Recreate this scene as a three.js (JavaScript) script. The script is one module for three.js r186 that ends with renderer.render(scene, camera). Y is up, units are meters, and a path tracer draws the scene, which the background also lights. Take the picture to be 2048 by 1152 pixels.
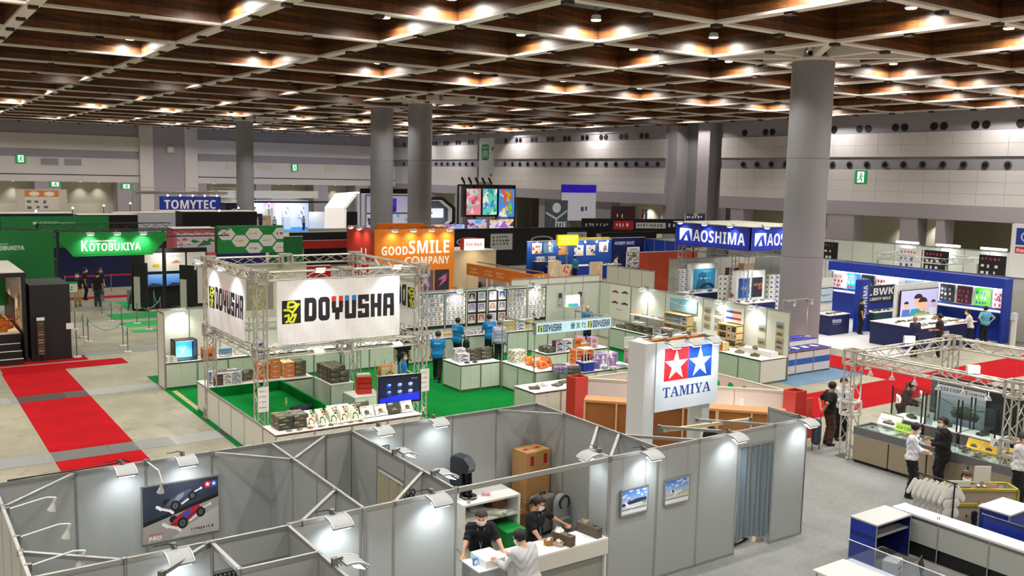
import * as THREE from 'three';
import { mergeGeometries } from 'three/addons/utils/BufferGeometryUtils.js';
import { RoundedBoxGeometry } from 'three/addons/geometries/RoundedBoxGeometry.js';
import { RectAreaLightUniformsLib } from 'three/addons/lights/RectAreaLightUniformsLib.js';

// ---------- camera, exposure, lights of the hall ----------
const scene = new THREE.Scene();
scene.background = new THREE.Color(0x000000);
const camera = new THREE.PerspectiveCamera(34.66, 2048 / 1152, 0.1, 400);
camera.position.set(0, 7, 0);
{
  const yaw = 0.604839, pitch = 0.119835, roll = 0.021792;
  camera.rotation.order = 'YXZ';
  camera.rotation.set(-pitch, -yaw, roll);
}
camera.updateMatrixWorld();
const renderer = new THREE.WebGLRenderer();
renderer.toneMapping = THREE.LinearToneMapping;
renderer.toneMappingExposure = 0.7;
renderer.shadowMap.enabled = true;
RectAreaLightUniformsLib.init();
const CEIL_CD = 130, FLOOD_CD = 3.6;              // candela of a hall downlight and of a booth floodlight
const WARM = new THREE.Color(1, 0.95, 0.87), COOL = new THREE.Color(0.9, 0.96, 1);

// ---------- helpers ----------
let seed = 20220924;
const rnd = () => { seed = (seed + 0x6d2b79f5) | 0; let t = Math.imul(seed ^ (seed >>> 15), 1 | seed); t = (t + Math.imul(t ^ (t >>> 7), 61 | t)) ^ t; return ((t ^ (t >>> 14)) >>> 0) / 4294967296; };
const rr = (a, b) => a + (b - a) * rnd();
const pick = (a) => a[Math.floor(rnd() * a.length)];
const V = (x, y, z) => new THREE.Vector3(x, y, z);
const PI = Math.PI;
class B {                                      // collects shapes into one geometry, uv in metres
  constructor() { this.p = []; this.n = []; this.u = []; this.i = []; }
  quad(a, b, c, d, uv) {
    const k = this.p.length / 3, n = V(...b).sub(V(...a)).cross(V(...d).sub(V(...a))).normalize();
    for (const q of [a, b, c, d]) { this.p.push(...q); this.n.push(n.x, n.y, n.z); }
    if (!uv) { const l = Math.hypot(b[0] - a[0], b[1] - a[1], b[2] - a[2]), m = Math.hypot(d[0] - a[0], d[1] - a[1], d[2] - a[2]); uv = [0, 0, l, 0, l, m, 0, m]; }
    this.u.push(...uv); this.i.push(k, k + 1, k + 2, k, k + 2, k + 3); return this;
  }
  box(x0, y0, z0, x1, y1, z1) {
    if (x0 > x1) [x0, x1] = [x1, x0]; if (y0 > y1) [y0, y1] = [y1, y0]; if (z0 > z1) [z0, z1] = [z1, z0];
    const w = (a, b) => [a[0], a[1], b[0], a[1], b[0], b[1], a[0], b[1]];
    this.quad([x0, y0, z1], [x1, y0, z1], [x1, y1, z1], [x0, y1, z1], w([x0, y0], [x1, y1]));
    this.quad([x1, y0, z0], [x0, y0, z0], [x0, y1, z0], [x1, y1, z0], w([-x1, y0], [-x0, y1]));
    this.quad([x1, y0, z1], [x1, y0, z0], [x1, y1, z0], [x1, y1, z1], w([-z1, y0], [-z0, y1]));
    this.quad([x0, y0, z0], [x0, y0, z1], [x0, y1, z1], [x0, y1, z0], w([z0, y0], [z1, y1]));
    this.quad([x0, y1, z1], [x1, y1, z1], [x1, y1, z0], [x0, y1, z0], w([x0, -z1], [x1, -z0]));
    this.quad([x0, y0, z0], [x1, y0, z0], [x1, y0, z1], [x0, y0, z1], w([x0, z0], [x1, z1]));
    return this;
  }
  cyl(a, b, r0, r1 = r0, seg = 8, caps = true) {
    const A = V(...a), Bv = V(...b), d = Bv.clone().sub(A), L = d.length(); d.normalize();
    const s = Math.abs(d.y) > 0.9 ? V(1, 0, 0) : V(0, 1, 0), e = s.clone().cross(d).normalize(), f = d.clone().cross(e);
    const k = this.p.length / 3;
    for (let i = 0; i <= seg; i++) {
      const t = i / seg * 2 * PI, c = e.clone().multiplyScalar(Math.cos(t)).addScaledVector(f, Math.sin(t));
      for (const [q, r, v] of [[A, r0, 0], [Bv, r1, L]]) { this.p.push(q.x + c.x * r, q.y + c.y * r, q.z + c.z * r); this.n.push(c.x, c.y, c.z); this.u.push(t * r0, v); }
      if (i < seg) { const j = k + 2 * i; this.i.push(j, j + 2, j + 1, j + 1, j + 2, j + 3); }
    }
    if (caps) for (const [q, r, sgn] of [[A, r0, -1], [Bv, r1, 1]]) {
      if (r < 1e-4) continue;
      const c0 = this.p.length / 3;
      for (let i = 0; i < seg; i++) { const t = i / seg * 2 * PI * sgn, c = e.clone().multiplyScalar(Math.cos(t)).addScaledVector(f, Math.sin(t)); this.p.push(q.x + c.x * r, q.y + c.y * r, q.z + c.z * r); this.n.push(d.x * sgn, d.y * sgn, d.z * sgn); this.u.push(c.x * r, c.z * r); }
      for (let i = 1; i < seg - 1; i++) this.i.push(c0, c0 + i, c0 + i + 1);
    }
    return this;
  }
  tube(pts, r, seg = 6) { for (let i = 0; i + 1 < pts.length; i++) this.cyl(pts[i], pts[i + 1], r, r, seg); return this; }
  geom(g, m) {
    g = g.clone(); if (m) g.applyMatrix4(m);
    const k = this.p.length / 3, P = g.attributes.position, N = g.attributes.normal, U = g.attributes.uv;
    for (let i = 0; i < P.count; i++) { this.p.push(P.getX(i), P.getY(i), P.getZ(i)); this.n.push(N.getX(i), N.getY(i), N.getZ(i)); this.u.push(U ? U.getX(i) : 0, U ? U.getY(i) : 0); }
    if (g.index) for (let i = 0; i < g.index.count; i++) this.i.push(k + g.index.getX(i)); else for (let i = 0; i < P.count; i++) this.i.push(k + i);
    return this;
  }
  geo() {
    const g = new THREE.BufferGeometry();
    g.setAttribute('position', new THREE.Float32BufferAttribute(this.p, 3)); g.setAttribute('normal', new THREE.Float32BufferAttribute(this.n, 3)); g.setAttribute('uv', new THREE.Float32BufferAttribute(this.u, 2)); g.setIndex(this.i);
    return g;
  }
}
const bx = (...a) => new B().box(...a);
const cy = (...a) => new B().cyl(...a);
const M4 = (x, y, z, rx = 0, ry = 0, rz = 0, s = 1) => new THREE.Matrix4().compose(V(x, y, z), new THREE.Quaternion().setFromEuler(new THREE.Euler(rx, ry, rz)), Array.isArray(s) ? V(...s) : V(s, s, s));
const taken = {};
const numbered = (n) => { const k = taken[n] = (taken[n] ?? -1) + 1; return k ? n + '_' + String(k).padStart(3, '0') : n; };
function mesh(name, g, mat, parent) {
  const o = new THREE.Mesh(g instanceof B ? g.geo() : g, mat);
  o.name = parent && parent !== scene ? name : numbered(name); o.castShadow = o.receiveShadow = true;
  (parent ?? scene).add(o); return o;
}
function tag(o, label, category, group, kind) {
  if (label) o.userData.label = label; if (category) o.userData.category = category;
  if (group) o.userData.group = group; if (kind) o.userData.kind = kind; return o;
}
function thing(name, label, category, [x, y, z] = [0, 0, 0], turn = 0, group) {
  const o = new THREE.Group(); o.name = numbered(name); scene.add(o); o.position.set(x, y || 0.006, z); o.rotation.y = turn;
  return tag(o, label, category, group);
}
function dup(o, [x, y, z], turn = o.rotation.y, label, group) {
  const r = o.clone(); r.name = numbered(o.name.replace(/_\d{3}$/, '')); scene.add(r); r.position.set(x, y, z); r.rotation.y = turn;
  return tag(r, label, null, group);
}
const struct = (name, g, mat, label) => { const o = mesh(name, g, mat); o.userData.kind = 'structure'; if (label) o.userData.label = label; return o; };
function structGroup(name, label) { const o = new THREE.Group(); o.name = name; scene.add(o); o.userData.kind = 'structure'; if (label) o.userData.label = label; return o; }
const lin = (r, g, b) => new THREE.Color().setRGB(r, g, b);
const mats = {};
function mat(color, rough = 0.6, extra = {}) {
  const key = JSON.stringify([color, rough, extra]);
  return mats[key] ??= new THREE.MeshStandardMaterial({ color, roughness: rough, ...extra });
}
const metal = (color, rough = 0.35) => mat(color, rough, { metalness: 0.9 });
const glow = (color, k, base = 0xffffff) => mat(base, 0.5, { emissive: color, emissiveIntensity: k });
function spot(from, to, cd, angle = 0.9, color = WARM, radius = 3, penumbra = 0.7) {
  const s = new THREE.SpotLight(color, cd, 0, angle, penumbra, 2); s.position.set(...from); s.target.position.set(...to); s.castShadow = true; s.shadow.radius = radius;
  scene.add(s, s.target); return s;
}
function point(at, cd, color = WARM, radius = 4) { const s = new THREE.PointLight(color, cd, 0, 2); s.position.set(...at); s.castShadow = true; s.shadow.radius = radius; scene.add(s); return s; }
// value noise for textures
const hash = (x, y, s) => { let h = Math.imul(x | 0, 374761393) + Math.imul(y | 0, 668265263) + Math.imul(s, 974634541) | 0; h = Math.imul(h ^ (h >>> 13), 1274126177); return ((h ^ (h >>> 16)) >>> 0) / 4294967296; };
const vnoise = (x, y, s, per) => { const xi = Math.floor(x), yi = Math.floor(y), fx = x - xi, fy = y - yi, u = fx * fx * (3 - 2 * fx), v = fy * fy * (3 - 2 * fy), w = (a) => ((a % per) + per) % per; const a = hash(w(xi), w(yi), s), b = hash(w(xi + 1), w(yi), s), c = hash(w(xi), w(yi + 1), s), d = hash(w(xi + 1), w(yi + 1), s); return a + (b - a) * u + (c - a) * v + (a - b - c + d) * u * v; };
function dataTex(n, metres, fn, srgb = true) {        // fn(u, v) in 0..1 -> [r,g,b] 0..1; tiles every `metres`
  const d = new Uint8Array(n * n * 4);
  for (let y = 0; y < n; y++) for (let x = 0; x < n; x++) { const c = fn(x / n, y / n), o = (y * n + x) * 4; for (let k = 0; k < 3; k++) d[o + k] = Math.max(0, Math.min(255, c[k] * 255)); d[o + 3] = 255; }
  const t = new THREE.DataTexture(d, n, n); t.wrapS = t.wrapT = THREE.RepeatWrapping; t.magFilter = THREE.LinearFilter; t.minFilter = THREE.LinearMipmapLinearFilter; t.generateMipmaps = true;
  if (srgb) t.colorSpace = THREE.SRGBColorSpace; t.repeat.set(1 / metres, 1 / metres); t.needsUpdate = true; return t;
}
const fbm = (u, v, s, f, oct = 4) => { let a = 0, w = 0.5, t = 0; for (let i = 0; i < oct; i++) { a += w * vnoise(u * f, v * f, s + i, f); t += w; w /= 2; f *= 2; } return a / t; };
// ---------- print atlas: every poster, sign and box face is a patch of a few shared canvases ----------
const atlases = [];
function newAtlas() {
  const c = document.createElement('canvas'); c.width = c.height = 2048; const t = new THREE.CanvasTexture(c); t.colorSpace = THREE.SRGBColorSpace;
  const a = { c, ctx: c.getContext('2d'), x: 0, y: 0, row: 0, t, mat: new THREE.MeshStandardMaterial({ map: t, roughness: 0.55 }), lit: {} }; atlases.push(a); return a;
}
function art(w, h, draw) {                     // a patch of w x h pixels, drawn by draw(ctx, w, h)
  w = Math.ceil(w); h = Math.ceil(h);
  let a = atlases[atlases.length - 1] ?? newAtlas();
  if (a.x + w + 2 > 2048) { a.x = 0; a.y += a.row + 2; a.row = 0; }
  if (a.y + h + 2 > 2048) a = newAtlas();
  const g = a.ctx; g.save(); g.translate(a.x, a.y); g.beginPath(); g.rect(0, 0, w, h); g.clip(); draw(g, w, h); g.restore();
  const r = { u0: (a.x + 0.5) / 2048, u1: (a.x + w - 0.5) / 2048, v1: 1 - (a.y + 0.5) / 2048, v0: 1 - (a.y + h - 0.5) / 2048, a };
  a.x += w + 2; a.row = Math.max(a.row, h); return r;
}
const litMat = (r, k) => r.a.lit[k] ??= new THREE.MeshStandardMaterial({ map: r.a.t, emissiveMap: r.a.t, emissive: 0xffffff, emissiveIntensity: k, roughness: 0.4 });
// a printed rectangle: q = four corners, bottom left, bottom right, top right, top left as seen from its front
function printQuad(b, r, q) { b.quad(...q, [r.u0, r.v0, r.u1, r.v0, r.u1, r.v1, r.u0, r.v1]); return b; }
function print(name, r, w, h, parent, m, lit) {   // upright, centred on its bottom edge, facing +z; m places it
  const g = printQuad(new B(), r, [[-w / 2, 0, 0], [w / 2, 0, 0], [w / 2, h, 0], [-w / 2, h, 0]]).geo(); if (m) g.applyMatrix4(m);
  return mesh(name, g, lit ? litMat(r, lit) : r.a.mat, parent);
}
const cover = (g, c, w, h) => { g.fillStyle = c; g.fillRect(0, 0, w, h); };
function words(g, s, x, y, px, color, font = 'bold sans-serif', wide, align = 'left') {   // text with its baseline at y, stretched to `wide`
  const [wt, fam] = font.split(' '); g.font = wt + ' ' + px + 'px ' + fam; g.fillStyle = color; g.textAlign = align; g.textBaseline = 'alphabetic';
  if (!wide) { g.fillText(s, x, y); return; }
  const k = wide / g.measureText(s).width; g.save(); g.translate(x, y); g.scale(k, 1); g.fillText(s, 0, 0); g.restore();
}
const poly = (g, pts, c) => { g.fillStyle = c; g.beginPath(); pts.forEach(([x, y], i) => i ? g.lineTo(x, y) : g.moveTo(x, y)); g.closePath(); g.fill(); };
const disc = (g, x, y, r, c, ry = r) => { g.fillStyle = c; g.beginPath(); g.ellipse(x, y, r, ry, 0, 0, 7); g.fill(); };
const stroke = (g, pts, c, w) => { g.strokeStyle = c; g.lineWidth = w; g.lineJoin = g.lineCap = 'round'; g.beginPath(); pts.forEach(([x, y], i) => i ? g.lineTo(x, y) : g.moveTo(x, y)); g.stroke(); };
const fakeText = (g, x, y, w, h, c, rows = 1) => { g.fillStyle = c; for (let r = 0; r < rows; r++) for (let k = x; k < x + w - h; k += h * rr(0.7, 1.3)) g.fillRect(k, y + r * h * 1.7 + rr(0, h * 0.15), h * rr(0.3, 0.6), h * rr(0.6, 1)); };
function star(g, cx, cy, r, c) { const p = []; for (let i = 0; i < 10; i++) { const a = -PI / 2 + i * PI / 5, q = i % 2 ? r * 0.382 : r; p.push([cx + q * Math.cos(a), cy + q * Math.sin(a)]); } poly(g, p, c); }

// ---------- shared materials ----------
const M = {
  alu: metal(0xb9bab8, 0.4), aluDark: metal(0x8c8d8c, 0.45), chrome: metal(0xdddddd, 0.2), steel: metal(0x999a98, 0.35),
  panelGrey: mat(0xa3a7a6, 0.5), panelWhite: mat(0xd4d8cc, 0.45), white: mat(0xeeeeea, 0.45), whiteGloss: mat(0xf2f2ef, 0.25), offWhite: mat(0xd8d4c8, 0.6),
  black: mat(0x111112, 0.5), blackGloss: mat(0x0c0c0e, 0.2), dark: mat(0x2a2a2c, 0.6), grey: mat(0x8a8b8c, 0.6), midGrey: mat(0x6a6b6d, 0.6),
  blue: mat(0x1638a8, 0.45), navy: mat(0x0f1c55, 0.5), green: mat(0x0f9a3c, 0.5), orange: mat(0xe07c12, 0.5), red: mat(0xd32a1c, 0.5), kraft: mat(0xb98d58, 0.8), wood: mat(0xb07030, 0.6), yellow: mat(0xc9b81f, 0.45),
  greenCarpet: null, redCarpet: null, lampGlass: glow(0xfff2dd, 9), ledGlass: glow(0xf2f6ff, 9), plasticGrey: mat(0xa9adaf, 0.4),
};
// ---------- surfaces ----------
const T_concrete = dataTex(512, 9, (u, v) => { const a = fbm(u, v, 3, 6, 6), b = fbm(u, v, 11, 24, 4), k = 0.8 + 0.24 * (a - 0.5) + 0.1 * (b - 0.5) - (fbm(u, v, 21, 40, 2) > 0.76 ? 0.08 : 0); return [0.78 * k, 0.755 * k, 0.655 * k]; });
const T_carpet = (r, g, b, s) => dataTex(256, 1.7, (u, v) => { const k = 0.93 + 0.16 * (fbm(u, v, s, 64, 2) - 0.5) + 0.12 * (fbm(u, v, s + 5, 4, 3) - 0.5); return [r * k, g * k, b * k]; });
const T_greyFloor = dataTex(512, 6, (u, v) => { const k = 0.9 + 0.16 * (fbm(u, v, 31, 5, 5) - 0.5) + 0.08 * (fbm(u, v, 37, 90, 2) - 0.5); return [0.59 * k, 0.595 * k, 0.585 * k]; });
const T_wood = dataTex(512, 3, (u, v) => { const st = fbm(u, v * 14, 41, 8, 3), f = fbm(u * 2, v * 40, 47, 12, 3), band = hash(0, Math.floor(v * 24), 5), k = 0.55 + 0.5 * (st - 0.5) + 0.35 * (f - 0.5) + 0.25 * (band - 0.5); return [0.74 * k, 0.47 * k, 0.25 * k]; });
M.concrete = new THREE.MeshStandardMaterial({ map: T_concrete, roughness: 0.42 });
M.redCarpet = new THREE.MeshPhysicalMaterial({ map: T_carpet(0.71, 0.09, 0.12, 3), roughness: 0.95, specularIntensity: 0.15 });
M.greenCarpet = new THREE.MeshPhysicalMaterial({ map: T_carpet(0.03, 0.5, 0.2, 9), roughness: 0.95, specularIntensity: 0.15 });
M.blueCarpet = new THREE.MeshStandardMaterial({ map: T_carpet(0.45, 0.58, 0.7, 13), roughness: 0.95 });
M.greyCarpet = new THREE.MeshStandardMaterial({ map: T_greyFloor, roughness: 0.9 });
M.woods = [0xffffff, 0xd8cfc6, 0xfff0dd].map((c) => new THREE.MeshPhysicalMaterial({ map: T_wood, color: c, roughness: 0.4, clearcoat: 0.3, clearcoatRoughness: 0.35 }));
M.flange = mat(0xf0e8e0, 0.6); M.bracket = mat(0x2b1c14, 0.5);
M.wallLight = mat(0xe0dadc, 0.7); M.wallDark = mat(0xa39fa8, 0.7); M.wallMauve = mat(0xb0a9b2, 0.7); M.recess = mat(0xd6d3c0, 0.7); M.plenum = mat(0x1d1d1e, 0.9);

// ---------- floor, slab, shell ----------
const HX0 = -14, HX1 = 66, HZ0 = -122, HZ1 = 12;
const floor = struct('floor', bx(HX0, -0.3, HZ0, HX1, 0, HZ1), M.concrete, 'beige concrete hall floor with grey trench covers');
{
  const m = [mat(0x9b9c98, 0.5), mat(0x8d8f8c, 0.5), mat(0xa5a6a0, 0.5)], g = bx(-0.745, 0.001, -0.42, 0.745, 0.006, 0.42).geo();
  for (const z of [-24.15, -30.75, -37.4, -44.1, -50.8]) for (let x = -2.2; x < 8.6; x += 1.5) { const o = mesh('trench_cover', g, m[Math.floor(rnd() * 3)], floor); o.position.set(x, 0, z); }
}
struct('ceiling_slab', bx(HX0, 15.6, HZ0, HX1, 16, HZ1), M.plenum, 'dark roof slab above the coffered beams');
struct('wall_left', bx(HX0 - 0.4, 0, HZ0, HX0, 16, HZ1), M.wallLight);
struct('wall_front', bx(HX0, 0, HZ1, HX1, 16, HZ1 + 0.4), M.wallLight);
// ---------- coffered timber ceiling ----------
{
  const ceil = structGroup('ceiling', 'coffered ceiling of dark timber beams with pale undersides');
  const Y0 = 12, Y1 = 13.15, xs = [], zs = [];
  for (let k = -3; k <= 9; k++) xs.push(4.4 + 6.05 * k);
  for (let k = -5; k <= 16; k++) zs.push(-21.4 - 5.85 * k);
  const inView = (p) => { const q = p.clone().project(camera); return q.z < 1 && Math.abs(q.x) < 1.08 && q.y < 1.1 && q.y > 0; };
  const panels = [], brackets = [];
  const WX = 0.44, WZ = 0.32;
  for (const x of xs) {
    const f = mesh('beam', bx(x - WX / 2, Y0, HZ0 + 6, x + WX / 2, Y0 + 0.09, HZ1 - 0.1), M.flange, ceil);
    for (let i = 0; i + 1 < zs.length; i++) for (const half of [0, 1]) for (const s of [-1, 1]) {
      const za = zs[i] - WZ / 2, zb = zs[i + 1] + WZ / 2, L = za - zb, a = za - half * L / 2, b = a - L / 2;
      panels.push({ c: V(x + s * WX * 0.4, 12.5, (a + b) / 2), par: f, box: [x + s * (WX / 2 - 0.05), Y0 + 0.09, b + 0.006, x + s * WX / 2, Y1, a - 0.006], ax: 0 });
    }
  }
  for (const z of zs) {
    const f = mesh('beam', (() => { const b = new B(); const e = [HX0, ...xs, 61]; for (let i = 0; i + 1 < e.length; i++) b.box(e[i] + WX / 2, Y0 + 0.01, z - WZ / 2, e[i + 1] - WX / 2, Y0 + 0.09, z + WZ / 2); return b; })(), M.flange, ceil);
    for (let i = 0; i + 1 < xs.length; i++) for (const half of [0, 1]) for (const s of [-1, 1]) {
      const xa = xs[i] + WX / 2, L = xs[i + 1] - WX / 2 - xa, a = xa + half * L / 2, b = a + L / 2;
      panels.push({ c: V((a + b) / 2, 12.5, z + s * WZ * 0.4), par: f, box: [a + 0.006, Y0 + 0.09, z + s * (WZ / 2 - 0.05), b - 0.006, Y1, z + s * WZ / 2], ax: 1 });
    }
  }
  for (const x of xs) for (const z of zs) { brackets.push([x, z], [x + 3.02, z], [x, z - 2.92]); }
  const camP = camera.position;
  panels.forEach((q) => { q.d = q.c.distanceTo(camP) + (inView(q.c) ? 0 : 1000) + ((q.ax ? q.box[5] > q.par.z : 0) ? 0 : 0); });
  panels.sort((a, b) => a.d - b.d);
  const rest = [new B(), new B(), new B()];
  const sharedG = new Map();
  panels.forEach((q, i) => {
    const v = Math.floor(rnd() * 3), [x0, y0, z0, x1, y1, z1] = q.box;
    if (i < 300) {
      const cx = (x0 + x1) / 2, cz = (z0 + z1) / 2, key = [q.ax, (x1 - x0).toFixed(3), (z1 - z0).toFixed(3)].join();
      if (!sharedG.has(key)) { const g = bx(x0 - cx, y0, z0 - cz, x1 - cx, y1, z1 - cz).geo(); sharedG.set(key, g); }
      const o = mesh('wood_panel', sharedG.get(key), M.woods[v], q.par); o.position.set(cx, 0, cz);
    } else rest[v].box(...q.box);
  });
  rest.forEach((b, v) => { mesh('wood_panels', b, M.woods[v], ceil).userData.kind = 'stuff'; });
  const bg = bx(-0.14, 11.9, -0.14, 0.14, 12.02, 0.14).geo(), br = new B();
  brackets.map(([x, z]) => ({ x, z, d: V(x, 12, z).distanceTo(camP) + (inView(V(x, 12, z)) ? 0 : 1000) })).sort((a, b) => a.d - b.d).forEach((q, i) => {
    if (i < 260) mesh('bracket', bg, M.bracket, ceil).position.set(q.x, 0, q.z); else br.box(q.x - 0.14, 11.9, q.z - 0.14, q.x + 0.14, 12.02, q.z + 0.14);
  });
  mesh('brackets', br, M.bracket, ceil).userData.kind = 'stuff';
  // dark joint beam between the paired columns
  mesh('joint_beam', bx(HX0, 11.86, -60.95, 60, 13.1, -59.85), M.woods[1], ceil);
  // ducts, pipes and catwalks in the dark space above
  const duct = metal(0x77797a, 0.55);
  for (let i = 0; i < 7; i++) { const z = -19 - i * 11.7; mesh('duct', cy([HX0, 14.35, z], [60, 14.35, z], 0.42, 0.42, 14), duct, ceil); const t = new B(); for (let k = 0; k < 3; k++) t.box(HX0, 13.75 + 0.02 * k, z - 1.6 - k * 0.35, 60, 13.8 + 0.02 * k, z - 1.48 - k * 0.35); for (let x = HX0; x < 60; x += 1.5) t.box(x, 13.7, z - 2.4, x + 0.05, 13.75, z - 1.4); mesh('cable_tray', t, duct, ceil); }
  for (let i = 0; i < 4; i++) { const x = 7.3 + i * 12.1; mesh('catwalk', (() => { const t = new B(); t.box(x - 0.5, 13.5, -100, x + 0.5, 13.56, HZ1 - 1); for (const s of [-1, 1]) for (const y of [13.9, 14.3]) t.box(x + s * 0.5 - 0.02, y, -100, x + s * 0.5 + 0.02, y + 0.04, HZ1 - 1); for (let z = -100; z < HZ1 - 1; z += 2) for (const s of [-1, 1]) t.box(x + s * 0.5 - 0.02, 13.5, z, x + s * 0.5 + 0.02, 14.34, z + 0.04); return t; })(), duct, ceil); }
}
// downlights
{
  const xs = [], zs = [3.5, -5.5, -12.5, -17.9, -26.4, -31.1, -43.9, -57.8, -71.4, -84.9, -99.5, -107.5];
  for (let k = -4; k <= 8; k++) xs.push(9.62 + 6.02 * k);
  const ring = cy([0, 0.03, 0], [0, 0.2, 0], 0.2, 0.16, 16).geo(), lens = cy([0, 0, 0], [0, 0.03, 0], 0.17, 0.17, 16).geo(), stem = cy([0, 0.2, 0], [0, 1.0, 0], 0.02, 0.02, 6).geo();
  xs.forEach((x, i) => zs.forEach((z, j) => {
    const seen = V(x, 12.6, z).project(camera), vis = seen.z < 1 && Math.abs(seen.x) < 1 && Math.abs(seen.y) < 1;
    if (vis || true) {
      const t = thing('ceiling_light', 'round white downlight hanging inside a coffer of the timber ceiling', 'ceiling light', [x, 12.62, z], 0, 'downlights in the timber coffers');
      mesh('housing', ring, M.white, t); mesh('lens', lens, M.lampGlass, t); mesh('stem', stem, M.aluDark, t);
    }
    spot([x, 12.58, z], [x, 0, z], CEIL_CD, 1.5, WARM, 6, 0.65);
  }));
}
// ---------- columns ----------
{
  const spots = [[31.6, -24.6], [31.6, -57.4], [31.4, -62.9], [30.6, -91.5]];
  const lab = ['thick round grey column beside the blue sign booth on the right', 'round grey column rising behind the orange booth, right one of the close pair', 'round grey column rising behind the orange booth, left one of the close pair', 'slim looking far round grey column right of the white and blue sign'];
  const m = mat(0x94949a, 0.6);
  spots.forEach(([x, z], i) => {
    const t = thing('column', lab[i], 'column', [x, 0, z]); t.userData.kind = 'structure';
    const g = new B(); for (const [a, b] of [[0, 4], [4, 8], [8, 12.05]]) g.cyl([0, a, 0], [0, b - 0.012, 0], 0.84, 0.84, 40); mesh('shaft', g, m, t);
    mesh('collar', cy([0, 11.86, 0], [0, 11.98, 0], 0.87, 0.87, 40), M.flange, t);
    const s = new B(); for (let k = 0; k < 8; k++) { const a = k * PI / 4, L = k % 2 ? 4.1 : 2.9; const p = [Math.cos(a) * 0.7, 0, Math.sin(a) * 0.7], q = [Math.cos(a) * L, 0, Math.sin(a) * L], n = [-Math.sin(a) * 0.15, Math.cos(a) * 0.15]; s.quad([p[0] + n[0], 11.99, p[2] + n[1]], [q[0] + n[0], 11.99, q[2] + n[1]], [q[0] - n[0], 11.99, q[2] - n[1]], [p[0] - n[0], 11.99, p[2] - n[1]]); s.quad([p[0] - n[0], 12.4, p[2] - n[1]], [q[0] - n[0], 12.4, q[2] - n[1]], [q[0] + n[0], 12.4, q[2] + n[1]], [p[0] + n[0], 12.4, p[2] + n[1]]); for (const e of [1, -1]) s.quad([p[0] + e * n[0], 11.99, p[2] + e * n[1]], [q[0] + e * n[0], 11.99, q[2] + e * n[1]], [q[0] + e * n[0], 12.4, q[2] + e * n[1]], [p[0] + e * n[0], 12.4, p[2] + e * n[1]]); }
    mesh('head_struts', s, M.flange, t);
  });
}
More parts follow.
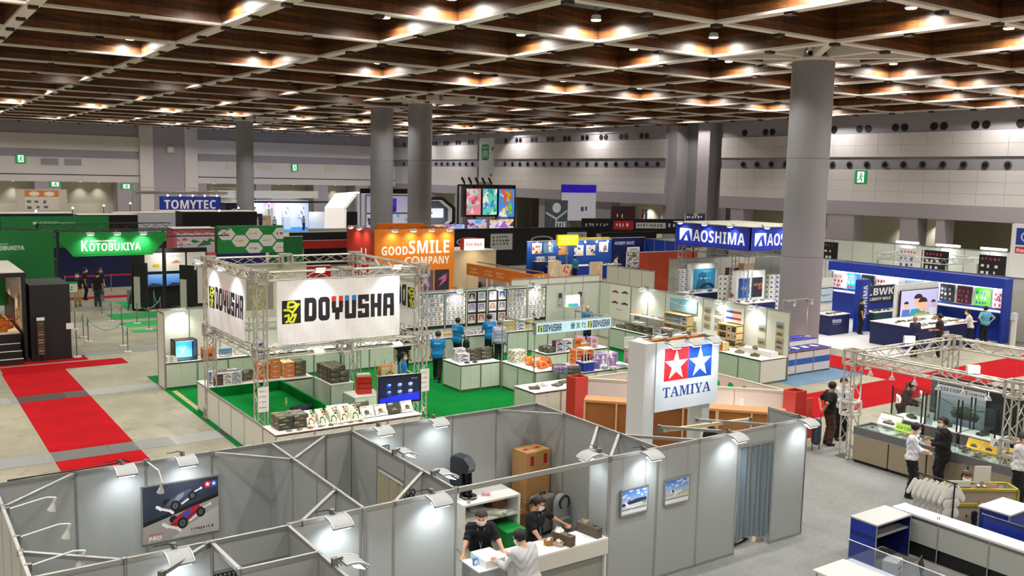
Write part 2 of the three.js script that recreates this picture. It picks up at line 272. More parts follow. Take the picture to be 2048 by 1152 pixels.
// ---------- far walls ----------
{
  // wall bands: [y0, y1, material, set back]
  const bands = [[5.75, 8.1, 'L', 0], [8.1, 9.0, 'D', 0.12], [9.0, 10.7, 'L', 0], [10.7, 11.4, 'D', 0.1], [11.4, 13.2, 'D', 0.02]];
  const exitArt = art(96, 110, (g, w, h) => { cover(g, '#0f8a4a', w, h); g.fillStyle = '#f4f6f0'; g.fillRect(20, 8, 56, 94); disc(g, 52, 26, 8, '#0f7a42'); stroke(g, [[50, 38], [46, 60], [58, 74], [54, 92]], '#0f7a42', 9); stroke(g, [[46, 60], [38, 74], [26, 84]], '#0f7a42', 8); stroke(g, [[32, 50], [48, 42], [62, 50], [70, 44]], '#0f7a42', 6); });
  const sign = (pos, w, h, turn, label) => { const t = thing('exit_sign', label, 'exit sign', pos, turn); mesh('sign_box', bx(-w / 2, 0, -0.12, w / 2, h, 0), M.green, t); print('sign_face', exitArt, w * 0.94, h * 0.94, t, M4(0, h * 0.03, 0.005), 1.1); return t; };
  // back wall at z = -116
  const bw = structGroup('wall_back', 'far grey wall of light and dark bands over lit recesses'), Zb = -116;
  const segs = [[-14, 26.1], [32.8, 66]];
  for (const [xa, xb] of segs) for (const [y0, y1, k, s] of bands) mesh(k === 'L' ? 'light_band' : 'dark_band', bx(xa, y0, Zb - 0.6, xb, y1, Zb - s), k === 'L' ? M.wallLight : M.wallDark, bw);
  for (const [xa, xb] of segs) { mesh('shadow_gap', bx(xa, 6.1, Zb, xb, 6.2, Zb + 0.02), M.dark, bw); }
  mesh('pier', bx(26.1, 0, Zb - 0.6, 27.6, 13, Zb + 0.45), M.wallLight, bw); mesh('pier', bx(31.3, 0, Zb - 0.6, 32.8, 13, Zb + 0.45), M.wallLight, bw); mesh('pier_panel', bx(27.6, 0, Zb - 0.6, 31.3, 13, Zb + 0.3), M.wallMauve, bw);
  mesh('speaker_box', bx(29.2, 9.0, Zb + 0.3, 29.9, 9.7, Zb + 0.7), M.wallLight, bw);
  mesh('soffit', bx(-14, 5.35, Zb - 3, 66, 5.75, Zb), M.wallLight, bw);
  mesh('recess_wall', bx(-14, 0, Zb - 3.4, 66, 5.75, Zb - 3), M.recess, bw);
  for (const [a, b] of [[-14, -8], [-2.5, -1.2], [5, 7.3], [14.9, 17.6], [23.6, 26.1], [32.8, 34.0], [40.2, 42.2], [48, 50], [54, 56]]) { mesh('recess_pier', bx(a, 0, Zb - 3, b, 5.35, Zb - 0.05), M.wallMauve, bw); }
  for (const x of [16.5, 18.9, 37.3, 41.3, 50.5]) mesh('vent_grille', bx(x - 0.9, 7.2, Zb, x + 0.9, 7.95, Zb + 0.04), x < 30 ? M.wallDark : M.offWhite, bw);
  for (const x of [-5, 0.8, 10.5, 13, 20, 22, 35.5, 38.5, 44, 46, 52]) { spot([x, 5.3, Zb - 2.2], [x, 1, Zb - 2.9], 26, 0.75, WARM, 4); mesh('downlight', cy([x, 5.31, Zb - 2.2], [x, 5.35, Zb - 2.2], 0.09, 0.09, 12), M.lampGlass, bw); }
  sign([11.6 + 2.0, 7.35, Zb + 0.15], 1.0, 0.95, 0, 'green running figure exit sign at the far left of the back wall');
  sign([45.3, 7.1, Zb + 0.15], 0.9, 0.95, 0, 'green running figure exit sign on the back wall between the columns');
  sign([17.0, 4.75, Zb - 0.02], 1.3, 0.6, 0, 'small glowing exit sign low on the back wall above the far left booths');
  sign([24.6, 4.6, Zb - 0.02], 1.3, 0.6, 0, 'small glowing exit sign low on the back wall left of the white and blue sign');
  sign([56.5, 4.4, Zb - 0.02], 1.2, 0.6, 0, 'small glowing exit sign low on the back wall right of the pair of columns');
  // right wall at x = 60: three banded blocks with round air jets, piers between
  const rw = structGroup('wall_right', 'long grey side wall of light and dark bands with round air jets'), Xr = 60;
  const hole = cy([0, 0, 0], [-0.05, 0, 0], 0.27, 0.27, 20).geo(), holeIn = cy([-0.05, 0, 0], [-0.06, 0, 0], 0.2, 0.2, 20).geo(), jet = cy([-0.02, 0, 0], [-0.2, -0.05, 0.05], 0.2, 0.12, 16).geo();
  for (const [za, zb] of [[HZ1, -55.7], [-61.8, -90.2], [-94.7, -116]]) {
    const pr = za === -61.8 ? 0.7 : 0;
    for (const [y0, y1, k, s] of bands) {
      if (k === 'D') { mesh('dark_band', bx(Xr - pr + s, y0, zb, Xr + 0.6, y1, za), M.wallDark, rw); continue; }
      // light panels with joints
      const n = Math.round((za - zb) / 1.9), L = (za - zb) / n, rows = y1 - y0 > 2 ? 3 : 2, hgt = (y1 - y0) / rows;
      mesh('backing', bx(Xr - pr + 0.03, y0, zb, Xr + 0.6, y1, za), M.wallDark, rw);
      const vis = za < 0 ? za : -28; for (let i = 0; i < n; i++) for (let r = 0; r < rows; r++) { const z = zb + i * L; if (z > vis) continue; mesh('wall_panel', bx(Xr - pr, y0 + r * hgt + 0.008, z + 0.008, Xr - pr + 0.03, y0 + (r + 1) * hgt - 0.008, z + L - 0.008), M.wallLight, rw); }
    }
    for (let z = zb + 2.4; z < Math.min(za, -28) - 1; z += 1.47) { const o = mesh('air_jet', hole, M.midGrey, rw); o.position.set(Xr - pr + 0.12, 8.45, z); mesh('air_jet_nozzle', jet, M.black, rw).position.set(Xr - pr + 0.12, 8.45, z); }
    let k = 0; for (let z = zb + 2.4; z < Math.min(za, -28) - 1; z += k++ % 2 ? 0.72 : 2.2) { mesh('air_hole', hole, M.black, rw).position.set(Xr - pr + 0.1, 11.06, z); }
    mesh('soffit', bx(Xr - pr, 4.75, zb, Xr + 5, 5.75, za), M.wallMauve, rw);
  }
  mesh('pier', bx(Xr + 0.9, 0, -61.8, Xr + 1.5, 13, -55.7), M.grey, rw); mesh('pier', bx(Xr - 0.2, 0, -58.3, Xr + 1, 13, -56.9), M.wallMauve, rw); mesh('pier', bx(Xr - 0.4, 0, -61.8, Xr + 1, 13, -60.6), M.wallMauve, rw);
  mesh('pier', bx(Xr + 0.1, 0, -94.7, Xr + 1, 13, -90.2), M.wallDark, rw);
  mesh('recess_wall', bx(Xr + 5, 0, HZ0, Xr + 5.4, 5.75, HZ1), M.recess, rw);
  for (const [za, zb] of [[-35.2, -35.8], [-37.2, -38.5], [-42.3, -44.6], [-53, -54.4], [-61.9, -62.6], [-70, -72.5], [-80, -82], [-88, -90], [-98, -100]]) mesh('recess_pier', bx(Xr + 0.05, 0, zb, Xr + 1.3, 5.75, za), M.wallMauve, rw);
  mesh('shutter', (() => { const b = new B(); for (let y = 0; y < 4.7; y += 0.09) b.box(Xr + 3.4, y, -36.4, Xr + 3.5 + 0.02, y + 0.075, -30.8); return b; })(), mat(0x8b8a72, 0.35, { metalness: 0.5 }), rw);
  mesh('shutter', (() => { const b = new B(); for (let y = 0; y < 4.7; y += 0.09) b.box(Xr + 3.4, y, -87.8, Xr + 3.5 + 0.02, y + 0.075, -82); return b; })(), mat(0x8b8a72, 0.35, { metalness: 0.5 }), rw);
  for (const z of [-30, -38.5, -41, -46.5, -49.5, -57, -67, -69.5, -75, -77.5, -85]) { spot([Xr + 4.2, 4.7, z], [Xr + 4.9, 1, z], 60, 0.75, WARM, 4); mesh('downlight', cy([Xr + 4.2, 4.71, z], [Xr + 4.2, 4.75, z], 0.09, 0.09, 12), M.lampGlass, rw); }
  sign([Xr - 0.02, 7.05, -41.9], 1.0, 0.98, -PI / 2, 'green running figure exit sign on the right wall beside the big column');
  { const a = art(150, 330, (g, w, h) => { cover(g, '#eef0ee', w, h); g.fillStyle = '#15a04a'; g.beginPath(); g.roundRect(18, 45, 58, 120, 14); g.fill(); words(g, 'South', 22, 75, 20, '#fff', 'bold sans-serif', 50); stroke(g, [[47, 88], [47, 98]], '#fff', 5); stroke(g, [[28, 98], [66, 98]], '#fff', 5); stroke(g, [[30, 108], [30, 150]], '#fff', 5); stroke(g, [[30, 108], [64, 108], [64, 150]], '#fff', 5); stroke(g, [[38, 120], [56, 120]], '#fff', 4); stroke(g, [[38, 132], [56, 132]], '#fff', 4); stroke(g, [[47, 114], [47, 148]], '#fff', 4); words(g, '1', 92, 160, 150, '#222', 'bold sans-serif', 52); fakeText(g, 84, 270, 60, 18, '#333', 1); });
    const t = thing('hall_number_sign', 'tall white hall sign with green emblem and number one', 'sign', [Xr + 0.05, 6.3, -92.3], -PI / 2); mesh('board', bx(-2.1, 0, -0.04, 2.1, 5.2, 0), M.white, t); print('sign_face', a, 4.1, 5.1, t, M4(0, 0.05, 0.005)); }
  { const a = art(90, 90, (g, w, h) => { cover(g, '#e8e4de', w, h); disc(g, 30, 18, 8, '#c42a2a'); poly(g, [[30, 28], [44, 62], [16, 62]], '#c42a2a'); g.fillStyle = '#c42a2a'; g.fillRect(24, 60, 12, 24); disc(g, 62, 18, 8, '#1b2b50'); g.fillStyle = '#1b2b50'; g.fillRect(52, 28, 20, 56); });
    const t = thing('toilet_sign', 'white toilet sign with red and dark figures in a wall recess', 'sign', [Xr + 4.95, 2.6, -70.4], -PI / 2); mesh('board', bx(-0.8, 0, -0.04, 0.8, 1.6, 0), M.white, t); print('sign_face', a, 1.5, 1.5, t, M4(0, 0.05, 0.005)); }
}
// ---------- people: smooth surfaces from joints ----------
function nets(prims, cell, k = 0.03, post) {   // prims: [ax,ay,az,bx,by,bz,ra,rb]; surface nets over their smooth union
  const lo = [9e9, 9e9, 9e9], hi = [-9e9, -9e9, -9e9];
  for (const q of prims) for (let c = 0; c < 3; c++) { const r = Math.max(q[6], q[7]); lo[c] = Math.min(lo[c], q[c] - r, q[c + 3] - r); hi[c] = Math.max(hi[c], q[c] + r, q[c + 3] + r); }
  for (let c = 0; c < 3; c++) { lo[c] -= 3 * cell; hi[c] += 3 * cell; }
  const [nx, ny, nz] = [0, 1, 2].map((c) => Math.ceil((hi[c] - lo[c]) / cell) + 1), D = new Float32Array(nx * ny * nz).fill(9), id = (i, j, l) => (l * ny + j) * nx + i;
  for (const q of prims) {
    const [ax, ay, az, bX, by, bz, ra, rb] = q, m = Math.max(ra, rb) + k + 2 * cell, dx = bX - ax, dy = by - ay, dz = bz - az, L2 = dx * dx + dy * dy + dz * dz || 1e-9;
    const rng = [0, 1, 2].map((c) => [Math.max(0, Math.floor((Math.min(q[c], q[c + 3]) - m - lo[c]) / cell)), Math.min([nx, ny, nz][c] - 1, Math.ceil((Math.max(q[c], q[c + 3]) + m - lo[c]) / cell))]);
    for (let l = rng[2][0]; l <= rng[2][1]; l++) for (let j = rng[1][0]; j <= rng[1][1]; j++) for (let i = rng[0][0]; i <= rng[0][1]; i++) {
      const x = lo[0] + i * cell - ax, y = lo[1] + j * cell - ay, z = lo[2] + l * cell - az, t = Math.max(0, Math.min(1, (x * dx + y * dy + z * dz) / L2));
      const d = Math.hypot(x - t * dx, y - t * dy, z - t * dz) - (ra + (rb - ra) * t), o = id(i, j, l), e = D[o], h = Math.max(k - Math.abs(d - e), 0) / k; D[o] = Math.min(d, e) - h * h * k / 4;
    }
  }
  if (post) for (let l = 0; l < nz; l++) for (let j = 0; j < ny; j++) for (let i = 0; i < nx; i++) { const o = id(i, j, l); if (D[o] < 1) D[o] = post(lo[0] + i * cell, lo[1] + j * cell, lo[2] + l * cell, D[o]); }
  const vi = new Int32Array(nx * ny * nz).fill(-1), P = [], N = [], I = [];
  const ed = [[0, 1], [2, 3], [4, 5], [6, 7], [0, 2], [1, 3], [4, 6], [5, 7], [0, 4], [1, 5], [2, 6], [3, 7]];
  for (let l = 0; l < nz - 1; l++) for (let j = 0; j < ny - 1; j++) for (let i = 0; i < nx - 1; i++) {
    const v = []; let neg = 0; for (let c = 0; c < 8; c++) { v[c] = D[id(i + (c & 1), j + (c >> 1 & 1), l + (c >> 2))]; if (v[c] < 0) neg++; }
    if (!neg || neg === 8) continue;
    let x = 0, y = 0, z = 0, n = 0; for (const [a, b] of ed) if (v[a] < 0 !== v[b] < 0) { const t = v[a] / (v[a] - v[b]); x += (a & 1) + t * ((b & 1) - (a & 1)); y += (a >> 1 & 1) + t * ((b >> 1 & 1) - (a >> 1 & 1)); z += (a >> 2) + t * ((b >> 2) - (a >> 2)); n++; }
    vi[id(i, j, l)] = P.length / 3; P.push(lo[0] + (i + x / n) * cell, lo[1] + (j + y / n) * cell, lo[2] + (l + z / n) * cell);
    let gx = v[1] + v[3] + v[5] + v[7] - v[0] - v[2] - v[4] - v[6], gy = v[2] + v[3] + v[6] + v[7] - v[0] - v[1] - v[4] - v[5], gz = v[4] + v[5] + v[6] + v[7] - v[0] - v[1] - v[2] - v[3]; const g = Math.hypot(gx, gy, gz) || 1; N.push(gx / g, gy / g, gz / g);
  }
  const q4 = (a, b, c, d, f) => { if (a < 0 || b < 0 || c < 0 || d < 0) return; if (f) I.push(a, b, c, a, c, d); else I.push(a, c, b, a, d, c); };
  for (let l = 1; l < nz - 1; l++) for (let j = 1; j < ny - 1; j++) for (let i = 1; i < nx - 1; i++) {
    const s = D[id(i, j, l)] < 0;
    if (s !== D[id(i + 1, j, l)] < 0) q4(vi[id(i, j - 1, l - 1)], vi[id(i, j, l - 1)], vi[id(i, j, l)], vi[id(i, j - 1, l)], s);
    if (s !== D[id(i, j + 1, l)] < 0) q4(vi[id(i - 1, j, l - 1)], vi[id(i - 1, j, l)], vi[id(i, j, l)], vi[id(i, j, l - 1)], s);
    if (s !== D[id(i, j, l + 1)] < 0) q4(vi[id(i - 1, j - 1, l)], vi[id(i, j - 1, l)], vi[id(i, j, l)], vi[id(i - 1, j, l)], s);
  }
  const g = new THREE.BufferGeometry(); g.setAttribute('position', new THREE.Float32BufferAttribute(P, 3)); g.setAttribute('normal', new THREE.Float32BufferAttribute(N, 3)); g.setAttribute('uv', new THREE.Float32BufferAttribute(new Float32Array(P.length / 3 * 2), 2)); g.setIndex(I); return g;
}
const sph = (x, y, z, r) => [x, y, z, x, y, z, r, r];
const skull = [sph(0, 0.04, -0.018, 0.092), sph(0, 0.035, 0.02, 0.077), [-0.02, -0.06, 0.03, 0.02, -0.06, 0.03, 0.05, 0.05], sph(0, -0.085, 0.05, 0.03), sph(0.036, -0.025, 0.036, 0.044), sph(-0.036, -0.025, 0.036, 0.044)];
const headGeo = nets([...skull, [0, 0.01, 0.088, 0, -0.028, 0.106, 0.011, 0.015], [-0.02, -0.062, 0.077, 0.02, -0.062, 0.077, 0.009, 0.009], [0.082, 0.015, -0.012, 0.08, -0.02, -0.006, 0.018, 0.013], [-0.082, 0.015, -0.012, -0.08, -0.02, -0.006, 0.018, 0.013], [0.02, 0.035, 0.09, 0.045, 0.035, 0.08, 0.008, 0.008], [-0.02, 0.035, 0.09, -0.045, 0.035, 0.08, 0.008, 0.008], [0, -0.04, -0.02, 0, -0.15, -0.035, 0.05, 0.055]], 0.009, 0.02);
const eyesGeo = new B().geom(new THREE.SphereGeometry(0.012, 8, 6), M4(0.032, 0.012, 0.086, 0, 0, 0, [1.3, 0.7, 0.6])).geom(new THREE.SphereGeometry(0.012, 8, 6), M4(-0.032, 0.012, 0.086, 0, 0, 0, [1.3, 0.7, 0.6])).box(0.018, 0.036, 0.09, 0.05, 0.043, 0.098).box(-0.05, 0.036, 0.09, -0.018, 0.043, 0.098).geo();
const big = skull.map((q) => [...q.slice(0, 6), q[6] + 0.016, q[7] + 0.016]);
const hairCut = (front, low) => (x, y, z, d) => Math.max(d, Math.min(z - front, low - y + 0.06 * Math.max(0, 1) - 0), -0.02 - y - 0.16);
const hairGeos = {
  short: nets(big, 0.01, 0.02, (x, y, z, d) => Math.max(d, Math.min(z - 0.02, 0.075 - y), -0.045 - y, Math.min(z + 0.015, 0.0 - y))),
  bald: nets(big.map((q) => [...q.slice(0, 6), q[6] - 0.006, q[7] - 0.006]), 0.01, 0.02, (x, y, z, d) => Math.max(d, z + 0.015, -0.045 - y, y - 0.06)),
  pony: nets([...big, [0, 0.03, -0.12, 0, -0.06, -0.15, 0.04, 0.02], sph(0, 0.02, -0.11, 0.04)], 0.01, 0.02, (x, y, z, d) => Math.max(d, Math.min(z - 0.015, 0.07 - y), -0.08 - y, Math.min(z + 0.03, 0.02 - y))),
  bob: nets([...big, [0.075, 0.02, -0.02, 0.075, -0.1, -0.005, 0.035, 0.035], [-0.075, 0.02, -0.02, -0.075, -0.1, -0.005, 0.035, 0.035], [0, 0, -0.06, 0, -0.11, -0.06, 0.06, 0.06]], 0.01, 0.025, (x, y, z, d) => Math.max(d, Math.min(z - 0.03, 0.06 - y))),
  cap: nets([...big.slice(0, 2), [0, 0.07, 0.06, 0, 0.055, 0.15, 0.055, 0.05]], 0.01, 0.01, (x, y, z, d) => Math.max(d, 0.045 - y + 0.15 * z)),
};
const maskGeo = nets([...skull.map((q) => [...q.slice(0, 6), q[6] + 0.009, q[7] + 0.009]), [0, -0.02, 0.098, 0, -0.05, 0.098, 0.02, 0.022]], 0.009, 0.03, (x, y, z, d) => Math.max(d, y + 0.005, 0.02 - z, -0.105 - y));
const earLoop = new B().tube([[0.06, -0.02, 0.06], [0.088, 0, -0.01]], 0.003, 4).tube([[-0.06, -0.02, 0.06], [-0.088, 0, -0.01]], 0.003, 4).geo();
function handGeo(curl) {                        // palm along -y from the wrist, fingers curling to +z, thumb to +x
  const p = [[0, 0, 0, 0, -0.03, 0, 0.026, 0.03], [-0.024, -0.04, 0, -0.024, -0.085, 0.004, 0.015, 0.014], [0.022, -0.04, 0, 0.022, -0.085, 0.004, 0.016, 0.014], [0, -0.04, 0, 0, -0.085, 0.003, 0.016, 0.014]];
  [[-0.03, 0.058], [-0.0105, 0.074], [0.0105, 0.08], [0.031, 0.07]].forEach(([x, L]) => { const a = curl, b = curl * 2.1, y1 = -0.088 - 0.52 * L * Math.cos(a), z1 = 0.004 + 0.52 * L * Math.sin(a); p.push([x, -0.085, 0.004, x, y1, z1, 0.0095, 0.0085], [x, y1, z1, x, y1 - 0.5 * L * Math.cos(b), z1 + 0.5 * L * Math.sin(b), 0.0085, 0.007]); });
  p.push([0.022, -0.025, 0.006, 0.048, -0.055, 0.02, 0.014, 0.011], [0.048, -0.055, 0.02, 0.05, -0.085, 0.03, 0.01, 0.008]);
  return nets(p, 0.006, 0.006);
}
const hands = [handGeo(0.35), handGeo(0.8)];
const ik = (S, T, l1, l2, hint) => { const d = T.clone().sub(S); let L = d.length(); if (L > (l1 + l2) * 0.995) { T = S.clone().addScaledVector(d.normalize(), (l1 + l2) * 0.995); L = (l1 + l2) * 0.995; } const u = T.clone().sub(S).normalize(), a = (l1 * l1 - l2 * l2 + L * L) / (2 * L), h = Math.sqrt(Math.max(0, l1 * l1 - a * a)), n = hint.clone().addScaledVector(u, -hint.dot(u)).normalize(); return [S.clone().addScaledVector(u, a).addScaledVector(n, h), T]; };
const skins = [0xd9a98a, 0xcf9a78, 0xe0b597];
const badgeArt = art(40, 52, (g, w, h) => { cover(g, '#f4f4f4', w, h); g.fillStyle = '#5b6fae'; g.fillRect(0, 0, w, 14); g.fillStyle = '#333'; g.fillRect(10, 22, 20, 18); });
const backArt = art(90, 30, (g, w, h) => { cover(g, '#1b86c8', w, h); words(g, 'DOYUSHA', 6, 22, 20, '#f2f6fa', 'bold sans-serif', 78); });
function person(label, pos, turn, o = {}) {
  const H = (o.h ?? 1.7) / 1.7, t = thing('person', label, 'person', pos, turn), cell = o.cell ?? 0.022;
  const hipY = (o.hipY ?? 0.9), lean = o.lean ?? 0.03, twist = o.twist ?? 0;
  const up = (x, y, z) => { const e = new THREE.Euler(lean, twist, o.side ?? 0, 'YXZ'); return V(x, y - 0.9, z).applyEuler(e).add(V(0, hipY, 0)); };
  const sh = [up(0.175, 1.375, 0), up(-0.175, 1.375, 0)], hp = [V(0.085, hipY, 0), V(-0.085, hipY, 0)];
  const ft = [V(...(o.lf ?? [0.1, 0.075, 0])), V(...(o.rf ?? [-0.1, 0.075, 0]))];
  const ht = [V(...(o.lh ?? [0.25, 0.82, 0.06])), V(...(o.rh ?? [-0.25, 0.82, 0.06]))];
  const arms = [0, 1].map((i) => { const s = i ? -1 : 1, hint = V(s * (o.elbowOut ?? 0.5), -0.35, -0.8); return [sh[i], ...ik(sh[i], ht[i], 0.27, 0.25, hint)]; });
  const legs = [0, 1].map((i) => [hp[i], ...ik(hp[i], ft[i], 0.42, 0.42, V(0, 0, 1))]);
  const nk = up(0, 1.42, -0.01), hc = up(0, 1.575, 0.03), C = (a, b, ra, rb = ra) => [a.x, a.y, a.z, b.x, b.y, b.z, ra, rb];
  const torso = (e) => [C(up(-0.1, 1.29, 0), up(0.1, 1.29, 0), 0.105 + e), C(up(-0.07, 1.07, 0.01), up(0.07, 1.07, 0.01), 0.1 + e), C(up(-0.07, 1.2, 0), up(0.07, 1.2, 0), 0.105 + e), C(sh[0], sh[1], 0.055 + e), C(V(-0.075, hipY + 0.03, 0), V(0.075, hipY + 0.03, 0), 0.11 + e)];
  const limb = (a, e, r0, r1, r2) => [C(a[0], a[1], r0 + e, r1 + e), C(a[1], a[2], r1 + e, r2 + e)];
  const fit = o.fat ?? 0;
  const body = [...torso(fit), C(up(0, 1.38, -0.01), up(0, 1.47, 0), 0.06, 0.052), ...arms.flatMap((a) => limb(a, 0, 0.05, 0.04, 0.028)), ...legs.flatMap((a) => limb(a, 0, 0.085, 0.055, 0.038))];
  const q = new THREE.Quaternion().setFromEuler(new THREE.Euler(lean * 0.3 + (o.headPitch ?? 0.1), twist + (o.headYaw ?? 0), 0, 'YXZ')), hm = new THREE.Matrix4().compose(hc, q, V(1, 1, 1));
  const bodyGeos = [nets(body, cell, 0.035), headGeo.clone().applyMatrix4(hm)];
  arms.forEach((a, i) => { const d = a[2].clone().sub(a[1]).normalize(), y = d.clone().negate(), fz = V(0, 0.1, 1).addScaledVector(y, -V(0, 0.1, 1).dot(y)).normalize(), x = y.clone().cross(fz), m = new THREE.Matrix4().makeBasis(x, y, fz).setPosition(a[2]); const g = hands[o.curl?.[i] ?? 0].clone(); if (!i) g.applyMatrix4(new THREE.Matrix4().makeScale(-1, 1, 1)); g.applyMatrix4(m); if (!i) { const I = g.index.array; for (let k = 0; k < I.length; k += 3) [I[k], I[k + 1]] = [I[k + 1], I[k]]; } bodyGeos.push(g); });
  const S = new THREE.Matrix4().makeScale(H, H, H), add = (n, g, m) => { g = g.clone(); g.applyMatrix4(S); return mesh(n, g, m, t); };
  const skin = mat(o.skin ?? skins[Math.floor(rnd() * 3)], 0.6);
  add('body', mergeGeometries(bodyGeos), skin);
  add('eyes', eyesGeo.clone().applyMatrix4(hm), M.dark);
  if (o.hair !== 'none') add(o.hair === 'cap' ? 'cap' : 'hair', hairGeos[o.hair ?? 'short'].clone().applyMatrix4(hm), mat(o.hairColor ?? 0x15110f, 0.55));
  if (o.mask !== false) { const mk = add('face_mask', maskGeo.clone().applyMatrix4(hm), mat(o.maskColor ?? 0xf2f2f0, 0.7)); const l = earLoop.clone().applyMatrix4(hm).applyMatrix4(S); mesh('ear_loop', l, M.white, mk); }
  // clothes
  const slv = arms.flatMap((a) => o.long ? limb(a, 0.014, 0.056, 0.046, 0.036) : [C(a[0], a[0].clone().lerp(a[1], 0.8), 0.07, 0.062)]);
  const hem = o.untucked ? [C(V(-0.075, hipY - 0.03, 0), V(0.075, hipY - 0.03, 0), 0.128 + fit)] : [];
  const wr = (x, y, z, d) => d + 0.006 * Math.sin(y * 46 + x * 19 + 3 * Math.sin(z * 21 + x * 9));
  add(o.jacket ? 'jacket' : 'shirt', nets([...torso(0.02 + fit), ...slv, ...hem, ...(o.jacket ? [C(V(-0.08, hipY - 0.12, 0), V(0.08, hipY - 0.12, 0), 0.125)] : [])], cell, 0.035, wr), mat(o.shirt ?? 0x222222, 0.85));
  if (!o.skirt) add('trousers', nets([C(V(-0.075, hipY + 0.03, 0), V(0.075, hipY + 0.03, 0), 0.122 + fit), ...legs.flatMap((a) => limb([a[0], a[1], a[2].clone().lerp(a[1], 0.06)], 0.02, 0.088, 0.062, 0.055))], cell, 0.03, wr), mat(o.pants ?? 0x17171b, 0.85));
  else { const g = new THREE.LatheGeometry([[0.11, 0], [0.15, -0.12], [0.19, -0.35], [0.24, -0.62], [0.235, -0.625], [0.1, -0.1]].map(([r, y]) => new THREE.Vector2(r, y)), 24); g.applyMatrix4(M4(0, hipY + 0.12, 0, 0, 0, 0, [1, 1, 0.85])); add('skirt', g, mat(o.pants ?? 0x17171b, 0.85)); }
  legs.forEach((a) => add('shoe', nets([C(V(a[2].x, 0.04, a[2].z - 0.04), V(a[2].x, 0.035, a[2].z + 0.13), 0.042, 0.036), C(a[2], V(a[2].x, 0.045, a[2].z), 0.045, 0.045)], Math.max(cell * 0.7, 0.014), 0.03, (x, y, z, d) => Math.max(d, -y)), mat(o.shoes ?? 0x1a1817, 0.5)));
  if (o.tie) { const g = new B(), a = up(0, 1.4, 0.1), b = up(0, 1.06, 0.145 + fit); g.cyl([a.x, a.y, a.z], [b.x, b.y, b.z], 0.014, 0.032, 4); add('tie', g.geo(), mat(o.tie, 0.6)); }
  if (o.badge) { const c = up(0.0, 1.02, 0.14 + fit), a = up(0.06, 1.42, 0.09), b = up(-0.06, 1.42, 0.09); const L = add('lanyard', new B().tube([[a.x, a.y, a.z], [c.x, c.y, c.z], [b.x, b.y, b.z]], 0.005, 5).geo(), mat(0xb9bdc6, 0.6)); const g = printQuad(new B(), badgeArt, [[c.x - 0.04, c.y - 0.11, c.z + 0.012], [c.x + 0.04, c.y - 0.11, c.z + 0.012], [c.x + 0.04, c.y, c.z + 0.012], [c.x - 0.04, c.y, c.z + 0.012]]).geo().applyMatrix4(S); mesh('name_badge', g, badgeArt.a.mat, L); }
  if (o.backPrint) { const y0 = 1.25, y1 = 1.33, w = 0.13, z = -0.136 - fit; const p = [[w, y0, z], [-w, y0, z], [-w, y1, z], [w, y1, z]].map((q) => up(...q).toArray()); add('back_print', printQuad(new B(), backArt, p).geo(), backArt.a.mat); }
  if (o.collar) { const c = up(0, 1.43, 0.0); add('collar', new THREE.TorusGeometry(0.062, 0.014, 6, 18).applyMatrix4(M4(c.x, c.y, c.z, PI / 2 + lean - 0.2, 0, 0)), mat(o.collar, 0.8)); }
  if (o.glasses) { const g = new B(); for (const s of [-1, 1]) g.geom(new THREE.TorusGeometry(0.021, 0.003, 5, 14), M4(s * 0.033, 0.012, 0.102)); g.box(-0.012, 0.012, 0.1, 0.012, 0.016, 0.104).tube([[0.055, 0.014, 0.1], [0.088, 0.014, 0]], 0.003, 4).tube([[-0.055, 0.014, 0.1], [-0.088, 0.014, 0]], 0.003, 4); add('glasses', g.geo().applyMatrix4(hm), M.black); }
  return t;
}
// ---------- booth building kit ----------
const ORD = ['first', 'second', 'third', 'fourth', 'fifth', 'sixth', 'seventh', 'eighth', 'ninth', 'tenth', 'eleventh', 'twelfth', 'thirteenth', 'fourteenth', 'fifteenth', 'sixteenth'];
// partition of aluminium posts, rails and laminate panels from p0 to p1; posts = distances along it; open: bay -> list of panel heights
function octaWall(label, [x0, z0], [x1, z1], posts, h = 2.4, o = {}) {
  const L = Math.hypot(x1 - x0, z1 - z0), t = thing(o.name ?? 'partition_wall', label, o.cat ?? 'partition', [x0, o.y ?? 0, z0], -Math.atan2(z1 - z0, x1 - x0));
  if (typeof posts === 'number') posts = Array.from({ length: posts + 1 }, (_, i) => L * i / posts);
  const pm = o.mat ?? M.panelGrey, rail = o.rail ?? M.alu;
  for (const d of posts) mesh('post', cy([d, 0, 0], [d, h + 0.004, 0], 0.022, 0.022, 8), rail, t);
  for (let i = 0; i + 1 < posts.length; i++) {
    const a = posts[i] + 0.02, b = posts[i + 1] - 0.02, spans = o.open?.[i] ?? [[0.0, h]];
    for (const [y0, y1] of spans) {
      mesh('panel', bx(a, y0 + 0.05, -0.008, b, y1 - 0.055, 0.008), o.mats?.[i] ?? pm, t);
      mesh('rail', bx(a, y1 - 0.055, -0.02, b, y1, 0.02), rail, t); mesh('rail', bx(a, y0 + 0.008, -0.02, b, y0 + 0.05, 0.02), rail, t);
    }
    if (!spans.length) mesh('rail', bx(a, h - 0.055, -0.02, b, h, 0.02), rail, t);
  }
  return t;
}
function bar(label, a, b, w = 0.05, hgt = 0.05, m = M.alu, name = 'brace_bar') {
  const A = V(...a), Bv = V(...b), L = A.distanceTo(Bv), t = thing(name, label, 'brace', a, 0); t.rotation.set(0, -Math.atan2(b[2] - a[2], b[0] - a[0]), Math.asin((b[1] - a[1]) / L), 'YZX');
  mesh('bar', bx(0, -hgt / 2, -w / 2, L, hgt / 2, w / 2), m, t); for (const e of [0.02, L - 0.02]) mesh('end_clip', bx(e - 0.03, -hgt / 2 - 0.012, -w / 2 - 0.01, e + 0.03, hgt / 2 + 0.012, w / 2 + 0.01), M.aluDark, t); return t;
}
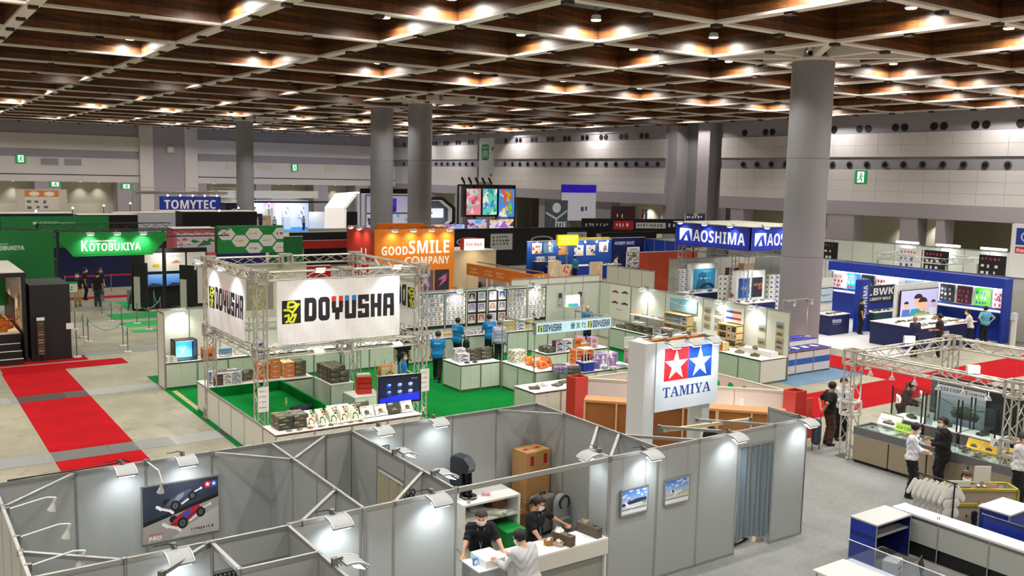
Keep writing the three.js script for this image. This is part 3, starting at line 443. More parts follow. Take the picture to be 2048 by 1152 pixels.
// grey LED floodlight with a curved visor, clipped to a wall top; throws its light back down the wall
const visorGeo = (() => { const b = new B(), n = 7; for (let i = 0; i < n; i++) { const a = i / n, c = (i + 1) / n, f = (s) => [0.06 * Math.sin(s * 2.2), -0.36 * s * s * 0.28 - 0.0]; const z0 = 0.3 * a, z1 = 0.3 * c, y0 = 0.05 * Math.sin(a * PI * 0.8), y1 = 0.05 * Math.sin(c * PI * 0.8); b.quad([-0.15, y0, z0], [-0.15, y1, z1], [0.15, y1, z1], [0.15, y0, z0]); b.quad([-0.15, y0 - 0.025, z0], [0.15, y0 - 0.025, z0], [0.15, y1 - 0.025, z1], [-0.15, y1 - 0.025, z1]); for (const s of [-1, 1]) b.quad([s * 0.15, y0 - 0.025, z0], [s * 0.15, y1 - 0.025, z1], [s * 0.15, y1, z1], [s * 0.15, y0, z0]); } b.box(-0.15, -0.0, 0.295, 0.15, 0.03, 0.305); return b.geo(); })();
const trimGeo = (() => { const b = new B(); for (const s of [-1, 1]) for (let i = 0; i < 7; i++) { const z = (k) => 0.3 * k / 7, y = (k) => 0.05 * Math.sin(k / 7 * PI * 0.8) + 0.004; b.cyl([s * 0.145, y(i), z(i)], [s * 0.145, y(i + 1), z(i + 1)], 0.008, 0.008, 5); } return b.geo(); })();
const lensGeo = bx(-0.12, -0.03, 0.14, 0.12, -0.024, 0.28).geo(), clampGeo = new B().box(-0.03, -0.06, -0.12, 0.03, 0.05, -0.05).cyl([0, 0.03, -0.06], [0, 0.02, 0.02], 0.012, 0.012, 6).geo();
const cordGeo = new B().tube([[-0.02, 0.04, -0.06], [-0.09, 0.08, -0.02], [-0.14, 0.05, -0.09], [-0.24, 0.05, -0.1]], 0.007, 5).geo();
function floodLamp(label, [x, y, z], turn, cd = FLOOD_CD, color = COOL, group) {   // y = wall top; faces local +z, shines back on local -z
  const t = thing('floodlight', label, 'floodlight', [x, y, z], turn, group);
  const g = new THREE.Object3D(); g.position.set(0, 0.03, 0.1);
  for (const [n, ge, m] of [['clamp', clampGeo, M.aluDark], ['visor', visorGeo, M.plasticGrey], ['trim', trimGeo, M.white], ['lens', lensGeo, M.ledGlass], ['cord', cordGeo, M.black]]) { const o = mesh(n, ge, m, t); o.position.set(0, 0.03, 0.1); o.rotation.x = n === 'clamp' || n === 'cord' ? 0 : 0.35; }
  const dz = Math.cos(turn), dx = Math.sin(turn);
  if (cd > 0) spot([x + dx * 0.33, y - 0.06, z + dz * 0.33], [x - dx * 0.02, y - 1.1, z - dz * 0.02], cd, 1.1, color, 3, 0.9);
  return t;
}
// thin white arm with a cone spot
function armSpot(label, [x, y, z], turn, reach = 0.6, cd = 0, drop = 0) {
  const t = thing('arm_spotlight', label, 'spotlight', [x, y, z], turn);
  mesh('clamp', bx(-0.03, -0.05, -0.03, 0.03, 0.05, 0.05), M.steel, t);
  mesh('arm', new B().tube([[0, 0.02, 0.03], [0, 0.1 - drop * 0.5, reach * 0.8], [0, 0.08 - drop, reach]], 0.011, 6), M.white, t);
  mesh('socket', cy([0, 0.08 - drop, reach], [0, 0 - drop, reach - 0.03], 0.018, 0.022, 8), M.offWhite, t);
  mesh('shade', cy([0, 0 - drop, reach - 0.03], [0, -0.1 - drop, reach - 0.06], 0.022, 0.055, 14, false), M.white, t);
  mesh('bulb', cy([0, -0.085 - drop, reach - 0.055], [0, -0.09 - drop, reach - 0.057], 0.047, 0.047, 12), cd ? M.lampGlass : M.white, t);
  if (cd) { const s = Math.sin(turn), c = Math.cos(turn), r = reach - 0.06; spot([x + s * r, y - 0.11 - drop, z + c * r], [x + s * (r - 0.5), y - 1.5 - drop, z + c * (r - 0.5)], cd, 0.8, WARM, 2); }
  return t;
}
// square lattice truss between two points, as a part of `parent`; every tube is a piece of its own
const rodGeo = cy([0, -0.5, 0], [0, 0.5, 0], 1, 1, 6).geo();
function rod(name, a, b, r, m, parent) { const o = mesh(name, rodGeo, m, parent), d = V(...b).sub(V(...a)), L = d.length(); o.position.set((a[0] + b[0]) / 2, (a[1] + b[1]) / 2, (a[2] + b[2]) / 2); o.quaternion.setFromUnitVectors(V(0, 1, 0), d.normalize()); o.scale.set(r, L, r); return o; }
function truss(parent, name, a, b, s, m, o = {}) {
  const g = new THREE.Group(); g.name = name; parent.add(g);
  const A = V(...a), D = V(...b).sub(A), L = D.length(), d = D.clone().normalize(), e = Math.abs(d.y) > 0.9 ? V(1, 0, 0) : V(0, 1, 0), f = d.clone().cross(e).normalize(), r = o.r ?? 0.02;
  const P = (t, i) => { const [p, q] = [[-1, -1], [1, -1], [1, 1], [-1, 1]][i % 4]; return A.clone().addScaledVector(d, t).addScaledVector(e, p * s / 2).addScaledVector(f, q * s / 2).toArray(); };
  const nB = Math.max(2, Math.round(L / (o.step ?? s * 1.05))), merged = o.merge ? new B() : null, put = (n, p, q, rr_) => merged ? merged.cyl(p, q, rr_, rr_, 5, false) : rod(n, p, q, rr_, m, g);
  for (let i = 0; i < 4; i++) put('chord', P(0, i), P(L, i), r);
  for (let i = 0; i < 4; i++) for (let k = 0; k < nB; k++) { const t0 = L * k / nB, t1 = L * (k + 1) / nB; put('brace', P(t0, k % 2 ? i : i + 1), P(t1, k % 2 ? i + 1 : i), r * 0.55); if (o.cross && !(k % 2)) put('brace', P(t0, i), P(t0, i + 1), r * 0.55); }
  if (merged) { mesh('lattice', merged, m, g).userData.kind = 'stuff'; }
  return g;
}
const block = (parent, x, y, z, s, m) => mesh('corner_block', (() => { const b = new B(), h = s / 2 + 0.02; for (const i of [-1, 1]) for (const j of [-1, 1]) { b.box(i * h - 0.03, -h, j * h - 0.03, i * h + 0.03, h, j * h + 0.03); b.box(-h, i * h - 0.03, j * h - 0.03, h, i * h + 0.03, j * h + 0.03); b.box(i * h - 0.03, j * h - 0.03, -h, i * h + 0.03, j * h + 0.03, h); } return b.geom(new THREE.BoxGeometry(0.001, 0.001, 0.001)).geo().applyMatrix4(M4(x, y, z)); })(), m, parent);
// one display cabinet: posts, panels, plinth; front faces local +z, origin at its left front foot
function cabinet(label, [x, z], turn, w, d, h, o = {}) {
  const t = thing(o.name ?? 'cabinet', label, 'cabinet', [x, 0, z], turn, o.group), pm = o.mat ?? M.panelWhite, rail = o.rail ?? M.alu;
  for (const [px, pz] of [[0.015, -0.015], [w - 0.015, -0.015], [0.015, -d + 0.015], [w - 0.015, -d + 0.015]]) mesh('post', cy([px, 0, pz], [px, h - 0.03, pz], 0.018, 0.018, 8), rail, t);
  const fp = o.doors === 2 ? [[0.03, w / 2 - 0.002], [w / 2 + 0.002, w - 0.03]] : [[0.03, w - 0.03]];
  for (const [a, b] of fp) { const dm = mesh(o.doors ? 'door' : 'front_panel', bx(a, 0.07, -0.022, b, h - 0.04, -0.006), pm, t); if (o.doors) mesh('lock', cy([b - 0.05, h - 0.12, -0.006], [b - 0.05, h - 0.12, 0.004], 0.012, 0.012, 8), M.steel, dm); if (o.stripe) mesh('stripe', bx(a, h * 0.42, -0.006, b, h * 0.68, -0.003), o.stripe, dm); }
  mesh('side_panel', bx(0.006, 0.07, -d + 0.03, 0.022, h - 0.04, -0.03), o.side ?? pm, t); mesh('side_panel', bx(w - 0.022, 0.07, -d + 0.03, w - 0.006, h - 0.04, -0.03), o.side ?? pm, t);
  mesh('back_panel', bx(0.03, 0.07, -d + 0.006, w - 0.03, h - 0.04, -d + 0.02), pm, t);
  mesh('plinth', bx(0.02, 0, -d + 0.02, w - 0.02, 0.07, -0.035), o.plinth ?? M.aluDark, t);
  if (o.top !== false) mesh('top', bx(-0.005, h - 0.03, -d - 0.005, w + 0.005, h, 0.005), o.topMat ?? M.white, t);
  return t;
}
// a row of cabinet units under one continuous worktop; front faces local +z
function counterRun(where, [x, z], turn, n, w, d, h, o = {}) {
  const c = Math.cos(turn), s = Math.sin(turn);
  for (let i = 0; i < n; i++) cabinet(`${o.kind ?? 'white'} cabinet of the ${where}${n > 1 ? ', ' + ORD[i] + ' from left' : ''}`, [x + c * w * i, z - s * w * i], turn, w, d, h - 0.03, { ...o, top: false });
  const t = thing('worktop', `${o.topWord ?? 'white'} worktop of the ${where}`, 'worktop', [x, h - 0.03, z], turn);
  const L = n * w; mesh('top', bx(-0.01, 0, -d - 0.01, L + 0.01, 0.022, 0.01), o.topMat ?? M.white, t); mesh('edge', bx(-0.014, 0.004, 0.01, L + 0.014, 0.026, 0.016), o.rail ?? M.alu, t); mesh('edge', bx(-0.016, 0.004, -d - 0.01, -0.01, 0.026, 0.01), o.rail ?? M.alu, t);
  return t;
}
// ---------- kit box art ----------
const skyline = (g, w, h, c1, c2) => { const k = g.createLinearGradient(0, 0, 0, h); k.addColorStop(0, c1); k.addColorStop(1, c2); g.fillStyle = k; g.fillRect(0, 0, w, h); };
function drawTank(g, x, y, s, c, c2) { poly(g, [[x - 30 * s, y], [x + 30 * s, y], [x + 24 * s, y + 11 * s], [x - 24 * s, y + 11 * s]], c2); for (let i = -2; i <= 2; i++) disc(g, x + i * 10 * s, y + 6 * s, 4.4 * s, '#2a2a24'); poly(g, [[x - 28 * s, y], [x - 22 * s, y - 7 * s], [x + 22 * s, y - 7 * s], [x + 28 * s, y]], c); poly(g, [[x - 12 * s, y - 7 * s], [x - 8 * s, y - 16 * s], [x + 8 * s, y - 16 * s], [x + 13 * s, y - 7 * s]], c); stroke(g, [[x - 9 * s, y - 11 * s], [x - 40 * s, y - 14 * s]], c, 2.6 * s); }
function drawCar(g, x, y, s, c) { poly(g, [[x - 30 * s, y], [x - 28 * s, y - 9 * s], [x - 15 * s, y - 11 * s], [x - 8 * s, y - 19 * s], [x + 12 * s, y - 19 * s], [x + 19 * s, y - 10 * s], [x + 29 * s, y - 8 * s], [x + 30 * s, y]], c); poly(g, [[x - 11 * s, y - 11 * s], [x - 6 * s, y - 17 * s], [x + 10 * s, y - 17 * s], [x + 15 * s, y - 11 * s]], '#202a33'); disc(g, x - 18 * s, y, 6 * s, '#141414'); disc(g, x + 18 * s, y, 6 * s, '#141414'); disc(g, x - 18 * s, y, 3 * s, '#aaa'); disc(g, x + 18 * s, y, 3 * s, '#aaa'); }
function drawPlane(g, x, y, s, c) { poly(g, [[x - 34 * s, y + 2 * s], [x - 20 * s, y - 3 * s], [x + 26 * s, y - 4 * s], [x + 34 * s, y - 1 * s], [x + 22 * s, y + 4 * s], [x - 20 * s, y + 5 * s]], c); poly(g, [[x - 2 * s, y + 2 * s], [x + 10 * s, y + 2 * s], [x - 12 * s, y + 16 * s], [x - 18 * s, y + 16 * s]], c); poly(g, [[x - 26 * s, y], [x - 34 * s, y - 12 * s], [x - 27 * s, y - 12 * s], [x - 17 * s, y - 2 * s]], c); }
function drawCastle(g, x, y, s, c, roof = '#3c4450') { for (let i = 0; i < 4; i++) { const w = (22 - i * 5) * s, yy = y - i * 9 * s; g.fillStyle = c; g.fillRect(x - w * 0.8, yy - 6 * s, w * 1.6, 6 * s); poly(g, [[x - w * 1.1, yy - 5.5 * s], [x + w * 1.1, yy - 5.5 * s], [x + w * 0.6, yy - 10 * s], [x - w * 0.6, yy - 10 * s]], roof); } }
const boxArts = { tank: [], car: [], plane: [], castle: [], pink: [], orange: [], white: [], fossil: [], blue: [] };
const A9 = 96, B6 = 66;
for (let i = 0; i < 5; i++) {
  boxArts.tank.push(art(A9, B6, (g, w, h) => { skyline(g, w, h, pick(['#4a4d43', '#6b6a58', '#39413c', '#55524c']), pick(['#2c2d28', '#7a6a4a', '#3d3a30'])); drawTank(g, 52, 46, 0.95, pick(['#7a7550', '#8a7d5c', '#5d6a4c']), '#46452f'); g.fillStyle = '#ddd8c8'; g.fillRect(4, 4, rr(28, 50), 6); fakeText(g, 4, 14, 40, 4, '#c7c2b0'); }));
  boxArts.car.push(art(A9, B6, (g, w, h) => { cover(g, pick(['#e4e4e2', '#d8dadd', '#3a3c42', '#c9ccd0', '#efefec']), w, h); drawCar(g, 48, 48, 1.15, pick(['#b8b8bd', '#c2301f', '#f0f0f0', '#2a4da0', '#d8a013', '#303136'])); g.fillStyle = pick(['#c9202a', '#222', '#1a3a8a']); g.fillRect(4, 4, rr(30, 60), 8); fakeText(g, 4, 16, 50, 4, '#555'); }));
  boxArts.plane.push(art(A9, B6, (g, w, h) => { skyline(g, w, h, pick(['#3f76b8', '#7fa9d0', '#5d86b6', '#8d93a8']), pick(['#d8e3ea', '#a8bccb', '#c9c2ae'])); drawPlane(g, 48, 34, 1.1, pick(['#6c7466', '#8b95a0', '#4a4f58', '#d0d3d6'])); g.fillStyle = '#fff'; g.fillRect(4, 52, 40, 8); fakeText(g, 50, 54, 40, 4, '#fff'); }));
  boxArts.castle.push(art(A9, B6, (g, w, h) => { skyline(g, w, h, pick(['#7aa6da', '#8a7ab8', '#d99a54', '#3d5ea8', '#c9d6e6']), pick(['#e7ecf0', '#d8c9a8', '#b7c6a0'])); drawCastle(g, 48, 58, 1.05, '#efeee6', pick(['#39434e', '#4a5b4a', '#5a4a40'])); }));
  boxArts.pink.push(art(A9, B6, (g, w, h) => { cover(g, pick(['#d8a2b8', '#8a78b0', '#b592c8', '#e2c4d0']), w, h); poly(g, [[20, h], [34, 20], [60, 16], [76, h]], pick(['#6a5a8a', '#e8e0ea', '#c47a98'])); disc(g, 47, 16, 9, '#f2dccb'); fakeText(g, 4, 6, 34, 6, '#fff'); }));
  boxArts.orange.push(art(A9, B6, (g, w, h) => { cover(g, pick(['#d9752a', '#c8401c', '#e0a23a', '#e6d2a0']), w, h); drawCar(g, 48, 50, 1, pick(['#f0eae0', '#c02818', '#e8b23a'])); fakeText(g, 6, 8, 60, 7, '#fff'); }));
  boxArts.white.push(art(A9, B6, (g, w, h) => { cover(g, '#e9e8e2', w, h); disc(g, 40 + i * 4, 38, 20, pick(['#8a7d64', '#6d7a4c', '#7a5a3c', '#55604e', '#9a8a70']), 13); disc(g, 34 + i * 5, 32, 9, '#3a352a', 6); stroke(g, [[14, 58], [44, 44], [80, 54]], '#4a4436', 3); fakeText(g, 4, 5, 46, 6, pick(['#2a6a3c', '#c2572a', '#444'])); }));
  boxArts.fossil.push(art(A9, B6, (g, w, h) => { cover(g, pick(['#eceae2', '#dfe6d2', '#f0e6d2']), w, h); stroke(g, [[12, 52], [30, 26], [60, 22], [84, 40], [78, 52]], pick(['#3f3a30', '#6b5a3c', '#2f4a38']), 7); disc(g, 22, 46, 10, pick(['#8a6a3c', '#5a6a3c', '#3c3c38']), 6); g.fillStyle = pick(['#c25a1c', '#2d8a4c', '#222']); g.fillRect(66, 4, 26, 10); }));
  boxArts.blue.push(art(A9, B6, (g, w, h) => { skyline(g, w, h, '#1c3f9a', '#0f1c50'); drawPlane(g, 48, 36, 1, '#bcd0ea'); fakeText(g, 6, 6, 50, 6, '#fff'); }));
}
// one carton with art on every face; origin at its bottom centre, art upright on the front
function boxGeo(w, h, d, r, r2 = r) {
  const b = new B(), x = w / 2, z = d / 2;
  printQuad(b, r, [[-x, 0, z], [x, 0, z], [x, h, z], [-x, h, z]]); printQuad(b, r2, [[-x, h, z], [x, h, z], [x, h, -z], [-x, h, -z]]);
  printQuad(b, r2, [[-x, 0, -z], [-x, 0, z], [-x, h, z], [-x, h, -z]]); printQuad(b, r2, [[x, 0, z], [x, 0, -z], [x, h, -z], [x, h, z]]); printQuad(b, r, [[x, 0, -z], [-x, 0, -z], [-x, h, -z], [x, h, -z]]);
  b.quad([-x, 0, -z], [x, 0, -z], [x, 0, z], [-x, 0, z], [r.u0, r.v0, r.u0, r.v0, r.u0, r.v0, r.u0, r.v0]); return b.geo();
}
const boxCache = new Map();
function kitBox(label, group, [x, y, z], turn, w, h, d, kind, o = {}) {
  const set = boxArts[kind], i = o.i ?? Math.floor(rnd() * set.length), key = [w, h, d, kind, i].join();
  if (!boxCache.has(key)) { const r = set[i % set.length], q = set[(i + (o.same ? 0 : 1)) % set.length]; boxCache.set(key, boxGeo(w, h, d, r, q.a === r.a ? q : r)); }
  const b = mesh(o.name ?? 'model_box', boxCache.get(key), boxArts[kind][i % set.length].a.mat); b.position.set(x, y, z); b.rotation.set(o.tilt ?? 0, turn, 0, 'YXZ'); return tag(b, label, 'model box', group);
}
// a pile: nx by ny by nz boxes, its left front bottom corner at (x, y, z), running along `turn`
function pile(label, group, [x, y, z], turn, [nx, ny, nz], [w, h, d], kinds, gap = 0.01, skip = 0) {
  const c = Math.cos(turn), s = Math.sin(turn);
  for (let i = 0; i < nx; i++) for (let k = 0; k < nz; k++) { const top = ny - (skip && rnd() < skip ? 1 : 0), kind = pick(kinds), a = Math.floor(rnd() * 5); for (let j = 0; j < top; j++) { const lx = (i + 0.5) * (w + gap), lz = -(k + 0.5) * (d + gap); kitBox(label, group, [x + c * lx + s * lz, y + j * h, z - s * lx + c * lz], turn + rr(-0.03, 0.03), w, h, d, kind, { i: a }); } }
}
// small things on display: simple plastic models with hull, turret and barrel, or wings
const modelMats = [0x8a7f5a, 0x6f6a48, 0x9a8c62, 0x55583f, 0x8d8f92, 0xb9bcbd, 0x4d4f54].map((c) => mat(c, 0.6));
const tankParts = { hull: new B().box(-0.08, 0.02, -0.04, 0.08, 0.045, 0.04).box(-0.09, 0, -0.05, 0.09, 0.035, -0.034).box(-0.09, 0, 0.034, 0.09, 0.035, 0.05).geo(), turret: new B().cyl([0.0, 0.045, 0], [0, 0.07, 0], 0.04, 0.03, 10).cyl([-0.03, 0.058, 0], [-0.13, 0.064, 0], 0.005, 0.004, 6).geo() };
const planeParts = { fuselage: new B().cyl([-0.12, 0.035, 0], [0.09, 0.035, 0], 0.014, 0.018, 8).cyl([0.09, 0.035, 0], [0.13, 0.033, 0], 0.018, 0.003, 8).box(-0.12, 0.035, -0.002, -0.09, 0.08, 0.002).geo(), wings: new B().box(-0.02, 0.03, -0.12, 0.03, 0.036, 0.12).box(-0.12, 0.036, -0.045, -0.1, 0.04, 0.045).geo() };
const carParts = { body: new B().box(-0.09, 0.012, -0.035, 0.09, 0.034, 0.035).box(-0.05, 0.034, -0.03, 0.045, 0.055, 0.03).geo(), wheels: (() => { const b = new B(); for (const x of [-0.055, 0.055]) b.cyl([x, 0.016, -0.037], [x, 0.016, 0.037], 0.016, 0.016, 10); return b.geo(); })() };
function miniature(label, group, kind, [x, y, z], turn, s = 1, m) {
  const t = thing('scale_model', label, 'scale model', [x, y, z], turn, group); t.scale.setScalar(s); m ??= pick(modelMats);
  if (kind === 'tank') { mesh('hull', tankParts.hull, m, t); mesh('turret', tankParts.turret, m, t); } else if (kind === 'plane') { mesh('fuselage', planeParts.fuselage, m, t); mesh('wings', planeParts.wings, m, t); } else { mesh('car_body', carParts.body, m, t); mesh('wheels', carParts.wheels, M.black, t); }
  return t;
}
function board(name, label, cat, pos, turn, w, h, d, r, o = {}) {   // a board with a printed face on its front
  const t = thing(name, label, cat, pos, turn, o.group); if (o.tilt) t.rotation.set(o.tilt, turn, 0, 'YXZ');
  mesh(o.boardName ?? 'board', bx(-w / 2, 0, -d, w / 2, h, 0), o.mat ?? M.white, t);
  const bw = o.border ?? 0; print(o.face ?? 'print', r, w - 2 * bw, h - 2 * bw, t, M4(0, bw, 0.004), o.lit);
  return t;
}
function carpet(label, x0, z0, x1, z1, m, name = 'carpet') { const o = mesh(name, bx(x0, 0.001, z0, x1, 0.006, z1), m); return tag(o, label, 'carpet'); }
// ---------- grey walled back-office booth in the foreground ----------
{
  carpet('light grey carpet under the grey partition booth and right aisle', 0.9, -15.2, 21.4, -5, M.greyCarpet, 'grey_carpet');
  const Zr = -14.93, Zf = -11.33;
  octaWall('long grey rear partition behind the racing car poster', [1.25, Zr], [6.88, Zr], [0, 1.06, 2.08, 3.12, 4.14, 5.13, 5.63]);
  octaWall('grey rear partition behind the coffee machine', [6.9, Zr], [11.02, Zr], [0, 1.02, 2.08, 3.1, 4.12]);
  octaWall('grey side partition running from the carton corner to the front', [11, Zr], [11, Zf], [0, 0.95, 1.95, 2.56, 3.6]);
  octaWall('grey front partition with two aircraft pictures and a curtained doorway', [9.91, Zf], [15, Zf], [0, 1.07, 2.1, 3.12, 4.14, 5.09], 2.4, { open: { 3: [[2.06, 2.4]] } });
  octaWall('short lit grey return partition at the end of the white counter', [9.9, -11.85], [9.9, Zf], [0, 0.5]);
  octaWall('grey partition with a beige curtain doorway left of the coffee machine', [6.88, Zr], [6.88, Zf], [0, 1.04, 2.04, 2.62, 3.62], 2.4, { open: { 1: [[2.0, 2.4]] } });
  octaWall('grey inner partition in front of the large carton', [5.38, Zr], [5.38, Zf], [0, 1.02, 2.02, 2.72, 3.68]);
  octaWall('grey front partition lit by two floodlights left of the counter', [4.28, -11.25], [6.88, -11.3], [0, 1.04, 1.56, 2.6]);
  octaWall('grey front partition with an open slot, below the racing car poster', [0.9, -11.2], [4.28, -11.2], [0, 0.3, 1.34, 2.36, 3.38], 2.4, { open: { 3: [[1.95, 2.4], [0, 1.2]] } });
  octaWall('grey partition closest to the camera at the bottom edge', [4.26, -11.2], [4.26, -8.6], [0, 1.06, 1.9, 2.6]);
  octaWall('short grey partition crossing at the bottom edge of the picture', [3.28, -10.2], [4.26, -10.2], [0, 0.98]);
  octaWall('grey left end partition carrying the white arm lamps', [1.23, Zr], [1.23, -8.5], [0, 1, 2, 3, 4, 5, 6.4]);
  octaWall('grey end partition facing the right aisle', [15, Zf], [15, Zf - 0.95], [0, 0.95]);
  const br = (l, a, b) => bar(l, [a[0], 2.37, a[1]], [b[0], 2.37, b[1]], 0.05, 0.05);
  br('diagonal aluminium brace at the far left corner of the rear partition', [1.23, -13.85], [2.31, Zr]);
  br('diagonal aluminium brace at the near left corner below the arm lamps', [1.23, -12.1], [2.24, -11.2]);
  br('diagonal aluminium brace right of the racing car poster', [4.38, Zr], [5.38, -13.9]); br('diagonal aluminium brace from the inner partition back to the rear wall', [6.38, Zr], [5.38, -13.9]);
  br('diagonal aluminium brace over the lit floodlight bay', [5.38, -12.22], [4.45, -11.25]); br('diagonal aluminium brace with cables near the beige curtain', [6.88, -12.3], [5.84, -11.27]);
  br('diagonal aluminium brace behind the tall carton', [10.0, Zr], [11, -13.97]); br('slim aluminium brace above the counter, rear one', [11, -12.98], [9.9, -11.85]); br('slim aluminium brace above the counter, front one', [11, -12.37], [9.9, Zf]);
  br('white brace bar in front of the tall white sign posts', [11, -12.3], [12.0, Zf]); br('aluminium brace behind the two aircraft pictures', [13.03, Zf], [12.0, -12.4]); br('aluminium brace beside the curtained doorway', [14.05, Zf], [13.0, -12.4]);
  br('diagonal aluminium brace over the open slot at bottom left', [3.26, -11.2], [3.3, -10.2]); br('diagonal aluminium brace beside the open slot', [2.5, -10.6], [3.2, -11.18]);
  bar('long aluminium beam across the open front above the white counter', [6.88, 2.365, Zf], [9.9, 2.365, Zf], 0.045, 0.075);
  bar('pale wooden pole hung across the changing corner with a coat hanger', [12.0, 2.3, -12.35], [14.0, 2.36, -11.9], 0.06, 0.06, mat(0xd9c49c, 0.7), 'wooden_pole');
  { const t = thing('coat_hanger', 'black coat hanger with dark clothes on the pale wooden pole', 'hanger', [13.1, 2.26, -12.1]); mesh('hook', new B().tube([[0, 0.06, 0], [0.02, 0.1, 0], [0, 0.13, 0], [-0.02, 0.1, 0]], 0.006, 5), M.black, t); mesh('coat', (() => { const g = new THREE.CapsuleGeometry(0.14, 0.5, 4, 12); g.applyMatrix4(M4(0, -0.36, 0, 0, 0, 0, [1.4, 1, 0.5])); return g; })(), M.black, t); }
  // floodlights
  const fl = [['on the left bay of the rear grey wall, beside the red carpet', 2.98, Zr, 0, 1], ['on the rear grey wall above the racing car poster', 3.9, Zr, 0, 1], ['on the rear grey wall left of the coffee machine', 7.4, Zr, 0, 1], ['on the rear grey wall above the coffee machine', 8.55, Zr, 0, 1], ['on the front bay lit left of the beige curtain', 4.9, -11.27, 0, 1.3], ['on the front bay directly left of the white counter', 6.45, -11.3, 0, 1.3], ['above the left aircraft picture', 10.62, Zf, 0, 1.3], ['on the blank bay left of the curtained doorway', 12.72, Zf, 0, 1.3], ['at the right end of the front grey wall', 14.75, Zf, 0, 1.3], ['on the open slot bay at bottom left', 2.8, -11.2, 0, 1.3]];
  for (const [l, x, z, a, k] of fl) floodLamp('grey visored floodlight ' + l, [x, 2.4, z], a, FLOOD_CD * k);
  floodLamp('grey visored floodlight on the side wall nearest the rear, above the beige curtain', [6.88, 2.4, -13.3], PI / 2, FLOOD_CD); floodLamp('grey visored floodlight on the side wall beside the counter beam', [6.88, 2.4, -12.0], PI / 2, FLOOD_CD); floodLamp('grey visored floodlight at the bottom edge of the picture', [4.26, 2.4, -9.75], PI / 2, FLOOD_CD); floodLamp('grey visored floodlight on the short return beside the counter', [9.9, 2.4, -11.6], -PI / 2, FLOOD_CD * 0.6);
  armSpot('white arm lamp with cone shade, rear one of three on the left wall', [1.25, 2.36, -13.75], PI / 2, 0.62); armSpot('white arm lamp with cone shade, middle one of three on the left wall', [1.25, 2.36, -12.6], PI / 2, 0.62); armSpot('white arm lamp with cone shade, nearest of three on the left wall', [1.25, 2.36, -11.6], PI / 2, 0.62); armSpot('thin arm lamp on the rear grey wall beside the poster', [3.34, 2.38, Zr], 0.25, 0.5, 0, 0.28);
  { const t = thing('power_cable', 'black cable lying along the top of the rear grey wall', 'cable', [1.4, 2.42, Zr]); mesh('cable', new B().tube([[0, 0, 0], [0.5, 0.005, 0.01], [0.9, 0, -0.01], [1.5, 0.02, 0], [1.6, 0.07, 0.03], [1.7, 0.01, 0]], 0.012, 6), M.black, t); }
  { const t = thing('coiled_cable', 'bundle of black cable coiled on the brace near the beige curtain', 'cable', [6.35, 2.33, -11.75]); const b = new B(); for (let k = 0; k < 4; k++) b.geom(new THREE.TorusGeometry(0.09 + k * 0.012, 0.012, 5, 14), M4(0, -0.05 - k * 0.015, 0, 0.4 + k * 0.2, k * 0.7, 0)); mesh('coil', b, M.black, t); }
  // curtains
  const curtain = (label, [x, z], turn, w, h, m, folds, lift) => { const t = thing('curtain', label, 'curtain', [x, 0, z], turn), b = new B(), n = folds * 10, f = (u, y) => [u * w, y, 0.035 * Math.sin(u * folds * 2 * PI) * (1.2 - 0.4 * y / h) + 0.015 * Math.sin(u * 23 + y * 2)]; for (let i = 0; i < n; i++) for (let j = 0; j < 8; j++) { const u0 = i / n, u1 = (i + 1) / n, yb = (u) => lift + 0.05 * Math.sin(u * 5), Y = (u, k) => yb(u) + (h - yb(u)) * k / 8; b.quad(f(u0, Y(u0, j)), f(u1, Y(u1, j)), f(u1, Y(u1, j + 1)), f(u0, Y(u0, j + 1))); } mesh('cloth', b, m, t); mesh('rail', cy([0, h, 0], [w, h, 0], 0.012, 0.012, 8), M.alu, t); };
  curtain('blue grey curtain hanging in the doorway of the front grey wall', [13.06, Zf], 0, 0.97, 2.05, mat(0x7d8a92, 0.9), 7, 0.22);
  curtain('beige curtain gathered in the inner doorway', [6.88, -12.92], PI / 2, 0.95, 1.95, mat(0xb5ae96, 0.9), 6, 0.1);
  { const t = thing('tool_bag', 'black bag with a white strip lying behind the doorway curtain', 'bag', [13.5, 0.006, -11.75], 0.2); mesh('bag', new RoundedBoxGeometry(0.75, 0.16, 0.3, 3, 0.05).translate(0, 0.08, 0), M.black, t); mesh('tag', bx(-0.1, 0.05, 0.15, 0.12, 0.09, 0.153), M.white, t); mesh('yellow_board', bx(-0.3, 0.16, -0.14, 0.4, 0.18, 0.1), mat(0xc9962e, 0.6), t); }
  { const t = thing('wedge_block', 'pale wooden wedge standing behind the curtain edge', 'wedge', [14.0, 0.006, -11.6]); mesh('wedge', (() => { const s = new THREE.Shape([new THREE.Vector2(-0.14, 0), new THREE.Vector2(0.1, 0), new THREE.Vector2(0.1, 0.42)]); return new THREE.ExtrudeGeometry(s, { depth: 0.08, bevelEnabled: true, bevelSize: 0.006, bevelThickness: 0.006, bevelSegments: 1 }); })(), mat(0xe6cdb4, 0.7), t); }
  // vent grille seen through the slot and high on the rear wall
  for (const [l, x, y, z] of [['dark slatted heater grille seen through the open slot', 3.85, 1.2, -12.2], ['dark slatted grille on the rear wall behind the brace', 7.25, 1.75, -14.85]]) { const t = thing('vent_grille', l, 'grille', [x, y, z]); mesh('frame', bx(-0.35, 0, -0.03, 0.35, 0.3, -0.01), M.dark, t); for (let k = 0; k < 11; k++) mesh('slat', bx(-0.32 + k * 0.06, 0.02, -0.01, -0.29 + k * 0.06, 0.28, 0.02), M.midGrey, t); }
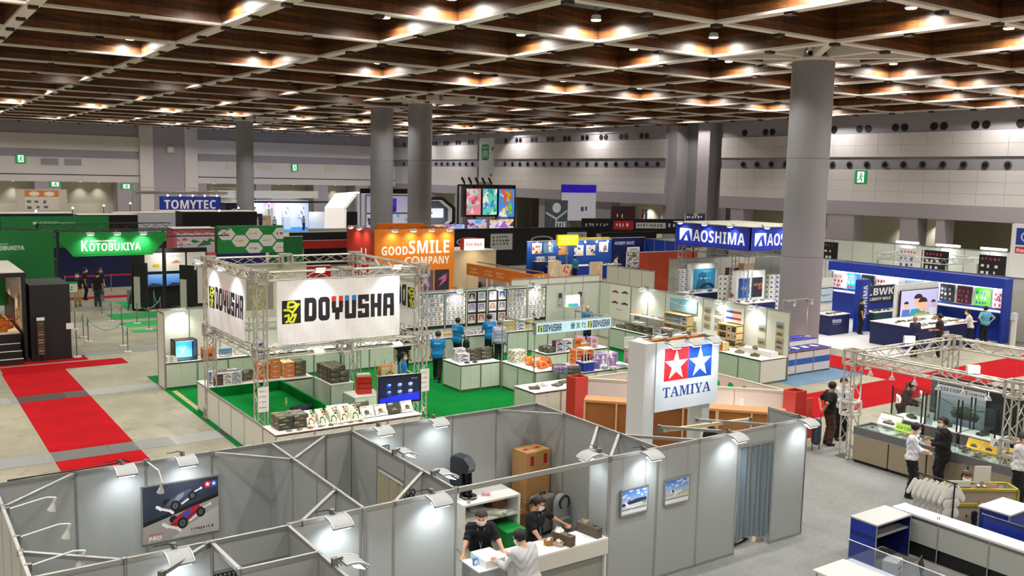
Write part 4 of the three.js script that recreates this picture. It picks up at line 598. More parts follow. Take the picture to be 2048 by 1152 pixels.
  // poster of two toy racing cars
  const racer = (g, x, y, s, c, glass, bump) => { const P = (a) => a.map(([p, q]) => [x + p * s, y + q * s]); stroke(g, P([[-62, 24], [-20, 40]]), bump, 9 * s); stroke(g, P([[-70, 18], [-60, 26]]), bump, 12 * s); stroke(g, P([[-24, 38], [-16, 46]]), bump, 12 * s); disc(g, x - 38 * s, y + 4 * s, 15 * s, '#131418', 13 * s); disc(g, x + 48 * s, y - 18 * s, 13 * s, '#131418', 12 * s); poly(g, P([[-52, 22], [-20, -8], [16, -26], [52, -34], [60, -24], [46, -8], [20, 12], [-18, 34]]), c); poly(g, P([[-20, 12], [4, -16], [30, -24], [24, -8], [0, 10]]), glass); stroke(g, P([[-44, 20], [-8, 22], [46, -14]]), '#3a1014', 3 * s); stroke(g, P([[20, 18], [62, -6]]), bump, 7 * s); disc(g, x - 6 * s, y + 22 * s, 19 * s, '#15161a', 20 * s); disc(g, x - 6 * s, y + 22 * s, 11 * s, '#55585e', 12 * s); disc(g, x - 6 * s, y + 22 * s, 3 * s, '#15161a'); disc(g, x + 60 * s, y - 6 * s, 17 * s, '#15161a', 18 * s); disc(g, x + 60 * s, y - 6 * s, 9 * s, '#4b4e54', 10 * s); stroke(g, P([[70, -20], [92, -28]]), bump, 5 * s); disc(g, x + 94 * s, y - 29 * s, 5 * s, bump); disc(g, x - 74 * s, y + 16 * s, 6 * s, bump); };
  const pa = art(420, 300, (g, w, h) => { poly(g, [[0, 0], [w, 0], [w, 90], [0, 190]], '#2c3242'); poly(g, [[0, 190], [w, 90], [w, 112], [0, 212]], '#14151a'); poly(g, [[0, 212], [w, 112], [w, h], [0, h]], '#9c9792'); poly(g, [[150, 300], [230, 250], [420, 160], [420, 300]], '#b9b5b0'); racer(g, 185, 92, 1.45, '#4a5164', '#7b8698', '#e4e4e2'); racer(g, 225, 190, 1.55, '#b3202c', '#2b4fb0', '#e6e4df'); g.fillStyle = '#d8202c'; g.fillRect(342, 18, 34, 34); g.fillStyle = '#1c55b8'; g.fillRect(378, 18, 34, 34); star(g, 359, 35, 16, '#fff'); star(g, 395, 35, 16, '#fff'); words(g, 'TAMIYA', 344, 62, 10, '#2858b0', 'bold serif', 66); g.save(); g.translate(20, 292); g.transform(1, 0, -0.2, 1, 0, 0); words(g, 'PRO', 6, 0, 30, '#f0f0f0', 'bold sans-serif', 72); words(g, 'MINI 4WD', 4, -26, 14, '#e02a2a', 'bold sans-serif', 76); g.restore(); fakeText(g, 262, 262, 140, 15, '#2a2a2c'); fakeText(g, 262, 284, 130, 5, '#555'); });
  { const t = board('poster', 'large framed poster of a grey and a red toy racing car', 'poster', [3.86, 1.05, Zr + 0.04], 0, 1.22, 0.94, 0.02, pa, { border: 0.012 }); mesh('frame', (() => { const b = new B(); b.box(-0.62, -0.01, -0.02, 0.62, 0.006, 0.008).box(-0.62, 0.934, -0.02, 0.62, 0.95, 0.008).box(-0.62, 0, -0.02, -0.604, 0.94, 0.008).box(0.604, 0, -0.02, 0.62, 0.94, 0.008); return b; })(), M.alu, t); }
  const airArt = (seedy) => art(200, 146, (g, w, h) => { skyline(g, w, h * 0.6, '#3f78d0', '#bcd3ee'); g.fillStyle = 'rgba(255,255,255,.85)'; for (let i = 0; i < 14; i++) disc(g, rr(0, w), rr(6, 48), rr(6, 20), 'rgba(255,255,255,.55)', rr(4, 9)); g.fillStyle = seedy ? '#b6bd9a' : '#8fa08a'; g.fillRect(0, 76, w, 30); if (!seedy) poly(g, [[0, 82], [120, 60], [200, 62], [200, 80], [0, 96]], '#2c3350'); g.fillStyle = '#c9ccd0'; g.fillRect(0, 100, w, 46); drawPlane(g, 96, seedy ? 78 : 98, seedy ? 1.7 : 2.3, '#f2f4f6'); poly(g, [[60, 84], [52, 62], [64, 62], [76, 82]], seedy ? '#2a3c6a' : '#2b3358'); for (let i = 0; i < 9; i++) { g.fillStyle = '#343a4a'; g.fillRect(70 + i * 10, seedy ? 76 : 96, 5, 4); } g.fillStyle = seedy ? '#74804c' : '#6b7078'; g.fillRect(0, 116, w, 6); cover(g, 'rgba(0,0,0,0)', w, h); g.fillStyle = '#e9eaec'; g.fillRect(0, 128, w, 18); });
  for (const [l, x, s] of [['framed aircraft photograph under the first floodlight of the front wall', 10.44, 0], ['framed aircraft photograph on the second bay of the front wall', 11.45, 1]]) { const t = board('picture', l, 'picture', [x, 1.33, Zf + 0.04], 0, 0.6, 0.45, 0.015, airArt(s), { border: 0.02, mat: M.white }); mesh('frame', (() => { const b = new B(); b.box(-0.31, -0.01, -0.015, 0.31, 0.008, 0.012).box(-0.31, 0.442, -0.015, 0.31, 0.46, 0.012).box(-0.31, 0, -0.015, -0.294, 0.45, 0.012).box(0.294, 0, -0.015, 0.31, 0.45, 0.012); return b; })(), M.alu, t); mesh('hanging_wires', new B().tube([[-0.26, 0.45, -0.01], [-0.26, 1.03, -0.02]], 0.003, 4).tube([[0.26, 0.45, -0.01], [0.26, 1.03, -0.02]], 0.003, 4), M.alu, t); }
  // counter
  { const t = thing('reception_counter', 'white reception counter with deep front rim between the grey walls', 'counter', [7.85, 0, Zf]); mesh('top', bx(0, 0.97, -0.5, 2.06, 1.0, 0.02), M.whiteGloss, t); mesh('front_rim', bx(0, 0.72, 0.0, 2.06, 0.97, 0.02), M.offWhite, t); mesh('body', bx(0.04, 0.05, -0.4, 2.0, 0.72, -0.06), mat(0x9a9a90, 0.6), t); mesh('end_panel', bx(2.0, 0, -0.48, 2.05, 0.72, 0.0), M.white, t); mesh('end_panel', bx(0, 0, -0.48, 0.04, 0.97, 0.0), M.white, t); mesh('plinth', bx(0.08, 0, -0.38, 1.98, 0.05, -0.1), M.grey, t); }
  { const t = thing('side_counter', 'small grey white stand with a raised top in front of the masked woman', 'stand', [7.32, 0, -11.3]); mesh('body', bx(0, 0, -0.5, 0.5, 0.98, 0), M.panelGrey, t); mesh('top', bx(-0.01, 0.98, -0.51, 0.51, 1.0, 0.01), M.white, t); mesh('raised_box', bx(0.14, 1.0, -0.48, 0.5, 1.12, -0.03), M.white, t); }
  { const t = thing('blue_packet', 'small blue packet standing on the white stand', 'packet', [7.4, 1.0, -11.55]); mesh('packet', new RoundedBoxGeometry(0.07, 0.13, 0.05, 2, 0.01).translate(0, 0.065, 0), mat(0x3f8fd0, 0.4), t); mesh('label', bx(-0.025, 0.03, 0.025, 0.025, 0.09, 0.0265), M.white, t); }
  const brownBox = (l, p, turn, nap, w = 0.42) => { const t = thing('napkin_box', l, 'napkin box', p, turn), m = mat(0x5d5244, 0.6); mesh('box', new RoundedBoxGeometry(w, 0.18, 0.13, 2, 0.008).translate(0, 0.09, 0), m, t); mesh('slot', cy([0.12, 0.175, 0], [0.12, 0.182, 0], 0.035, 0.035, 12), M.black, t); if (nap) { const b = new B(); for (let i = 0; i < 5; i++) b.geom(new THREE.ConeGeometry(0.05, 0.1, 5), M4(-0.1 + rr(-0.04, 0.04), 0.21 + rr(0, 0.02), rr(-0.02, 0.02), rr(-0.5, 0.5), i, rr(-0.6, 0.6))); mesh('napkins', b, M.white, t); } else { const b = new B(); for (let i = 0; i < 9; i++) b.cyl([-0.13 + i * 0.012, 0.18, rr(-0.03, 0.03)], [-0.14 + i * 0.014 + rr(-0.03, 0.03), 0.24, rr(-0.03, 0.03)], 0.008, 0.006, 5); mesh('stir_sticks', b, mat(0xd2b488, 0.7), t); } };
  brownBox('dark brown napkin box with white tissues at the middle of the counter', [9.1, 1.0, -11.52], -PI / 2 + 0.25, true); brownBox('dark brown box with wooden stir sticks at the right end of the counter', [9.72, 1.0, -11.6], -PI / 2 + 0.15, false, 0.48);
  const bowl = (n, l, p, r, c, fill) => { const t = thing(n, l, 'basket', p); const g = new THREE.LatheGeometry([[0.001, 0], [r * 0.75, 0], [r, r * 0.9], [r * 0.92, r * 0.9], [r * 0.7, 0.02]].map(([a, b]) => new THREE.Vector2(a, b)), 20); mesh('bowl', g, mat(c, 0.7), t); for (let k = 0; k < 3; k++) mesh('band', new THREE.TorusGeometry(r * (0.8 + k * 0.09), 0.006, 5, 20).applyMatrix4(M4(0, r * (0.2 + 0.3 * k), 0, PI / 2)), mat(c, 0.8), t); const b = new B(); for (let i = 0; i < 9; i++) b.geom(new THREE.SphereGeometry(r * 0.3, 7, 5), M4(rr(-0.5, 0.5) * r, r * 0.9 + rr(0, 0.3) * r, rr(-0.5, 0.5) * r, rr(0, 3), rr(0, 3), 0, [1.3, 0.7, 1])); mesh('packets', b, mat(fill, 0.5), t); };
  bowl('basket', 'round woven basket of wrapped sweets on the counter', [8.86, 1.0, -11.6], 0.085, 0xb07a40, 0xe0d4c4); bowl('basket', 'small brown basket of packets behind the napkin box', [9.02, 1.0, -11.68], 0.06, 0x7a4e28, 0xd8cbb8); bowl('basket', 'pale basket of packets nearest the counter front', [8.98, 1.0, -11.47], 0.075, 0xcfc0b4, 0xe6ead8);
  // shelf table with the coffee machine
  { const t = thing('shelf_table', 'white open shelf unit carrying the coffee machine', 'shelf', [8.74, 0, -14.08]); mesh('top', bx(0, 0.86, -0.8, 1.3, 0.9, 0), M.whiteGloss, t); mesh('side_panel', bx(0, 0, -0.8, 0.05, 0.86, 0), M.white, t); mesh('side_panel', bx(1.25, 0, -0.8, 1.3, 0.86, 0), M.white, t); mesh('shelf', bx(0.05, 0.5, -0.8, 1.25, 0.54, -0.02), M.white, t); mesh('back_panel', bx(0.05, 0.0, -0.8, 1.25, 0.86, -0.78), M.panelGrey, t); }
  { const t = thing('coffee_machine', 'tall black coffee machine with chrome head on the white shelf', 'coffee machine', [9.02, 0.9, -14.5], 0.35); const s = new THREE.Shape([[-0.26, 0], [0.0, 0], [0.0, 0.5], [0.14, 0.52], [0.17, 0.66], [0.04, 0.78], [-0.2, 0.8], [-0.26, 0.74]].map(([a, b]) => new THREE.Vector2(a, b))); const g = new THREE.ExtrudeGeometry(s, { depth: 0.2, bevelEnabled: true, bevelSize: 0.015, bevelThickness: 0.015, bevelSegments: 2 }).translate(0, 0, -0.1); g.rotateY(-PI / 2); mesh('body', g, mat(0x2b2f38, 0.3), t); mesh('control_panel', bx(-0.1, 0.58, 0.16, 0.1, 0.68, 0.185), M.chrome, t); mesh('tower', new B().cyl([0, 0.05, 0.1], [0, 0.5, 0.08], 0.075, 0.075, 20), M.blackGloss, t); mesh('drip_tray', cy([0, 0, 0.12], [0, 0.05, 0.12], 0.15, 0.14, 24), M.blackGloss, t); mesh('drip_ring', new THREE.TorusGeometry(0.145, 0.008, 6, 28).applyMatrix4(M4(0, 0.05, 0.12, PI / 2)), M.chrome, t); mesh('spout', cy([0, 0.4, 0.12], [0, 0.34, 0.14], 0.02, 0.015, 10), M.chrome, t); }
  { const t = thing('spray_bottle', 'small clear pump bottle at the left end of the white shelf', 'bottle', [8.8, 0.9, -14.4]); mesh('bottle', cy([0, 0, 0], [0, 0.16, 0], 0.04, 0.04, 14), M.whiteGloss, t); mesh('pump', new B().cyl([0, 0.16, 0], [0, 0.22, 0], 0.012, 0.012, 8).box(-0.04, 0.21, -0.01, 0.02, 0.225, 0.01), M.white, t); }
  { const t = thing('pink_tissue', 'pink tissue pack lying on the white shelf', 'tissue pack', [9.42, 0.9, -14.35], -0.5); mesh('pack', new RoundedBoxGeometry(0.16, 0.05, 0.09, 2, 0.015).translate(0, 0.025, 0), mat(0xe48fc0, 0.4), t); mesh('opening', bx(-0.04, 0.05, -0.01, 0.04, 0.052, 0.01), M.white, t); }
  { const t = thing('paper_cup', 'short white cup beside the coffee machine foot', 'cup', [8.9, 0.9, -14.15]); mesh('cup', new THREE.LatheGeometry([[0.001, 0], [0.03, 0], [0.04, 0.09], [0.036, 0.09], [0.027, 0.006]].map(([a, b]) => new THREE.Vector2(a, b)), 16), M.offWhite, t); mesh('lid', cy([0, 0.09, 0], [0, 0.1, 0], 0.042, 0.04, 16), M.black, t); }
  const carton = (l, [x, y, z], turn, w, h, d, m = M.kraft, marks = true) => { const t = thing('carton', l, 'carton', [x, y, z], turn); mesh('box', new RoundedBoxGeometry(w, h, d, 1, 0.006).translate(0, h / 2, 0), m, t); mesh('tape', bx(-w / 2 - 0.001, h, -0.025, w / 2 + 0.001, h + 0.002, 0.025), mat(0xa67e4c, 0.4), t); if (marks) { for (const s of [-1, 1]) { mesh('red_mark', bx(s * w * 0.28 - 0.045, h * 0.72, d / 2 + 0.001, s * w * 0.28 + 0.045, h * 0.92, d / 2 + 0.003), mat(0xa81c22, 0.6), t); mesh('red_mark', bx(s * w * 0.25 - 0.06, h + 0.001, -0.05, s * w * 0.25 + 0.06, h + 0.0035, 0.05), mat(0xa81c22, 0.6), t); } } return t; };
  carton('tall brown carton with red stamps leaning in the rear corner', [10.62, 0.62, -14.55], 0.1, 0.62, 0.98, 0.45); carton('brown carton underneath the tall stamped carton', [10.6, 0.006, -14.55], 0.08, 0.62, 0.605, 0.5, mat(0xa9854e, 0.8), false);
  carton('brown carton on the floor between shelf and suitcase', [10.2, 0.006, -14.35], 0, 0.22, 0.45, 0.4, mat(0x7c5630, 0.8), false); carton('large brown carton standing in the small grey room', [6.1, 0.62, -12.6], -0.5, 0.75, 0.5, 0.5, M.kraft, false); carton('brown carton underneath the large one in the small grey room', [6.1, 0.006, -12.6], -0.5, 0.75, 0.6, 0.5, mat(0xa07a48, 0.8), false); carton('brown carton under the shelf beside the green box', [9.3, 0.006, -14.5], 0, 0.5, 0.42, 0.45, mat(0x6d5232, 0.8), false); carton('small brown carton lying on the middle shelf', [9.75, 0.54, -14.55], 0, 0.3, 0.2, 0.3, mat(0x8a5f34, 0.8), false);
  { const t = thing('paper_roll', 'white paper rolls lying on the middle shelf', 'paper roll', [9.35, 0.54, -14.3]); for (const [x, z] of [[0, 0], [0.12, -0.02], [0.06, -0.1]]) mesh('roll', cy([x + 0.25, 0.05, z + 0.25], [x - 0.15, 0.05, z - 0.25], 0.05, 0.05, 14), M.offWhite, t); }
  { const t = thing('green_box', 'green storage box on the floor below the white shelf', 'box', [9.76, 0.006, -14.02], -0.05); mesh('box', new RoundedBoxGeometry(0.42, 0.3, 0.5, 2, 0.012).translate(0, 0.15, 0), mat(0x12823c, 0.5), t); mesh('lid', new RoundedBoxGeometry(0.44, 0.05, 0.52, 2, 0.012).translate(0, 0.3, 0), mat(0x17933f, 0.5), t); }
  { const t = thing('suitcase', 'large champagne hard shell suitcase standing by the side wall', 'suitcase', [10.55, 0.006, -14.05], 0.25); mesh('shell', new RoundedBoxGeometry(0.52, 0.74, 0.3, 5, 0.07).translate(0, 0.43, 0), mat(0x8f877b, 0.35, { metalness: 0.2 }), t); const r = new B(); for (const x of [-0.03, 0.03]) r.geom(new RoundedBoxGeometry(0.53, 0.75, 0.012, 3, 0.006), M4(0, 0.43, x)); mesh('seam', r, M.black, t); mesh('handle', new B().tube([[-0.08, 0.8, 0], [-0.08, 0.84, 0], [0.08, 0.84, 0], [0.08, 0.8, 0]], 0.012, 6), M.black, t); for (const [x, z] of [[-0.2, -0.1], [0.2, -0.1], [-0.2, 0.1], [0.2, 0.1]]) mesh('wheel', cy([x, 0.03, z - 0.015], [x, 0.03, z + 0.015], 0.03, 0.03, 12), M.black, t); mesh('sticker', bx(-0.14, 0.42, 0.15, -0.06, 0.54, 0.152), mat(0xc23a4a, 0.5), t); }
  { const t = thing('rucksack', 'grey rucksack resting against the suitcase', 'bag', [10.78, 0.006, -13.75], 0.1); mesh('bag', new THREE.CapsuleGeometry(0.17, 0.42, 5, 14).applyMatrix4(M4(0, 0.44, 0, 0, 0, 0, [1, 1.15, 0.75])), mat(0x8b8f93, 0.6), t); mesh('strap', new THREE.TorusGeometry(0.13, 0.018, 6, 18).applyMatrix4(M4(0, 0.72, 0.1)), M.black, t); mesh('pocket', new RoundedBoxGeometry(0.24, 0.22, 0.08, 3, 0.03).translate(0, 0.32, 0.13), mat(0x777b80, 0.6), t); }
  { const t = thing('folding_chair', 'black folding chair behind the right end of the counter', 'chair', [10.62, 0.006, -12.75], -2.2); mesh('seat', new RoundedBoxGeometry(0.42, 0.05, 0.4, 3, 0.02).translate(0, 0.45, 0), M.black, t); mesh('backrest', new RoundedBoxGeometry(0.42, 0.4, 0.04, 4, 0.018).applyMatrix4(M4(0, 0.78, -0.23, -0.18)), M.black, t); for (const s of [-1, 1]) { mesh('leg', new B().tube([[s * 0.22, 0, 0.22], [s * 0.22, 0.46, -0.02], [s * 0.22, 0.98, -0.27]], 0.012, 8), M.chrome, t); mesh('leg', new B().tube([[s * 0.2, 0, -0.26], [s * 0.2, 0.45, 0.12]], 0.012, 8), M.chrome, t); } mesh('back_rail', cy([-0.22, 0.98, -0.27], [0.22, 0.98, -0.27], 0.012, 0.012, 8), M.chrome, t); }
  person('woman in black polo and dark blue skirt leaning at the white stand', [7.98, 0.006, -12.3], -0.55, { h: 1.64, lean: 0.3, headPitch: 0.15, hair: 'pony', hairColor: 0x2c1d18, shirt: 0x0d0e14, pants: 0x10142e, skirt: true, badge: true, maskColor: 0xe9d6d2, lh: [0.42, 0.98, 0.55], rh: [-0.3, 0.98, 0.5], curl: [1, 1], cell: 0.016, untucked: false });
  person('woman in black polo looking right behind the white counter', [8.98, 0.006, -12.2], 0.35, { h: 1.64, lean: 0.12, headYaw: 0.55, headPitch: 0.3, hair: 'pony', hairColor: 0x17110f, shirt: 0x0d0e14, pants: 0x14141a, badge: true, lh: [0.62, 1.0, 0.42], rh: [-0.25, 0.98, 0.38], curl: [1, 1], cell: 0.016, glasses: true });
  person('man in a pale grey shirt seen from behind at the counter', [7.88, 0.006, -10.78], PI + 0.25, { h: 1.7, lean: 0.25, headPitch: 0.35, hair: 'short', hairColor: 0x141210, shirt: 0xc3c4c8, pants: 0x23252b, long: true, fat: 0.02, lh: [0.16, 1.12, 0.5], rh: [-0.18, 1.12, 0.5], curl: [1, 1], cell: 0.016, collar: 0xc9cace });
}
// ---------- kit maker's booth with the lattice tower and green carpet ----------
const emblem = (g, x, y, w, h) => { g.fillStyle = '#15130f'; g.fillRect(x, y, w, h); const c = '#d9df2a', L = w * 0.11; stroke(g, [[x + w * 0.34, y + h * 0.08], [x + w * 0.3, y + h * 0.3], [x + w * 0.62, y + h * 0.28], [x + w * 0.78, y + h * 0.18], [x + w * 0.62, y + h * 0.07], [x + w * 0.34, y + h * 0.08]], c, L); stroke(g, [[x + w * 0.12, y + h * 0.4], [x + w * 0.38, y + h * 0.42], [x + w * 0.56, y + h * 0.52], [x + w * 0.9, y + h * 0.18]], c, L); stroke(g, [[x + w * 0.58, y + h * 0.5], [x + w * 0.54, y + h * 0.62]], c, L); stroke(g, [[x + w * 0.16, y + h * 0.66], [x + w * 0.36, y + h * 0.62], [x + w * 0.34, y + h * 0.88], [x + w * 0.22, y + h * 0.92]], c, L); stroke(g, [[x + w * 0.36, y + h * 0.88], [x + w * 0.56, y + h * 0.66], [x + w * 0.74, y + h * 0.62], [x + w * 0.6, y + h * 0.92], [x + w * 0.44, y + h * 0.93]], c, L); };
function brandWord(g, x, y, w, h, dark = '#1b1718') {   // DOYUSHA in tall block letters, coloured caps on Y and U
  const n = 7, s = w / n, t = s * 0.32; g.lineJoin = 'round';
  [...'DOYUSHA'].forEach((c, i) => {
    const a = x + i * s + s * 0.07, b = a + s * 0.86, m = (a + b) / 2, top = y, bot = y + h, mid = y + h * 0.5; g.fillStyle = dark; const R = (x0, y0, x1, y1, col = dark) => { g.fillStyle = col; g.fillRect(x0, y0, x1 - x0, y1 - y0); };
    const ring = (r) => { g.fillStyle = dark; g.beginPath(); g.roundRect(a, top, b - a, h, r); g.roundRect(a + t, top + t * 1.1, b - a - 2 * t, h - 2.2 * t, 3); g.fill('evenodd'); };
    if (c === 'D') ring([2, s * 0.3, s * 0.3, 2]); else if (c === 'O') ring(s * 0.3);
    else if (c === 'Y') { R(a, top, a + t, mid); R(b - t, top, b, mid); R(a + 2, mid - 2, b - 2, mid + t); R(m - t / 2, mid, m + t / 2, bot); R(a, top, a + t, top + h * 0.22, '#d6322a'); R(b - t, top, b, top + h * 0.22, '#d6322a'); }
    else if (c === 'U') { R(a, top, a + t, bot - t); R(b - t, top, b, bot - t); R(a + 3, bot - t * 1.1, b - 3, bot); R(a, bot - t * 2, a + t, bot - 4); R(b - t, bot - t * 2, b, bot - 4); R(a, top, a + t, top + h * 0.22, '#2f7fd6'); R(b - t, top, b, top + h * 0.22, '#2f7fd6'); }
    else if (c === 'S') { R(a, top, b, top + t); R(a, top, a + t, mid); R(a, mid - t / 2, b, mid + t / 2); R(b - t, mid, b, bot); R(a, bot - t, b, bot); R(b - t, top, b, top + h * 0.3); R(a, bot - h * 0.3, a + t, bot); }
    else if (c === 'H') { R(a, top, a + t, bot); R(b - t, top, b, bot); R(a, mid - t / 2, b, mid + t / 2); } else { R(a, top + 4, a + t, bot); R(b - t, top + 4, b, bot); R(a + 4, top, b - 4, top + t); R(a, mid, b, mid + t * 0.8); }
  });
}
{
  carpet('green carpet under the kit booth with the lattice tower', 7.32, -32.3, 25.0, -20.3, M.greenCarpet, 'green_carpet');
  { const t = thing('hazard_strip', 'yellow and black striped strip on the green carpet edge', 'floor tape', [7.55, 0.006, -29.7]); const y = mat(0xd8a835, 0.7); for (let i = 0; i < 24; i++) mesh('stripe', bx(-0.06, 0, i * 0.118, 0.09, 0.004, i * 0.118 + 0.07), i % 2 ? M.offWhite : y, t); }
  // lattice frame
  const tr = mat(0xc2beb6, 0.4, { metalness: 0.55 }), t = thing('truss_frame', 'square aluminium lattice frame carrying the white kit maker banners', 'truss', [7.6, 0, -21.75]);
  const W = 4.45, D = 4.15, S = 0.25, c4 = [[0, 0], [W, 0], [W, -D], [0, -D]];
  for (const [x, z] of c4) { truss(t, 'tower', [x, 0.14, z], [x, 4.55, z], S, tr, { step: 0.3 }); for (const y of [0.15, 2.55, 4.45]) block(t, x, y, z, S, tr); mesh('base_plate', bx(x - 0.22, 0, z - 0.22, x + 0.22, 0.02, z + 0.22), M.steel, t); }
  for (const y of [2.55, 4.45]) for (let i = 0; i < 4; i++) { const [a, b] = [c4[i], c4[(i + 1) % 4]], dx = Math.sign(b[0] - a[0]) * 0.17, dz = Math.sign(b[1] - a[1]) * 0.17; truss(t, 'beam', [a[0] + dx, y, a[1] + dz], [b[0] - dx, y, b[1] - dz], S * 0.85, tr, { step: 0.42, merge: i === 1 && y < 3 }); }
  for (const [x, z] of [[W / 2, 0], [W / 2, -D]]) for (const y of [2.55, 4.45]) block(t, x, y, z, S, tr);
  const bann = art(660, 300, (g, w, h) => { cover(g, '#e9e7e6', w, h); emblem(g, 26, 96, 96, 108); brandWord(g, 136, 88, 496, 112); });
  const back = art(300, 150, (g, w, h) => { cover(g, '#cfccb8', w, h); g.globalAlpha = 0.35; emblem(g, 96, 20, 90, 110); g.globalAlpha = 1; });
  const cloth = (l, [x, y, z], turn, w, h, r) => { const o = thing('banner', l, 'banner', [x, y, z], turn), b = new B(), n = 24, m = 10, f = (i, j) => { const u = i / n, v = j / m; return [(u - 0.5) * w, v * h, 0.012 * Math.sin(u * 19 + v * 3) * (1 - v) + 0.008 * Math.sin(v * 9 + u * 31)]; }, q = (i, j) => [r.u0 + (r.u1 - r.u0) * i / n, r.v0 + (r.v1 - r.v0) * j / m]; for (let i = 0; i < n; i++) for (let j = 0; j < m; j++) b.quad(f(i, j), f(i + 1, j), f(i + 1, j + 1), f(i, j + 1), [...q(i, j), ...q(i + 1, j), ...q(i + 1, j + 1), ...q(i, j + 1)]); mesh('cloth', b, r.a.mat, o); mesh('hem_rod', cy([-w / 2, 0, 0.0], [w / 2, 0, 0], 0.012, 0.012, 6), M.alu, o); mesh('hem_rod', cy([-w / 2, h, 0.0], [w / 2, h, 0], 0.012, 0.012, 6), M.alu, o); };
  cloth('large white banner with bold black lettering on the front of the lattice frame', [9.62, 2.78, -21.55], 0, 3.35, 1.6, bann);
  cloth('white lettered banner on the left side of the lattice frame', [7.42, 2.78, -23.85], -PI / 2, 3.1, 1.6, bann);
  cloth('pale banner seen from behind at the rear of the lattice frame', [9.2, 2.78, -26.1], 0, 2.7, 1.55, back);
  cloth('white lettered banner on the far right side of the lattice frame', [12.25, 2.78, -23.85], PI / 2, 3.1, 1.6, bann);
  for (const [l, x, y, z, a] of [['clipped above the left banner, rear one', 7.35, 4.5, -24.8, PI / 2], ['clipped above the left banner, front one', 7.35, 4.5, -22.9, PI / 2], ['clipped above the big banner on its left', 8.9, 4.55, -21.5, PI], ['clipped above the big banner on its right', 11.0, 4.55, -21.5, PI]]) { const o = thing('floodlight', 'small white square floodlight ' + l, 'floodlight', [x, y, z], a), s = Math.sin(a), c = Math.cos(a); mesh('housing', new RoundedBoxGeometry(0.26, 0.06, 0.2, 2, 0.02).applyMatrix4(M4(0, 0.08, -0.34, 0.5)), M.white, o); mesh('arm', cy([0, 0, 0], [0, 0.08, -0.3], 0.012, 0.012, 6), M.alu, o); mesh('lens', bx(-0.1, 0.03, -0.4, 0.1, 0.036, -0.28), M.ledGlass, o); spot([x - s * 0.38, y + 0.02, z - c * 0.38], [x, y - 0.9, z], 11, 0.9, COOL, 3, 0.9); }
  for (const [l, x, y, z, a] of [['on the lower front beam, left one', 9.0, 2.55, -21.6, 0], ['on the lower front beam, right one', 11.2, 2.55, -21.6, 0]]) { const o = thing('floodlight', 'small white square floodlight ' + l, 'floodlight', [x, y, z], a); mesh('housing', new RoundedBoxGeometry(0.26, 0.05, 0.2, 2, 0.02).applyMatrix4(M4(0, 0.0, 0.14, 0.4)), M.white, o); mesh('lens', bx(-0.1, -0.06, 0.05, 0.1, -0.054, 0.2), M.lampGlass, o); spot([x, y - 0.1, z + 0.14], [x, 0.9, z + 0.2], 26, 0.95, WARM, 3); }
  for (const [l, x, z] of [['on the front left lattice tower', 7.6, -21.6], ['on the front right lattice tower', 12.1, -21.6]]) { const r = art(60, 120, (g, w, h) => { cover(g, '#e6e4e2', w, h); for (let k = 0; k < 4; k++) fakeText(g, 8, 16 + k * 26, 44, 8, '#a05a5a'); }); board('notice_sheet', 'white notice sheet tied ' + l, 'notice', [x, 1.15, z + 0.02], 0, 0.27, 0.62, 0.004, r); }
  // tray of green carpet behind a low wall, front counter and rear counter
  octaWall('low white wall along the left side of the green test table', [7.46, -25.75], [7.46, -21.25], [0, 1.05, 2.1, 3.15, 4.5], 0.9, { mat: M.panelWhite, name: 'low_partition' });
  { const o = thing('green_test_table', 'green carpeted test table surrounded by low walls', 'table', [7.5, 0, -21.3]); mesh('bed', bx(0, 0.6, -4.42, 2.05, 0.64, 0), M.greenCarpet, o); mesh('rim', bx(2.05, 0, -4.42, 2.12, 0.9, 0), M.greenCarpet, o); mesh('rim', bx(0, 0.3, -4.48, 2.12, 0.9, -4.42), M.greenCarpet, o); }
  { const o = thing('jacket', 'dark navy jacket lying crumpled on the green test table', 'jacket', [9.2, 0.64, -23.2]); const b = []; for (let i = 0; i < 14; i++) b.push([rr(-0.25, 0.25), rr(0.02, 0.08), rr(-0.15, 0.15), rr(-0.28, 0.28), rr(0.02, 0.06), rr(-0.18, 0.18), rr(0.05, 0.09), rr(0.04, 0.07)]); mesh('cloth', nets(b, 0.02, 0.03, (x, y, z, d) => Math.max(d, -y)), mat(0x141a2c, 0.9), o); }
  { const o = thing('drink_bottle', 'small plastic bottle with yellow green label on the green table', 'bottle', [9.0, 0.64, -23.75]); mesh('bottle', new THREE.LatheGeometry([[0.001, 0], [0.033, 0], [0.035, 0.12], [0.014, 0.18], [0.014, 0.21]].map(([a, b]) => new THREE.Vector2(a, b)), 14), mat(0xb8c98a, 0.3), o); mesh('label', cy([0, 0.04, 0], [0, 0.1, 0], 0.0358, 0.0358, 14, false), mat(0xb8c42a, 0.5), o); mesh('cap', cy([0, 0.205, 0], [0, 0.23, 0], 0.016, 0.016, 10), M.white, o); }
  const WO = { mat: M.panelWhite, doors: 2 };
  counterRun('long front display counter below the big banner', [7.45, -20.35], 0, 4, 0.97, 0.88, 0.9, { ...WO, rail: mat(0xb58a80, 0.5) });
  counterRun('rear counter behind the green test table', [7.5, -25.8], 0, 3, 1.05, 1.1, 0.9, WO);
  cabinet('white cabinet holding the black headphone boxes', [10.62, -24.5], 0, 0.75, 1.25, 0.9, WO); cabinet('small white cabinet beside the large screen', [10.6, -22.85], 0, 0.9, 0.75, 0.88, WO);
  counterRun('left counter with the blue lit display box', [7.37, -29.95], 0, 6, 1.0, 0.75, 0.88, WO); counterRun('long rear counter under the castle kit boards', [13.4, -29.75], 0, 10, 1.0, 0.9, 0.9, WO);
